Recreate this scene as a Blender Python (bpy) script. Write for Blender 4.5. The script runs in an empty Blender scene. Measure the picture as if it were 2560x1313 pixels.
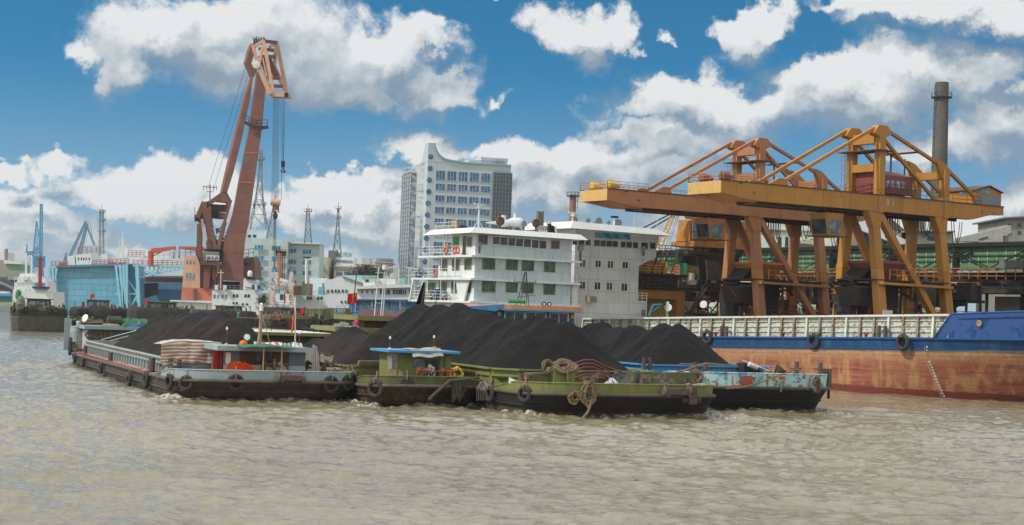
import bpy, math, random
import numpy as np
from mathutils import Vector, Matrix, noise
random.seed(7)
R = math.radians
V = Vector
C = bpy.data.collections.new("harbour"); bpy.context.scene.collection.children.link(C)

# ---------------------------------------------------------------- camera
FPX, CX, CY, CAMZ = 4000.0, 1280.0, 656.5, 6.8
ALPHA, ROLL = math.atan(123.4/4000.0), R(2.0)
_f = V((0, math.cos(ALPHA), math.sin(ALPHA))); _r0 = V((1, 0, 0)); _u0 = V((0, -math.sin(ALPHA), math.cos(ALPHA)))
_r = _r0*math.cos(ROLL) + _u0*math.sin(ROLL); _u = _u0*math.cos(ROLL) - _r0*math.sin(ROLL)
cam = bpy.data.objects.new("camera", bpy.data.cameras.new("camera")); C.objects.link(cam)
cam.matrix_world = Matrix(((_r.x, _u.x, -_f.x, 0), (_r.y, _u.y, -_f.y, 0), (_r.z, _u.z, -_f.z, CAMZ), (0, 0, 0, 1)))
cam.data.sensor_width = 36; cam.data.lens = FPX/2560*36
cam.data.clip_start = 0.5; cam.data.clip_end = 20000
sc = bpy.context.scene; sc.camera = cam
sc.view_settings.view_transform = 'Standard'; sc.view_settings.look = 'None'
sc.view_settings.exposure = 0.0; sc.view_settings.gamma = 1
sc.render.resolution_x = 1024; sc.render.resolution_y = 525
sc.cycles.use_denoising = True
sc.cycles.max_bounces = 6; sc.cycles.diffuse_bounces = 3; sc.cycles.glossy_bounces = 3
sc.cycles.caustics_reflective = False; sc.cycles.caustics_refractive = False

def ray(px, py):
    """direction through photo pixel, scaled to one metre of depth"""
    d = _f*FPX + _r*(px-CX) - _u*(py-CY)
    return d/d.y
def P(px, py, D):
    d = ray(px, py); return V((d.x*D, D, CAMZ+d.z*D))
def PX(px, D, z):
    k = (px-CX); Z = z-CAMZ
    return V(((k*(_f.y*D+_f.z*Z) - FPX*(_r.y*D+_r.z*Z))/(FPX*_r.x - k*_f.x), D, z))
def HZ(px, py, D):
    return P(px, py, D).z
class Frame:
    """horizontal frame: x along ax, y along ay; pixel rays can be met with its planes"""
    def __init__(s, o, ax, ay):
        s.o = V((o[0], o[1], 0)); s.ax = V((ax[0], ax[1], 0)).normalized(); s.ay = V((ay[0], ay[1], 0)).normalized()
    def __call__(s, x, y, z): return s.o + s.ax*x + s.ay*y + V((0, 0, z))
    def _hit(s, px, py, n, c):
        d = ray(px, py); o = V((0, 0, CAMZ)) - s.o
        t = (c - o.dot(n))/d.dot(n); p = o + d*t
        return p.dot(s.ax), p.dot(s.ay), p.z
    def hx(s, px, py, x): r = s._hit(px, py, s.ax, x); return r[1], r[2]     # on plane x=const -> (y,z)
    def hy(s, px, py, y): r = s._hit(px, py, s.ay, y); return r[0], r[2]     # on plane y=const -> (x,z)
    def rot(s): return math.atan2(s.ax.y, s.ax.x)

# ---------------------------------------------------------------- sun and sky
SUN_EL, SUN_AZ = R(46), R(-118)           # azimuth from +Y towards +X
sund = V((math.sin(SUN_AZ)*math.cos(SUN_EL), math.cos(SUN_AZ)*math.cos(SUN_EL), math.sin(SUN_EL)))
sl = bpy.data.lights.new("sun", 'SUN'); sl.energy = 3.3; sl.angle = R(2.5); sl.color = (1, .95, .87)
so = bpy.data.objects.new("sun", sl); C.objects.link(so); so.rotation_euler = (-sund).to_track_quat('-Z', 'Y').to_euler(); so.location = (0, 0, 200)

class NT:
    """terse node building"""
    def __init__(s, tree): s.t = tree; s.n = tree.nodes; s.l = tree.links
    def new(s, typ, **kw):
        n = s.n.new(typ)
        for k, v in kw.items():
            if k == 'ins':
                for i, x in v.items():
                    if hasattr(x, 'is_output'): s.l.new(x, n.inputs[i])
                    else: n.inputs[i].default_value = x
            else: setattr(n, k, v)
        return n
    def m(s, op, a, b=0.0, c=0.0, clamp=False):
        n = s.new('ShaderNodeMath', operation=op, use_clamp=clamp, ins={0: a, 1: b, 2: c}); return n.outputs[0]
    def vm(s, op, a, b=(0, 0, 0), out=0):
        n = s.new('ShaderNodeVectorMath', operation=op, ins={0: a, 1: b}); return n.outputs[out]
    def mr(s, v, a, b, c=0.0, d=1.0, smooth=True):
        n = s.new('ShaderNodeMapRange', interpolation_type='SMOOTHSTEP' if smooth else 'LINEAR', ins={0: v, 1: a, 2: b, 3: c, 4: d}); return n.outputs[0]
    def mix(s, f, a, b, blend='MIX'):
        n = s.new('ShaderNodeMix', data_type='RGBA', blend_type=blend)
        for i, x in ((0, f), (6, a), (7, b)):
            if hasattr(x, 'is_output'): s.l.new(x, n.inputs[i])
            elif i and len(x) == 3: n.inputs[i].default_value = (*x, 1)
            else: n.inputs[i].default_value = x
        return n.outputs[2]
    def noise(s, vec, scale, detail=4, rough=.55, dim='3D', out=0, dist=0.0):
        n = s.new('ShaderNodeTexNoise', noise_dimensions=dim, ins={'Vector': vec, 'Scale': scale, 'Detail': detail, 'Roughness': rough, 'Distortion': dist}); return n.outputs[out]

# cloud blobs, (photo px, py, half width, half height) of the picture the sky shows there
BLOBS = [(600,110,330,115),(760,190,330,90),(430,60,170,70),(960,130,130,90),(1060,230,110,62),(1045,75,45,28),(330,150,70,60),(560,25,170,50),(200,120,75,50,.55),(850,255,190,45),
 (1450,75,120,55),(1470,145,60,45,.25),(1560,95,45,30),(1870,45,70,40),(1868,100,60,45,.35),(1692,85,42,30,.72),(1245,232,60,32,.75),(1200,12,60,22,.75),
 (1880,265,330,75),(2160,240,330,90),(1690,230,110,55),(2300,200,230,80),(2500,300,150,110),(1620,330,140,28),(2450,50,300,55,.1),(2250,10,200,25),(2080,180,110,40),(2480,160,120,35),
 (1040,385,120,42),(950,470,120,28),(1310,385,80,45),(1480,400,170,45),(1640,420,190,52),(1750,350,240,50),(820,455,110,32,.3),(880,510,230,38),(420,450,170,45,.12),(270,480,210,42,.18),(520,500,160,45),(140,400,65,34,.1),(30,410,40,24),(60,490,160,38,.25),
 (150,555,160,32),(60,580,120,45),(330,590,110,28),(480,610,90,22),(1350,480,200,70),(1550,470,140,55),(1000,560,250,50),(1300,600,500,45),(2560,520,90,65),(2350,390,200,55),(2300,600,300,40),(700,560,150,22),(1240,400,60,30),(1720,560,140,45),(80,640,260,45,.2),(420,650,200,30),(900,640,220,34),(1500,640,300,45),(2450,600,220,40)]
def build_world():
    w = bpy.data.worlds.new("World"); sc.world = w; w.use_nodes = True
    t = NT(w.node_tree); t.n.clear()
    tc = t.new('ShaderNodeTexCoord').outputs['Generated']
    xyz = t.new('ShaderNodeSeparateXYZ', ins={0: tc}).outputs
    az = t.m('ARCTAN2', xyz[0], xyz[1]); el = t.m('ARCSINE', xyz[2])
    p0 = t.new('ShaderNodeCombineXYZ', ins={0: az, 1: el, 2: 0.0}).outputs[0]
    # warp so that blob outlines billow
    n1 = t.noise(p0, 13.0, 6, .62, out=1); n2 = t.noise(p0, 60.0, 5, .6, out=1)
    w1 = t.vm('MULTIPLY', t.vm('SUBTRACT', n1, (.5, .5, .5)), (.085, .075, 0)); w2 = t.vm('MULTIPLY', t.vm('SUBTRACT', n2, (.5, .5, .5)), (.020, .020, 0))
    pw = t.vm('ADD', p0, t.vm('ADD', w1, w2))
    def field(p):
        acc = None
        for (bx, by, sx, sy, *pn) in BLOBS:
            d = ray(bx, by); L = math.sqrt(d.x*d.x+1); a = math.atan2(d.x, 1); e = math.atan2(d.z, L)
            q = t.vm('MULTIPLY', t.vm('SUBTRACT', p, (a, e, 0)), (FPX/sx, FPX/sy, 0))
            ln = t.vm('LENGTH', q, out=1)
            if pn: ln = t.m('ADD', ln, pn[0])
            acc = ln if acc is None else t.new('ShaderNodeMath', operation='SMOOTH_MIN', ins={0: acc, 1: ln, 2: .35}).outputs[0]
        return t.m('SUBTRACT', 1.42, acc)
    f0 = field(pw)
    f1 = field(t.vm('ADD', pw, (-.009, .020, 0)))
    fb = t.noise(p0, 34.0, 7, .6); fb_s = t.noise(t.vm('ADD', p0, (-.003, .008, 0)), 34.0, 4, .6)
    # the rest of the sky dome, away from the picture: broken cloud
    far = t.noise(tc, 3.2, 3, .6)
    inside = t.m('MULTIPLY', t.mr(t.m('ABSOLUTE', az), .36, .46, 1, 0), t.m('MULTIPLY', t.mr(el, .2, .26, 1, 0), t.mr(xyz[2], -.004, -.002)))
    dome = t.mr(far, .30, .47)
    dens = t.m('ADD', f0, t.m('MULTIPLY', t.m('SUBTRACT', fb, .5), 1.25))
    thick = t.mr(dens, .35, 1.4)
    grad = t.m('ADD', t.m('MULTIPLY', t.m('SUBTRACT', f0, f1), .95), t.m('MULTIPLY', t.m('SUBTRACT', fb, fb_s), 1.3))
    alpha = t.mr(dens, .0, t.mr(grad, -.12, .18, 1.05, .50))
    grad = t.m('ADD', grad, t.m('MULTIPLY', t.m('SUBTRACT', t.noise(p0, 15.0, 3, .5), .5), .75))
    lit = t.m('SUBTRACT', t.m('ADD', .455, grad), t.m('MULTIPLY', thick, .24), clamp=True)
    rampc = t.new('ShaderNodeValToRGB', ins={0: lit})
    cr = rampc.color_ramp; cr.elements[0].position = .08; cr.elements[0].color = (.26, .34, .43, 1); cr.elements[1].position = .97; cr.elements[1].color = (.80, .82, .825, 1)
    e = cr.elements.new(.45); e.color = (.44, .51, .57, 1)
    # blue sky: Nishita sampled higher up, graded to the photograph's blue
    up = t.m('ADD', t.m('MULTIPLY', t.m('ABSOLUTE', xyz[2]), 2.6), .10)
    sv = t.new('ShaderNodeCombineXYZ', ins={0: xyz[0], 1: xyz[1], 2: up}).outputs[0]
    sky = t.new('ShaderNodeTexSky', sky_type='NISHITA', sun_disc=False, sun_elevation=SUN_EL, sun_rotation=SUN_AZ, air_density=1.0, dust_density=.5, ozone_density=2.5)
    t.l.new(t.vm('NORMALIZE', sv), sky.inputs[0])
    skyc = t.mix(1.0, sky.outputs[0], (SKYT[0], SKYT[1], SKYT[2]), 'MULTIPLY')
    hz = t.mr(t.m('ABSOLUTE', el), 0.0, .16, 1, 0)
    skyc = t.mix(t.m('MULTIPLY', hz, .7), skyc, (3.6, 4.9, 5.8))
    # brighter cloud close to the horizon is hazier
    cl = t.mix(t.m('MULTIPLY', t.mr(el, 0.0, .06, 1, 0), .5), rampc.outputs[0], (.50, .58, .64))
    cl10 = t.vm('SCALE', cl); t.n[-1].inputs[3].default_value = 10.0
    col = t.mix(alpha, skyc, cl10)
    bg = t.new('ShaderNodeBackground', ins={0: col, 1: .1})
    dcol = t.mix(dome, t.mix(.55, skyc, (5.6, 6.2, 6.6)), (9.2, 9.4, 9.3))
    dcol = t.mix(t.mr(xyz[2], -.02, 0.0, 1, 0), dcol, (2.2, 2.4, 2.2))
    bg2 = t.new('ShaderNodeBackground', ins={0: dcol, 1: .1})
    ms = t.new('ShaderNodeMixShader', ins={0: inside, 1: bg2.outputs[0], 2: bg.outputs[0]})
    t.l.new(ms.outputs[0], t.new('ShaderNodeOutputWorld').inputs[0])
    w.cycles.sampling_method = 'MANUAL'; w.cycles.sample_map_resolution = 512
SKYT = (.19, 1.12, 1.30)
build_world()
# ---------------------------------------------------------------- materials
MATS = {}
def mat(name, col, rough=.6, var=.18, rust=0.0, streak=.15, metal=0.0, scale=1.0, bump=.0, rustcol=(.16, .06, .025), spec=.4, col2=None, c2=0.0, seam=None, wl=None):
    """weathered paint: patchy tone, run-down streaks, rust spots with outlines of their own"""
    if name in MATS: return MATS[name]
    m = bpy.data.materials.new(name); m.use_nodes = True; t = NT(m.node_tree); t.n.clear()
    tc = t.new('ShaderNodeTexCoord').outputs['Object']
    n = t.noise(tc, 1.3*scale, 5, .6)
    c = t.mix(t.mr(n, .35, .7, 0, var*2.2), col, tuple(x*.55 for x in col))
    if c2: c = t.mix(t.mr(t.noise(tc, .8*scale, 6, .65), .56-c2*.25, .60-c2*.25), c, col2)
    if streak:
        mp = t.new('ShaderNodeMapping', ins={0: tc}); mp.inputs['Scale'].default_value = (2.6*scale, 2.6*scale, .22*scale)
        sn = t.noise(mp.outputs[0], 1.6, 4, .6)
        c = t.mix(t.mr(sn, .5, .78, 0, streak*1.6), c, tuple(x*.42+.012 for x in col))
    if rust:
        rn = t.noise(tc, 2.1*scale, 8, .68)
        c = t.mix(t.mr(rn, .66-rust*.22, .70-rust*.2, 0, .9), c, rustcol)
    if seam or wl: xyz = t.new('ShaderNodeSeparateXYZ', ins={0: tc}).outputs
    if seam:       # welded plates: thin dark joints and plates of slightly different tone
        vec = t.new('ShaderNodeCombineXYZ', ins={0: t.m('ADD', xyz[0], xyz[1]), 1: xyz[2]}).outputs[0]
        br = t.new('ShaderNodeTexBrick', ins={'Vector': vec, 'Color1': (1, 1, 1, 1), 'Color2': (.88, .87, .86, 1), 'Mortar': (.60, .56, .52, 1), 'Scale': 1.0, 'Mortar Size': seam[2], 'Brick Width': seam[0], 'Row Height': seam[1]})
        c = t.mix(1.0, c, br.outputs[0], 'MULTIPLY')
    if wl:         # slime and silt stain along the waterline
        zz = t.m('ADD', xyz[2], t.m('MULTIPLY', t.m('SUBTRACT', t.noise(tc, 1.6, 6, .7), .5), .9))
        c = t.mix(t.mr(zz, wl[0], wl[0]+.06, 1, 0), c, wl[1])
    b = t.new('ShaderNodeBsdfPrincipled', ins={0: c, 'Roughness': rough, 'Metallic': metal, 'Specular IOR Level': spec})
    if bump: t.l.new(t.new('ShaderNodeBump', ins={'Strength': bump, 'Distance': .05, 'Height': t.noise(tc, 9*scale, 4, .6)}).outputs[0], b.inputs['Normal'])
    t.l.new(b.outputs[0], t.new('ShaderNodeOutputMaterial').inputs[0])
    MATS[name] = m; return m
def glass(name, col=(.02, .03, .035), rough=.12):
    if name in MATS: return MATS[name]
    m = bpy.data.materials.new(name); m.use_nodes = True; t = NT(m.node_tree); t.n.clear()
    tc = t.new('ShaderNodeTexCoord').outputs['Object']
    c = t.mix(t.mr(t.noise(tc, 1.1, 3), .4, .65), col, tuple(min(1, x*2.4+.01) for x in col))
    b = t.new('ShaderNodeBsdfPrincipled', ins={0: c, 'Roughness': rough, 'Specular IOR Level': .35})
    t.l.new(b.outputs[0], t.new('ShaderNodeOutputMaterial').inputs[0]); MATS[name] = m; return m
M = dict(
 black=mat('black_hull', (.022, .0195, .017), .6, .4, .22, .3, rustcol=(.055, .032, .02), bump=.4, wl=(.42, (.075, .058, .03)), seam=(2.4, 1.1, .03)),
 brownhull=mat('brown_hull', (.05, .035, .022), .7, .4, .55, .5, rustcol=(.13, .06, .022), bump=.6, wl=(.35, (.03, .018, .012))),
 greyhull=mat('grey_brown_hull', (.085, .075, .066), .7, .3, .2, .5, rustcol=(.05, .035, .026), bump=.4, wl=(.4, (.028, .022, .018)), seam=(2.4, 1.1, .03)),
 strake=mat('worn_strake', (.105, .083, .07), .7, .35, .35, .2, bump=.4, rustcol=(.11, .06, .04)),
 greypaint=mat('blue_grey_paint', (.30, .375, .385), .55, .12, .12, .22),
 greydark=mat('slate_paint', (.105, .135, .155), .55, .15, .08, .2),
 reddeck=mat('red_deck', (.33, .10, .09), .7, .35, .1, .0, col2=(.36, .24, .22), c2=.5),
 olive=mat('olive_paint', (.20, .215, .065), .6, .25, .25, .35, rustcol=(.10, .05, .02)),
 olivedark=mat('dark_olive_paint', (.115, .125, .045), .65, .35, .3, .4, rustcol=(.07, .035, .015)),
 cream=mat('cream_olive', (.42, .40, .24), .7, .3, .35, .35),
 bluepaint=mat('sky_blue_paint', (.13, .42, .62), .6, .25, .55, .3, rustcol=(.16, .075, .03), col2=(.42, .60, .60), c2=.5),
 bluep2=mat('clear_blue_paint', (.07, .30, .58), .55, .2, .1, .2),
 royal=mat('royal_blue_paint', (.009, .072, .24), .5, .2, .08, .15),
 white=mat('white_paint', (.68, .72, .72), .5, .1, .12, .25, rustcol=(.34, .2, .12)),
 whitew=mat('worn_white_paint', (.66, .67, .62), .6, .12, .2, .3),
 coolwhite=mat('cool_white_paint', (.54, .65, .67), .5, .1, .14, .3, rustcol=(.33, .24, .17), seam=(1.85, 1.28, .02)),
 black2=mat('dark_metal', (.03, .03, .03), .6, .2, .2, .1),
 rope=mat('rope_fibre', (.24, .17, .10), .95, .4, 0, 0, scale=4, bump=.8),
 ropeg=mat('grey_rope', (.30, .27, .22), .95, .3, 0, 0, scale=4, bump=.8),
 tyre=mat('tyre_rubber', (.05, .043, .037), .85, .4, .1, .1, rustcol=(.09, .07, .055), bump=.6, scale=2),
 rust=mat('rusty_steel', (.13, .07, .045), .85, .4, .4, .3, bump=.6),
 bollard=mat('bollard_steel', (.115, .085, .07), .75, .4, .35, .2, bump=.5),
 red=mat('red_paint', (.42, .045, .03), .6, .2, .1, .2),
 flag=mat('flag_red', (.62, .02, .015), .8, .1, 0, 0),
 orange=mat('bright_orange', (.85, .14, .02), .8, .15, 0, 0, bump=.6, scale=2),
 yellow=mat('yellow_paint', (.62, .40, .05), .6, .2, .1, .2),
 cyellow=mat('crane_yellow', (.45, .205, .036), .6, .12, .12, .22, scale=.45, rustcol=(.13, .055, .02), seam=(4.2, 9, .035)),
 corange=mat('crane_orange', (.43, .19, .078), .65, .14, .14, .25, scale=.45, rustcol=(.12, .05, .025), seam=(4.2, 9, .035)),
 corange2=mat('old_orange', (.46, .19, .035), .65, .25, .35, .35, scale=.6, rustcol=(.08, .035, .02)),
 darksteel=mat('sooty_steel', (.045, .034, .028), .85, .4, .35, .2, rustcol=(.10, .045, .025)),
 soot=mat('soot', (.018, .017, .016), .9, .3),
 rubber=mat('worn_rubber_sheet', (.034, .032, .031), .7, .5, .1, .6, rustcol=(.10, .09, .08)),
 maroon=mat('maroon_paint', (.22, .055, .055), .6, .15, .1, .2),
 fcrane=mat('floating_crane_red', (.205, .082, .06), .65, .2, .12, .4, seam=(40, 6, .09), scale=.25, rustcol=(.22, .09, .06)),
 fcranel=mat('floating_crane_lit_peach', (.60, .36, .24), .65, .15, .12, .25, scale=.25, rustcol=(.3, .12, .06)),  # lighter crane paint, sunlight partly put into the colour
 fcraned=mat('floating_crane_shaded_brown', (.17, .075, .058), .65, .15, .08, .15, scale=.25),  # darker copy of the crane red, shade put into the colour; unused
 tealroof=mat('teal_trim', (.22, .42, .42), .6, .1),
 concrete=mat('concrete', (.30, .285, .25), .85, .22, .06, .35, scale=.5, rustcol=(.15, .12, .1)),
 creamwall=mat('cream_wall', (.50, .48, .38), .8, .15, .05, .35, scale=.5, rustcol=(.2, .16, .12)),
 conc2=mat('dark_concrete', (.16, .16, .15), .85, .25, .1, .3, scale=.5, rustcol=(.07, .07, .06)),
 greensheet=mat('green_sheet', (.12, .25, .13), .7, .3, .08, .4, scale=.5, rustcol=(.05, .06, .04)),
 dockblue=mat('dock_blue', (.15, .42, .58), .6, .10, .03, .2, scale=.18, rustcol=(.12, .22, .30), seam=(5, 2.2, .09)),
 dockdark=mat('dock_blue_dark', (.07, .24, .40), .6, .15, .05, .2, scale=.2, rustcol=(.06, .12, .2)),
 steelblue=mat('jib_blue', (.09, .27, .40), .6, .15),
 lattice=mat('galvanised_grey', (.20, .23, .25), .6, .1),
 canvas=mat('grey_canvas', (.20, .21, .17), .95, .4, 0, .5, bump=.6, scale=1.4),
 canvasol=mat('olive_canvas', (.075, .075, .05), .95, .35, 0, .2, bump=.8, scale=1.5),
 gtarp=mat('green_tarp', (.045, .16, .09), .85, .35, 0, .1, bump=.8, scale=1.5),
 btarp=mat('blue_tarp', (.015, .10, .42), .7, .2, 0, .1),
 wood=mat('pale_wood', (.34, .24, .15), .8, .3, 0, .4, scale=2),
 tan=mat('tan_paint', (.42, .24, .12), .7, .2, .1, .2),
 brick=mat('chimney_brick', (.26, .15, .11), .85, .25, 0, .5, scale=.4),
 soil=mat('quay_ground', (.07, .06, .052), .95, .3, 0, 0, scale=.3),
 brownglass=mat('dark_wood_panel', (.055, .022, .012), .5, .4, 0, .3),
 lamp=mat('lamp_glass', (.75, .78, .75), .2, .05, 0, 0),
 greenlamp=mat('green_glass', (.02, .25, .10), .3, .05, 0, 0),
 orangeroof=mat('apricot_roof', (.62, .27, .12), .6, .12, .05, .12),
 teal=mat('pale_teal', (.30, .50, .52), .6, .15),
)
G = dict(dark=glass('dark_glass'), green=glass('green_glass_pane', (.015, .055, .03)), blue=glass('blue_glass', (.03, .09, .17)), teal=glass('teal_glass', (.03, .16, .24)), grey=glass('grey_glass', (.12, .15, .17), .2))

def coalmat(name, c):
    m = bpy.data.materials.new(name); m.use_nodes = True; t = NT(m.node_tree); t.n.clear()
    tc = t.new('ShaderNodeTexCoord').outputs['Object']
    n = t.noise(tc, .45, 5, .6); n2 = t.noise(tc, 7.0, 6, .75)
    col = t.mix(t.mr(n, .35, .65), tuple(x*.75 for x in c), tuple(x*1.3 for x in c))
    col = t.mix(t.mr(t.noise(tc, 1.7, 5, .7), .5, .68, 0, .6), col, tuple(x*1.9 for x in c)); col = t.mix(t.mr(n2, .56, .70, 0, .8), col, tuple(x*3.6 for x in c))
    b = t.new('ShaderNodeBsdfPrincipled', ins={0: col, 'Roughness': .85, 'Specular IOR Level': .25})
    t.l.new(t.new('ShaderNodeBump', ins={'Strength': 1.0, 'Distance': .28, 'Height': n2}).outputs[0], b.inputs['Normal'])
    t.l.new(b.outputs[0], t.new('ShaderNodeOutputMaterial').inputs[0]); return m
COAL1, COAL2 = coalmat('dusty_coal', (.022, .019, .0165)), coalmat('wet_coal', (.0068, .0063, .0061))

def stripemat(name, axis_scale, cols, wob=.12, axis=2):
    """woven plastic sheet with coloured stripes"""
    m = bpy.data.materials.new(name); m.use_nodes = True; t = NT(m.node_tree); t.n.clear()
    uv = t.new('ShaderNodeUVMap').outputs[0]; x = t.new('ShaderNodeSeparateXYZ', ins={0: uv}).outputs[axis]
    x = t.m('ADD', x, t.m('MULTIPLY', t.noise(uv, 3.0, 2), wob))
    ph = t.m('FRACT', t.m('MULTIPLY', x, axis_scale))
    r = t.new('ShaderNodeValToRGB', ins={0: ph}); cr = r.color_ramp; cr.interpolation = 'CONSTANT'
    for i, (p, c) in enumerate(cols):
        e = cr.elements[i] if i < 2 else cr.elements.new(p)
        e.position = p; e.color = (*c, 1)
    d = t.mix(t.mr(t.noise(uv, 5, 5, .6), .45, .7, 0, .25), r.outputs[0], (.10, .08, .06))
    b = t.new('ShaderNodeBsdfPrincipled', ins={0: d, 'Roughness': .75})
    t.l.new(b.outputs[0], t.new('ShaderNodeOutputMaterial').inputs[0]); return m
W_, S_, B_ = (.66, .60, .50), (.46, .19, .13), (.19, .22, .21)
STR1 = stripemat('striped_sheet', 4.2, [(0, W_), (.22, B_), (.48, W_), (.68, S_)], axis=1)
STR2 = stripemat('striped_sheet_upright', 3.5, [(0, W_), (.3, (.20, .26, .30)), (.5, W_), (.7, S_), (.85, (.16, .14, .15))], axis=0)
STR3 = stripemat('striped_sack', 5, [(0, (.6, .6, .62)), (.3, (.35, .05, .05)), (.45, (.6, .6, .62)), (.65, (.12, .25, .45)), (.85, (.08, .08, .1))], wob=.5, axis=0)

# ---------------------------------------------------------------- mesh building
class MB:
    def __init__(s): s.v = []; s.f = []; s.uv = {}
    def add(s, vs, fs):
        b = len(s.v); s.v += [tuple(p) for p in vs]; s.f += [tuple(b+i for i in f) for f in fs]; return s
    def quad(s, *p): return s.add(p, [tuple(range(len(p)))])
    def hexa(s, p):                # 8 points: bottom ring 0-3, top ring 4-7
        return s.add(p, [(3, 2, 1, 0), (4, 5, 6, 7), (0, 1, 5, 4), (1, 2, 6, 5), (2, 3, 7, 6), (3, 0, 4, 7)])
    def box(s, F, x0, x1, y0, y1, z0, z1, top=None):
        if top: X0, X1, Y0, Y1 = top
        else: X0, X1, Y0, Y1 = x0, x1, y0, y1
        return s.hexa([F(x0, y0, z0), F(x1, y0, z0), F(x1, y1, z0), F(x0, y1, z0), F(X0, Y0, z1), F(X1, Y0, z1), F(X1, Y1, z1), F(X0, Y1, z1)])
    def beam(s, a, b, w, h=None, up=(0, 0, 1), w2=None, h2=None):
        a, b = V(a), V(b); h = w if h is None else h; w2 = w if w2 is None else w2; h2 = h if h2 is None else h2
        d = (b-a).normalized(); u = V(up)
        if abs(d.dot(u)) > .98: u = V((0, 1, 0)) if abs(d.y) < .9 else V((1, 0, 0))
        sd = d.cross(u).normalized(); u = sd.cross(d)
        A = [a-sd*w/2-u*h/2, a+sd*w/2-u*h/2, a+sd*w/2+u*h/2, a-sd*w/2+u*h/2]
        B = [b-sd*w2/2-u*h2/2, b+sd*w2/2-u*h2/2, b+sd*w2/2+u*h2/2, b-sd*w2/2+u*h2/2]
        return s.add(A+B, [(0, 1, 2, 3), (7, 6, 5, 4), (4, 5, 1, 0), (5, 6, 2, 1), (6, 7, 3, 2), (7, 4, 0, 3)])
    def tube(s, pts, r, n=6, closed=False, r2=None):
        pts = [V(p) for p in pts]; L = len(pts); vs = []; prev = None
        for i, p in enumerate(pts):
            a = pts[i-1] if (i or closed) else p; b = pts[(i+1) % L] if (i < L-1 or closed) else p
            d = (b-a); d = d.normalized() if d.length > 1e-9 else V((0, 0, 1))
            if prev is None:
                u = V((0, 0, 1)) if abs(d.z) < .9 else V((1, 0, 0))
            else: u = prev
            u = (u-d*u.dot(d)); u = u.normalized() if u.length > 1e-6 else d.orthogonal().normalized()
            prev = u; w = d.cross(u); rr = r if r2 is None else r+(r2-r)*i/max(1, L-1)
            vs += [p+(u*math.cos(t)+w*math.sin(t))*rr for t in [2*math.pi*k/n for k in range(n)]]
        fs = []
        for i in range(L if closed else L-1):
            j = (i+1) % L
            fs += [(i*n+k, i*n+(k+1) % n, j*n+(k+1) % n, j*n+k) for k in range(n)]
        if not closed: fs += [tuple(range(n))[::-1], tuple((L-1)*n+k for k in range(n))]
        return s.add(vs, fs)
    def cyl(s, a, b, r, n=10, r2=None): return s.tube([a, b], r, n, False, r2)
    def prism(s, poly, ext):
        n = len(poly); poly = [V(p) for p in poly]; ext = V(ext)
        return s.add(poly+[p+ext for p in poly], [tuple(range(n))[::-1], tuple(range(n, 2*n))]+[(i, (i+1) % n, n+(i+1) % n, n+i) for i in range(n)])
    def loft(s, rings, closed=True, cap=True):
        n = len(rings[0]); vs = [p for r in rings for p in r]; fs = []
        for i in range(len(rings)-1):
            for k in range(n if closed else n-1):
                fs.append((i*n+k, i*n+(k+1) % n, (i+1)*n+(k+1) % n, (i+1)*n+k))
        if cap and closed: fs += [tuple(range(n))[::-1], tuple((len(rings)-1)*n+k for k in range(n))]
        return s.add(vs, fs)
    def lathe(s, o, axis, prof, n=14):
        """prof: (distance along axis, radius)"""
        o = V(o); ax = V(axis).normalized(); u = ax.orthogonal().normalized(); w = ax.cross(u)
        return s.loft([[o+ax*h+(u*math.cos(2*math.pi*k/n)+w*math.sin(2*math.pi*k/n))*r for k in range(n)] for h, r in prof])
    def ball(s, c, r, n=8, sq=1):
        return s.lathe(c, (0, 0, 1), [(-r*sq*math.cos(math.pi*i/6), max(.001, r*math.sin(math.pi*i/6))) for i in range(7)], n)
    def grid(s, fn, nu, nv, thick=0):
        b = len(s.v)
        for i in range(nu+1):
            for j in range(nv+1):
                s.v.append(tuple(fn(i/nu, j/nv))); s.uv[len(s.v)-1] = (i/nu, j/nv)
        s.f += [(b+i*(nv+1)+j, b+(i+1)*(nv+1)+j, b+(i+1)*(nv+1)+j+1, b+i*(nv+1)+j+1) for i in range(nu) for j in range(nv)]
        return s
    def rail(s, pts, h=1.0, bars=3, r=.03, post=1.5):
        for i in range(len(pts)-1):
            a, b = V(pts[i]), V(pts[i+1]); n = max(1, round((b-a).length/post))
            for k in range(1, bars+1):
                z = V((0, 0, h*k/bars)); s.beam(a+z, b+z, r*2)
            for k in range(n+1):
                p = a.lerp(b, k/n); s.beam(p, p+V((0, 0, h)), r*2)
        return s
    def build(s, name, m, parent=None, smooth=False, base=None, solid=0):
        me = bpy.data.meshes.new(name); vs = s.v
        o = bpy.data.objects.new(name, me)
        if parent is not None:
            inv = parent.matrix_world.inverted() if parent.type == 'EMPTY' or parent.parent is None else WM[parent.name].inverted()
            o.parent = parent; WM[o.name] = parent.matrix_world.copy() if parent.name not in WM else WM[parent.name]
            if parent.name in WM: inv = WM[parent.name].inverted()
            vs = [inv @ V(p) for p in vs]
        elif base is not None:
            base = V(base); o.location = base; vs = [V(p)-base for p in vs]; WM[o.name] = Matrix.Translation(base)
        else: WM[o.name] = Matrix.Identity(4)
        me.from_pydata([tuple(p) for p in vs], [], s.f)
        if s.uv:
            ul = me.uv_layers.new(name='UVMap')
            for l in me.loops: ul.data[l.index].uv = s.uv.get(l.vertex_index, (0, 0))
        me.materials.append(m)
        if smooth: me.shade_smooth()
        C.objects.link(o)
        if solid:
            md = o.modifiers.new('thickness', 'SOLIDIFY'); md.thickness = solid; md.offset = 0
        return o
WM = {}
def tag(o, label, cat, group=None, kind=None):
    if label: o['label'] = label
    if cat: o['category'] = cat
    if group: o['group'] = group
    if kind: o['kind'] = kind
    return o
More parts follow.
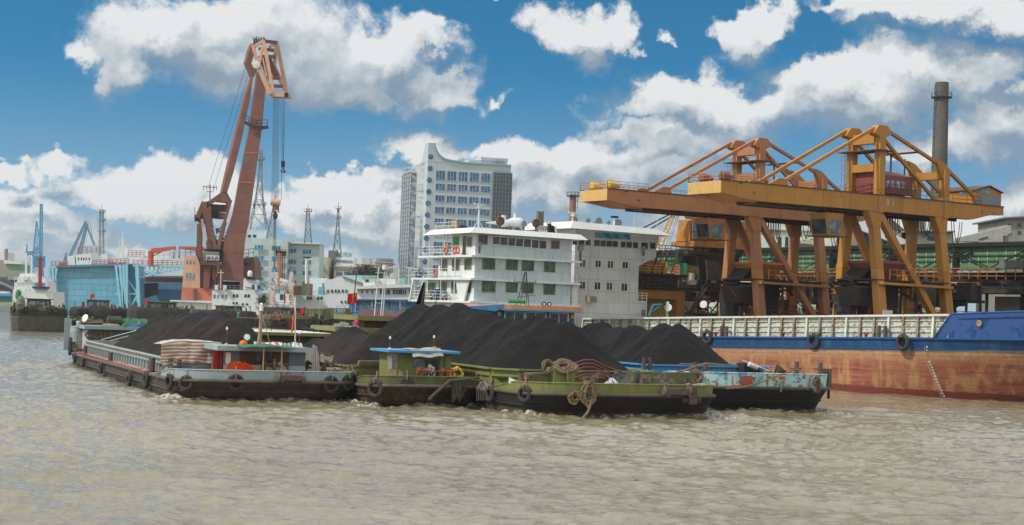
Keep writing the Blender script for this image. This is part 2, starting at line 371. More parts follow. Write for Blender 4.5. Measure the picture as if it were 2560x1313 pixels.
def thing(name, label, cat, loc, rz=0, group=None):
    o = bpy.data.objects.new(name, None); C.objects.link(o); o.location = loc; o.rotation_euler = (0, 0, rz); o.empty_display_size = .5
    WM[o.name] = Matrix.Translation(V(loc)) @ Matrix.Rotation(rz, 4, 'Z'); o.matrix_world = WM[o.name]
    return tag(o, label, cat, group)
def one(mb, name, m, label, cat, base, group=None, smooth=False, solid=0):
    return tag(mb.build(name, m, None, smooth, base, solid), label, cat, group)
def dup(root, loc, rz, label=None):
    r = root.copy(); C.objects.link(r); r.location = loc; r.rotation_euler = (0, 0, rz)
    if label: r['label'] = label
    for ch in list(root.children):
        c = ch.copy(); C.objects.link(c); c.parent = r
        for g in ch.children:
            d = g.copy(); C.objects.link(d); d.parent = c
    return r
def text_mesh(s, size):
    cu = bpy.data.curves.new('lettering', 'FONT'); cu.body = s; cu.size = size; cu.extrude = .005; cu.align_x = 'CENTER'; cu.align_y = 'CENTER'
    o = bpy.data.objects.new('lettering', cu); bpy.context.scene.collection.objects.link(o)
    dg = bpy.context.evaluated_depsgraph_get(); me = bpy.data.meshes.new_from_object(o.evaluated_get(dg))
    vs = [v.co.copy() for v in me.vertices]; fs = [tuple(p.vertices) for p in me.polygons]
    bpy.data.objects.remove(o); bpy.data.curves.remove(cu); bpy.data.meshes.remove(me)
    return vs, fs
def letters(mb, s, size, o, right, up):
    vs, fs = text_mesh(s, size); o, right, up = V(o), V(right).normalized(), V(up).normalized(); nr = right.cross(up)
    return mb.add([o+right*v.x+up*v.y+nr*v.z for v in vs], fs)
# ---------------------------------------------------------------- the four coal barges: frames (x = metres aft of the bow, y = metres to port)
pv = V((-.38, .925, 0)).normalized(); nv = V((.925, .38, 0)).normalized()
BG = [Frame((-15.7, 107.4), pv, nv), Frame((-4.9, 108.0), pv, nv), Frame((8.3, 104.2), pv, nv), Frame((18.8, 115.6), pv, nv)]
HALF = [6.3, 4.1, 7.0, 6.5]; LEN = [63, 52, 60, 58]; BOWA = [3.4, 3.0, 3.6, 3.2]; BEXP = [3.0, 2.6, 3.4, 2.6]
WQ = Frame((0, 0), (.839, .544), (.544, -.839))     # x across the quay (landward), y along it (towards the right foreground)

# ---------------------------------------------------------------- water
def build_water():
    rng = np.random.RandomState(3)
    inner = (np.linspace(-300, 2860, 900)-CX)/FPX
    left = inner[0]-np.geomspace(.01, 1.6, 24)[::-1]; right = inner[-1]+np.geomspace(.01, 1.6, 24)
    cols = np.concatenate([left, inner, right])
    ys = [6.0]
    while ys[-1] < 40: ys.append(ys[-1]*1.05)
    while ys[-1] < 330: ys.append(ys[-1]*1.0026)
    while ys[-1] < 14000: ys.append(ys[-1]*1.25)
    ys = np.array(ys); Y, K = np.meshgrid(ys, cols, indexing='ij'); X = K*Y
    Z = np.zeros_like(X)
    wind = R(250)
    for i in range(64):
        lam = .55*(8.5/.55)**(rng.rand()**1.25); k = 2*np.pi/lam; a = wind+rng.randn()*.75
        amp = .0058*lam**.62; ph = rng.rand()*6.28
        th = k*(X*np.cos(a)+Y*np.sin(a))+ph
        s_ = np.sin(th); Z += amp*(s_+.35*(1-np.cos(2*th))*.5*np.sign(1))
    fade = np.clip((330-Y)/160, 0, 1)*np.clip((Y-30)/10, 0, 1)
    lump = np.sin(X*.09+1.3*np.sin(Y*.031))*np.sin(Y*.062+1.7*np.sin(X*.043)+.6)
    Z *= (1+.35*lump)*fade
    foam = np.zeros_like(X)
    near = (Y > 95) & (Y < 200)
    for fr, hf, Ln, ba, ex in zip(BG, HALF, LEN, BOWA, BEXP):
        dx, dy = X-fr.o.x, Y-fr.o.y
        u = dx*fr.ax.x+dy*fr.ax.y; v = dx*fr.ay.x+dy*fr.ay.y
        bow_u = 1.2+ba*(1-np.clip(1-np.abs(v/hf)**ex, 0, 1)**(1/ex))
        d_bow = bow_u-u; side = np.abs(v)-hf
        nn = .5+.5*np.sin(u*2.1+3*np.sin(v*1.3))*np.sin(v*2.9+2*np.sin(u*1.1+v))
        nn2 = .5+.5*np.sin(u*6.1+v*3.3+2*np.sin(v*7))
        fb = np.exp(-np.abs(d_bow-.35)/(.35+.5*nn))*(np.abs(v) < hf+.6)*(u < 6)
        fsd = np.exp(-np.abs(side-.3)/(.25+.4*nn))*(u > 2)*(u < Ln)*np.exp(-u/40)*.9
        wk = np.exp(-np.abs(side-.9-u*.10)/(.4+.3*nn))*(u > 2)*(u < 55)*np.exp(-u/30)*.6
        f_ = np.clip(fb, 0, 1)*(.30+.8*nn*nn2)+np.clip(fsd, 0, 1)*(.25+.6*nn*nn2)+wk*(.15+.45*nn*nn2)
        gap = np.exp(-((np.abs(v)-hf)/.9)**2)*np.exp(-((u-1.2)/2.6)**2); lip = np.exp(-np.abs(d_bow-.8)/.9)*(np.abs(v) < hf)*(u < 5)
        f_ = np.maximum(f_, np.maximum(gap*(.30+.6*nn*nn2), lip*(.20+.55*nn*nn2)))
        foam = np.maximum(foam, f_); Z += gap*.22*nn2*fade
        Z += (fb*.20*(.5+nn)+fsd*.07+wk*.10*(.4+nn2)+np.exp(-np.abs(d_bow-1.6)/.7)*(np.abs(v) < hf+.5)*.12*(nn))*fade
        # ripples spreading ahead of the blunt bows
    # churned water between the hulls
    verts = np.stack([X, Y, Z], -1).reshape(-1, 3)
    ny, nx = X.shape; idx = np.arange(ny*nx).reshape(ny, nx)
    faces = np.stack([idx[:-1, :-1], idx[:-1, 1:], idx[1:, 1:], idx[1:, :-1]], -1).reshape(-1, 4)
    me = bpy.data.meshes.new('water'); me.vertices.add(len(verts)); me.vertices.foreach_set('co', verts.astype(np.float32).ravel())
    me.loops.add(faces.size); me.loops.foreach_set('vertex_index', faces.astype(np.int32).ravel())
    me.polygons.add(len(faces)); me.polygons.foreach_set('loop_start', np.arange(0, faces.size, 4, dtype=np.int32)); me.polygons.foreach_set('loop_total', np.full(len(faces), 4, dtype=np.int32))
    me.update(calc_edges=True); me.polygons.foreach_set('use_smooth', np.ones(len(faces), dtype=bool))
    at = me.attributes.new('foam', 'FLOAT', 'POINT'); at.data.foreach_set('value', foam.astype(np.float32).ravel())
    m = bpy.data.materials.new('silty_water'); m.use_nodes = True; t = NT(m.node_tree); t.n.clear()
    tc = t.new('ShaderNodeTexCoord').outputs['Object']
    n1 = t.noise(tc, .035, 4, .6)
    col = t.mix(t.mr(n1, .35, .65), (.185, .160, .098), (.230, .203, .138))
    fo = t.new('ShaderNodeAttribute', attribute_name='foam').outputs['Fac']
    fn = t.noise(tc, 3.2, 7, .75); fm = t.mr(t.m('ADD', fo, t.m('MULTIPLY', t.m('SUBTRACT', fn, .5), 1.7)), .36, .60, 0, .9)
    col = t.mix(fm, col, (.50, .49, .43))
    mp = t.new('ShaderNodeMapping', ins={0: tc}); mp.inputs['Scale'].default_value = (1, .8, 1); mp.inputs['Rotation'].default_value = (0, 0, R(-20))
    bn = t.noise(mp.outputs[0], 1.9, 7, .62, dist=.6)
    bn2 = t.noise(mp.outputs[0], .5, 4, .6)
    h = t.m('ADD', bn, t.m('MULTIPLY', bn2, .9))
    bmp = t.new('ShaderNodeBump', ins={'Strength': t.mr(t.noise(tc, .06, 3), .35, .65, .55, 1.0), 'Distance': .15, 'Height': h})
    b = t.new('ShaderNodeBsdfPrincipled', ins={0: col, 'Roughness': t.m('ADD', .05, t.m('MULTIPLY', fm, .6)), 'IOR': 1.55})
    t.l.new(bmp.outputs[0], b.inputs['Normal'])
    t.l.new(b.outputs[0], t.new('ShaderNodeOutputMaterial').inputs[0])
    me.materials.append(m); o = bpy.data.objects.new('water', me); C.objects.link(o); o['kind'] = 'structure'
build_water()
# ---------------------------------------------------------------- barges
def outline(i, u0=0.0, inset=0.0, n=26, stern=.86):
    """deck outline of barge i as (aft, port) points, from the port stern corner round the bow"""
    h = HALF[i]-inset; a = BOWA[i]; e = BEXP[i]; L = LEN[i]-inset; pts = [(L, h*stern*.8), (L-1.2, h*stern), (L-6, h*.97), (L-14, h)]
    for k in range(n+1):
        ph = math.pi/2-math.pi*k/n
        c = abs(math.cos(ph))**(2/e); s_ = math.copysign(abs(math.sin(ph))**(2/e), math.sin(ph))
        pts.append((u0+inset+a*(1-c), h*s_))
    pts += [(L-14, -h), (L-6, -h*.97), (L-1.2, -h*stern), (L, -h*stern*.8)]
    return pts
def sheer(i, u, z0, rise, bl=13):
    L = LEN[i]
    return z0 + rise*max(0, 1-u/bl)**1.5 + .45*rise*max(0, (u-(L-12))/12)**2
def coal_heap(i, u0, u1, hv, zr, peaks, tanr, m, label, seed, sag=.3):
    F = BG[i]; nu, nv_ = int((u1-u0)*4.5), int(hv*2*4.5)
    def h(u, v):
        s_ = 0
        for k in range(len(peaks)-1):
            (a, c, e), (a2, c2, e2) = peaks[k], peaks[k+1]; L = (a2-a)**2+(c2-c)**2+1e-9
            t_ = ((u-a)*(a2-a)+(v-c)*(c2-c))/L; t_ = max(0, min(1, t_)); d = math.hypot(u-a-(a2-a)*t_, v-c-(c2-c)*t_)
            s_ += math.exp(6.0*(e+(e2-e)*t_-sag*math.sin(math.pi*t_) - tanr*(math.sqrt(d*d+.35)-.6)))
        z = math.log(s_+1e-12)/6.0; k_ = max(0, min(1, (z-zr)*.8))
        z += k_*(.26*noise.noise((u*.30+seed, v*.30, 0))+.15*noise.noise((u*.9+v*.5+seed, v*.6, 5))+.07*noise.noise((u*2.2, v*2.2+seed, 3))+.07*noise.noise((u*4.6, v*4.6+seed, 8)))
        # slumped gullies running slantwise down the slope
        q_ = u+.55*abs(v); z -= k_*(.30*abs(noise.noise((q_*.62+seed*2, v*.12, 7)))**.8+.12*abs(noise.noise((q_*1.9+seed, v*.2, 2))))
        edge = min(u-u0, u1-u, hv-abs(v))
        return max(zr-.5, min(z, zr+.12+max(0, edge)*.95))
    mb = MB().grid(lambda a, b: F(u0+(u1-u0)*a, -hv+2*hv*b, h(u0+(u1-u0)*a, -hv+2*hv*b)), nu, nv_)
    o = one(mb, 'coal_heap', m, label, 'coal heap', F((u0+u1)/2, 0, zr-.5), 'coal heaps in the barge holds', smooth=True)
    return o
def barge(i, label, deckz, rise, bulh, hullm, bulm, strakem, deckm, bul_len=16, keel=-1.3, rake=1.5):
    F = BG[i]; t = thing('coal_barge', label, 'barge', F(LEN[i]/2, 0, 0), F.rot(), 'loaded coal barges abreast')
    zf = lambda u, z0: sheer(i, u, z0, rise)
    rings = []
    for (z, fr, ins) in ((keel, 1.0, .5), (0, .72, .22), (deckz*.55, .3, .06), (deckz-.12, 0, 0)):
        o = outline(i, rake*fr, ins)
        rings.append([F(u, v, (zf(u, z) if z > .2 else z)) for u, v in o])
    MB().loft(rings).build('hull', hullm, t)
    MB().quad(*[F(u, v, zf(u, deckz-.08)) for u, v in outline(i, .1, .08)][::-1]).build('deck', deckm, t)
    o = outline(i, -.02, -.05); MB().tube([F(u, v, zf(u, deckz-.10)) for u, v in o], .125, 8).build('rubbing_strake', strakem, t)
    # a second chafing bar lower down
    o2 = [(u, v) for u, v in outline(i, rake*.42, .02) if u < LEN[i]-10]
    MB().tube([F(u, v, zf(u, deckz*.42)) for u, v in o2], .06, 5).build('chafing_bar', hullm, t)
    if bulh:
        o = [(u, v) for u, v in outline(i, 0, .05) if u < bul_len+.1]
        o = [(bul_len, HALF[i]-.05)]+o+[(bul_len, -HALF[i]+.05)]
        hh = lambda u: bulh*min(1, max(0, (bul_len-u)/2.5))
        mb = MB(); a = [F(u, v, zf(u, deckz+.02)) for u, v in o]; b = [F(u-.04, v*1.003, zf(u, deckz)+hh(u)) for u, v in o]
        c = [F(u+.12, v*.985, zf(u, deckz)+hh(u)) for u, v in o]; d = [F(u+.12, v*.985, zf(u, deckz-.05)) for u, v in o]
        n = len(o)
        for k in range(n-1):
            mb.quad(a[k], a[k+1], b[k+1], b[k]); mb.quad(b[k], b[k+1], c[k+1], c[k]); mb.quad(c[k], c[k+1], d[k+1], d[k])
        mb.tube(b, .045, 5)
        mb.build('bulwark', bulm, t)
    return t
def coaming(i, t, u0, u1, hv, z0, z1, m, rib=1.0, m2=None, chamf=1.2, name='coaming'):
    F = BG[i]; mb = MB(); P_ = [(u1, hv), (u0+chamf, hv), (u0, hv-chamf), (u0, -hv+chamf), (u0+chamf, -hv), (u1, -hv)]
    ring = P_+[P_[0]]
    for k in range(6):
        (a, b), (c, d) = ring[k], ring[k+1]; n = V((-(d-b), c-a, 0)).normalized()
        A, B = F(a, b, 0), F(c, d, 0); nd = (B-A).cross(V((0, 0, 1))).normalized()
        if (F(a, b, 0)-F((u0+u1)/2, 0, 0)).dot(nd) < 0: nd = -nd
        mb.hexa([A+V((0, 0, z0))-nd*.06, B+V((0, 0, z0))-nd*.06, B+V((0, 0, z0)), A+V((0, 0, z0)), A+V((0, 0, z1))-nd*.06, B+V((0, 0, z1))-nd*.06, B+V((0, 0, z1)), A+V((0, 0, z1))])
        mb.beam(A+V((0, 0, z1))+nd*.10, B+V((0, 0, z1))+nd*.10, .26, .12)
        mb.beam(A+V((0, 0, z0+(z1-z0)*.72))+nd*.08, B+V((0, 0, z0+(z1-z0)*.72))+nd*.08, .12, .16)
        L = (B-A).length; q = max(1, int(L/rib))
        for j in range(q+1):
            p = A.lerp(B, j/q)+nd*.09; mb.beam(p+V((0, 0, z0)), p+V((0, 0, z0+(z1-z0)*.72)), .30 if rib < 1.3 else .14, .14, up=nd)
    mb.build(name, m, t)
def pair_bollard(F, t, u, v, z, h=.75, r=.15, sep=.55, bar=True, m=None, along=False):
    mb = MB()
    for s_ in (-sep/2, sep/2):
        a, b = (u+s_, v) if along else (u, v+s_)
        mb.cyl(F(a, b, z), F(a, b, z+h), r, 10); mb.cyl(F(a, b, z+h), F(a, b, z+h+.04), r*1.12, 10)
    if bar: mb.beam(F(u, v-sep*.95, z+h*.55), F(u, v+sep*.95, z+h*.55), .07)
    mb.box(F, u-.35, u+.35, v-.55, v+.55, z-.05, z+.03)
    return mb.build('mooring_bollard', m or M['bollard'], t, smooth=False)
TYRE_PROTO = [None]
def tyre(pos, normal, label, R_=.5, group='tyre fenders hanging on the hulls', tilt=0.0, ropelen=.7):
    """a worn lorry tyre lying flat against the side, axis along the hull's normal"""
    rz = math.atan2(normal[1], normal[0])
    if TYRE_PROTO[0] is None:
        t = thing('tyre_fender', label, 'tyre', (0, 0, 0), 0, group); r, w = .5, .13
        prof = [(-w, .31), (-w, .36), (-w*.95, .44), (-w*.6, .49), (0, .505), (w*.6, .49), (w*.95, .44), (w, .36), (w, .31), (w*.55, .285), (-w*.55, .285), (-w, .31)]
        k = 22; rings = [[V((h, math.cos(2*math.pi*j/k)*q*(1+.012*(j % 2)*(q > .45)), math.sin(2*math.pi*j/k)*q)) for j in range(k)] for h, q in prof]
        MB().loft(rings, cap=False).build('tyre_casing', M['tyre'], t, smooth=True)
        MB().tube([V((.16, 0, .30)), V((.18, .01, .5)), V((.02, .02, .56)), V((-.10, .0, .95))], .03, 5).build('lashing_rope', M['ropeg'], t)
        TYRE_PROTO[0] = t; o = t
    else: o = dup(TYRE_PROTO[0], (0, 0, 0), 0, label)
    o.location = pos; o.rotation_euler = (tilt, 0, rz); s_ = R_/.5*1.13; o.scale = (s_, s_, s_)
    return o
def hull_at_px(i, px, z, side=-1, u0=0.3, inset=-.12):
    """point of barge i's outline (visible part) that shows at photo column px, with its outward normal"""
    F = BG[i]; best = None; o = outline(i, u0, inset, n=60)
    for k in range(len(o)-1):
        for s_ in range(12):
            f = s_/12; u = o[k][0]*(1-f)+o[k+1][0]*f; v = o[k][1]*(1-f)+o[k+1][1]*f; p = F(u, v, z)
            d = (o[k+1][0]-o[k][0], o[k+1][1]-o[k][1]); nn = F.ax*(d[1])+F.ay*(-d[0])
            if nn.dot(F(u, v, 0)-F(LEN[i]/2, 0, 0)) < 0: nn = -nn
            if nn.normalized().dot((V((0, 0, z))-p).normalized()) < -.02: continue
            q = p-V((0, 0, CAMZ)); x = CX+FPX*q.dot(_r)/q.dot(_f)
            if best is None or abs(x-px) < best[0]: best = (abs(x-px), p, nn.normalized())
    return best[1], best[2]
def hang_tyre(i, px, py, label, R_=.5, tilt=0):
    z = 1.0
    for _ in range(3):
        p, n = hull_at_px(i, px, z); z = HZ(px, py, p.y)
    return tyre(p+V((0, 0, z-p.z))+n*.10, n, label, R_, tilt=tilt)
def coil(mb, o, ax, ay, n, r0, r1, th, jit, seed=1):
    """loosely gathered rope: n wandering loops around o in the plane ax, ay"""
    rn = random.Random(seed); o, ax, ay = V(o), V(ax), V(ay); nz = ax.cross(ay).normalized()
    for k in range(n):
        a = rn.uniform(r0, r1); b = rn.uniform(r0, r1); c = o+ax*rn.uniform(-jit, jit)+ay*rn.uniform(-jit, jit)+nz*rn.uniform(-jit, jit)*.5; ph = rn.random()*6
        mb.tube([c+ax*a*math.cos(t_*math.pi/8+ph)*(1+.12*math.sin(t_*1.7+k))+ay*b*math.sin(t_*math.pi/8+ph)+nz*.05*math.sin(t_*1.3+k) for t_ in range(16)], th, 5, True)
    return mb
def heapcloth(F, u0, u1, v0, v1, z0, h, seed, nu=14, nv_=16, sharp=1.0):
    """crumpled cloth thrown over things"""
    def f(a, b):
        e = min(1, 4.2*min(a, 1-a, b, 1-b)+.02)
        z = z0+h*e**.6*(.55+.6*abs(noise.noise((a*3*sharp+seed, b*4*sharp, seed)))+.25*noise.noise((a*9, b*9+seed, 0)))
        return F(u0+(u1-u0)*a+.12*noise.noise((a*6, b*6, seed)), v0+(v1-v0)*b+.12*noise.noise((a*6, b*6, seed+5)), z)
    return MB().grid(f, nu, nv_)
def lamp_mast(F, t, u, v, z, h, name='lamp_post', m=None, r=.03, ball=.075, lm=None):
    o = MB().cyl(F(u, v, z), F(u, v, z+h), r, 6).build(name, m or M['rust'], t)
    MB().cyl(F(u, v, z+h), F(u, v, z+h+.13), ball, 8).ball(F(u, v, z+h+.15), ball*.8, 8).build('lamp_glass', lm or M['lamp'], o)
    MB().cyl(F(u, v, z), F(u, v, z+.15), .10, 8).build('lamp_base', M['whitew'], o)
    return o

# ============ barge A: grey, nearest, at the left
F = BG[0]
b1 = barge(0, 'long grey laden coal barge with red side deck and slate wheelhouse, nearest on the left', 1.35, .30, .62, M['greyhull'], M['greypaint'], M['strake'], M['reddeck'], bul_len=11.5)
coaming(0, b1, 9.6, 55.5, 5.0, 1.2, 2.55, M['greypaint'], rib=1.35, chamf=1.6)
MB().quad(*[F(u, v, 1.42) for u, v in ((14, -6.1), (14, -5.1), (55, -5.1), (55, -6.0))]).build('side_deck', M['reddeck'], b1)
mb = MB()
for k in range(26):
    u = 13+k*1.6; p = F(u, -5.27, 2.32); mb.beam(p, p+V((0, 0, .12)), .16)
mb.build('coaming_clips', M['tan'], b1)
coal_heap(0, 10.2, 54, 4.75, 2.45, [(14.5, .3, 5.5), (19, .2, 6.0), (25, 0, 5.85), (31, 0, 5.75), (38, 0, 5.5), (43.5, .2, 5.45)], .80, COAL1, 'brownish black coal heap with two long humps in the grey barge', 1)
# stern deckhouse
u0, u1 = 56.3, 62.0
(vL, zt) = F.hx(214, 818, u0); zt = 3.95
c1 = MB().box(F, u0, u1, -4.7, 5.0, 1.3, zt-.15).build('deckhouse', M['greydark'], b1)
mb = MB().box(F, u0-.5, u1+.4, -5.1, 5.4, zt-.15, zt+.02); mb.box(F, u0-.56, u0-.5, -5.15, 5.45, zt-.28, zt+.05); mb.box(F, u0-.5, u1+.4, -5.16, -5.1, zt-.28, zt+.05); mb.build('roof', M['greypaint'], c1)
mb = MB()
for k in range(5): mb.box(F, u0+.5+k*1.1, u0+1.15+k*1.1, -4.74, -4.70, 1.6, 3.55)
mb.build('white_side_panels', M['whitew'], c1)
a_, _z = F.hx(252, 850, u0); b_, _z = F.hx(305, 850, u0)
w_ = MB().box(F, u0-.03, u0, a_, b_, 2.35, 3.6).build('window', G['dark'], c1)
mb = MB()
for k in range(13): v_ = a_+(b_-a_)*k/12; mb.box(F, u0-.08, u0-.03, v_-.035, v_+.035, 2.35, 3.62)
mb.box(F, u0-.07, u0-.03, a_-.1, b_+.1, 3.6, 3.68); mb.build('window_bars', M['wood'], w_)
# sloping hand rails to the hold
mb = MB()
for k in range(3):
    a_, za = F.hx(252+k*22, 850+k*3, 55.4); b_, zb = F.hx(354-k*4, 823+k*9, 55.4); mb.tube([F(55.4, a_, za), F(55.4, b_, zb)], .035, 5)
mb.build('stair_rails', M['white'], b1)
for nm, px, py, rr in (('coiled_net', 222, 838, .35), ('coiled_line', 243, 840, .42)):
    v_, z_ = F.hx(px, py, 56.2); mb = coil(MB(), F(56.2, v_, z_), F.ay, V((0, 0, 1)), 5, rr*.6, rr, .05, .08, 4)
    one(mb, 'rope_coil', M['rope'], ('small' if rr < .4 else 'larger')+' rope coil hung on the front of the grey barge\'s stern deckhouse', 'rope', F(56.2, v_, z_-rr), 'rope coils')
# tank, dish, flower pot, tarps and gear on the stern roof
v_, z_ = F.hx(178, 840, 61.5)
mb = MB().lathe(F(61.0, -5.2, 1.5), (0, 0, 1), [(0, .62), (.1, .7), (1.9, .7), (2.05, .66), (2.3, .66), (2.34, .6)], 18)
one(mb, 'water_tank', M['greypaint'], 'upright grey water tank at the stern of the near grey barge', 'tank', F(61.0, -5.2, 1.5), smooth=False)
MB().box(F, 61.3, 61.45, -6.4, -5.7, 1.4, 4.6).build('stern_post', M['greypaint'], b1)
v_, z_ = F.hx(212, 808, 57.5); t = thing('satellite_dish', 'small white satellite dish standing on the grey deckhouse roof', 'dish', F(57.5, v_, zt)); 
MB().lathe(F(57.5, v_, zt+.75), (-.55, -.8, .35), [(-.10, .02), (-.08, .2), (0, .42), (.02, .42), (-.05, .2), (-.07, .02)], 16).build('dish', M['white'], t, smooth=True)
MB().cyl(F(57.5, v_, zt), F(57.55, v_+.05, zt+.7), .04, 6).build('stand', M['black2'], t)
v_, z_ = F.hx(197, 800, 60); t = thing('potted_plant', 'leafy plant in a white pot on the grey deckhouse roof', 'plant', F(60, v_, zt))
MB().lathe(F(60, v_, zt), (0, 0, 1), [(0, .18), (.4, .26), (.42, .2)], 10).build('pot', M['white'], t)
rn = random.Random(3); mb = MB()
for k in range(90):
    c = F(60+rn.gauss(0, .35), v_+rn.gauss(.5, .55), zt+.5+abs(rn.gauss(.05, .18))); d = V((rn.gauss(0, 1), rn.gauss(0, 1), rn.gauss(.4, .6))).normalized()*.16; e = d.orthogonal().normalized()*.06
    mb.quad(c-d, c+e, c+d, c-e)
mb.build('leaves', mat('plant_leaf', (.16, .20, .03), .7, .4), t)
v0, _ = F.hx(262, 812, 57.5); v1, _ = F.hx(352, 812, 57.5)
one(heapcloth(F, 57, 61, v0+1.6, v1+1.2, zt, 1.0, 2.0, sharp=1.4), 'tarpaulin', M['gtarp'], 'crumpled green tarpaulin heaped on the grey deckhouse roof', 'tarpaulin', F(59, 0, zt))
one(heapcloth(F, 56.2, 57.4, v0+2.2, v1+1.4, zt, .30, 5.0), 'tarpaulin', M['btarp'], 'flat blue tarpaulin under the green heap on the roof edge', 'tarpaulin', F(57, 0, zt))
one(heapcloth(F, 56.1, 58, v0-.4, v0+1.5, zt, .42, 8.0), 'tarpaulin', M['canvas'], 'small pale bundle of canvas left of the green tarpaulin', 'canvas bundle', F(57, 0, zt))
v_, _ = F.hx(285, 800, 58.6)
one(MB().lathe(F(58.2, v_, zt+.55), F.ay, [(-.75, .3), (-.7, .48), (.6, .5), (.75, .3)], 12), 'rolled_mat', M['canvasol'], 'thick dark roll tied beside the green tarpaulin on the roof', 'rolled mat', F(58.2, v_, zt))
mb = MB()
for k, (a, b) in enumerate(((-.9, .6), (-.6, .8), (-1.0, .2))): mb.beam(F(59.6+k*.3, v_-3.2, zt+.25+.1*k), F(59.3+k*.35, v_-.9, zt+.35+.12*k), .14, .08)
one(mb, 'timber', M['wood'], 'loose timber planks lying across the grey deckhouse roof', 'timber', F(59.6, v_-2, zt))
# after-deck clutter
mb = MB().lathe(F(59, -5.7, 1.4), (0, 0, 1), [(0, .2), (.5, .2), (.5, .14), (.8, .14), (.8, .24), (.9, .24)], 10)
mb.build('capstan', M['rust'], b1); mb = MB().lathe(F(57.6, -5.5, 1.4), (1, .3, 0), [(-.4, .35), (-.35, .35), (-.3, .12), (.3, .12), (.35, .35), (.4, .35)], 12); mb.build('hand_winch', M['rust'], b1)
one(coil(MB(), F(55.4, -5.6, 1.62), F.ax, F.ay, 6, .35, .6, .06, .1, 9), 'rope_coil', M['rust'], 'dark hose coil lying on the red after deck of the grey barge', 'rope', F(55.4, -5.6, 1.5), 'rope coils')
one(MB().lathe(F(56.6, -5.75, 1.5), (0, 0, 1), [(0, .17), (.5, .17), (.58, .08), (.7, .08)], 10), 'bottle', M['greenlamp'], 'bright green gas bottle on the grey barge after deck', 'gas bottle', F(56.6, -5.75, 1.5))
for px, py, u_ in ((232, 888, 50), (301, 905, 34)):
    F_ = F; MB().cyl(F(u_, -5.75, 1.4), F(u_, -5.75, 2.15), .2, 10).box(F, u_-.4, u_+.4, -6.0, -5.5, 1.38, 1.46).build('mooring_bollard', M['bollard'], b1)
pair_bollard(F, b1, 13.6, -5.75, 1.5, .95, .21, .5, False, along=True)
pair_bollard(F, b1, 9.2, -4.9, 1.6, .95, .17, .62, False, along=False)
for px, py, u_, r_ in ((160, 815, 62.3, .15),): MB().cyl(F(62.2, -4.6, 1.5), F(62.2, -4.6, 2.6), r_, 8).build('mooring_bollard', M['bollard'], b1)
one(MB().tube([F(54, -5.9, 1.5), F(40, -6.05, 1.48), F(28, -5.95, 1.47), F(14, -6.1, 1.5)], .035, 5), 'mooring_line', M['red'], 'thin red line running along the grey barge side deck', 'mooring line', F(34, -6, 1.4))
# bow wheelhouse
uf, ub, vl, vr, zr_ = 5.2, 9.2, -2.3, 3.55, 3.75
wh = MB().box(F, uf, ub, vl, vr, 1.5, zr_-.2).build('wheelhouse', M['greydark'], b1)
MB().box(F, uf-.03, uf, vl, vr, 1.5, 2.45).build('lower_front_panel', M['greypaint'], wh)
mb = MB().box(F, uf-.5, ub+.5, vl-.5, vr+.45, zr_-.2, zr_-.02); mb.box(F, uf-.56, uf-.5, vl-.55, vr+.5, zr_-.32, zr_+.02); mb.box(F, uf-.5, ub+.5, vl-.56, vl-.5, zr_-.32, zr_+.02); mb.build('roof', M['greypaint'], wh)
a_, _ = F.hx(600, 890, uf); b_, _ = F.hx(722, 890, uf)
w_ = MB().box(F, uf-.03, uf, a_, b_, 2.55, 3.42).build('front_window', G['dark'], wh)
for q_ in ((a_, a_+1.15), (b_-1.25, b_)): MB().box(F, uf-.06, uf-.03, *q_, 2.5, 3.42).build('wooden_shutter', M['brownglass'], w_)
d_ = MB().box(F, uf+.5, uf+1.35, vl-.05, vl, 1.5, 3.4).build('side_door', M['red'], wh)
MB().box(F, uf+2.0, uf+2.9, vl-.05, vl, 1.5, 3.4).build('side_door', M['red'], wh)
MB().hexa([F(uf+.5, vl-.07, 1.5), F(uf-.3, vl-.75, 1.5), F(uf-.3, vl-.80, 1.5), F(uf+.5, vl-.12, 1.5), F(uf+.5, vl-.07, 3.4), F(uf-.3, vl-.75, 3.4), F(uf-.3, vl-.80, 3.4), F(uf+.5, vl-.12, 3.4)]).build('open_door_leaf', M['red'], wh)
MB().box(F, uf-.035, uf, vl+.15, vl+.5, 2.5, 3.3).build('narrow_window', M['whitew'], wh)
MB().box(F, uf+.6, uf+1.4, vr, vr+.06, 1.5, 3.4).build('port_door', M['red'], wh)
# green awning with two stanchions in front
v0, _ = F.hx(604, 868, uf-1.5); v1, _ = F.hx(738, 868, uf-1.5)
def aw(a, b): return F(uf+.2-2.3*a, v0+(v1-v0)*b, zr_+.05+.12*math.sin(math.pi*b)-.10*a+.03*math.sin(b*14))
one(MB().grid(aw, 5, 16), 'awning', M['gtarp'], 'green canvas awning stretched over the slate wheelhouse front', 'awning', F(uf, 0, zr_), solid=.04)
for v_ in (v0+(v1-v0)*.38, v0+(v1-v0)*.72): MB().cyl(F(uf-2.0, v_, 1.7), F(uf-2.0, v_, zr_+.02), .05, 6).build('awning_stanchion', M['tan'], b1)
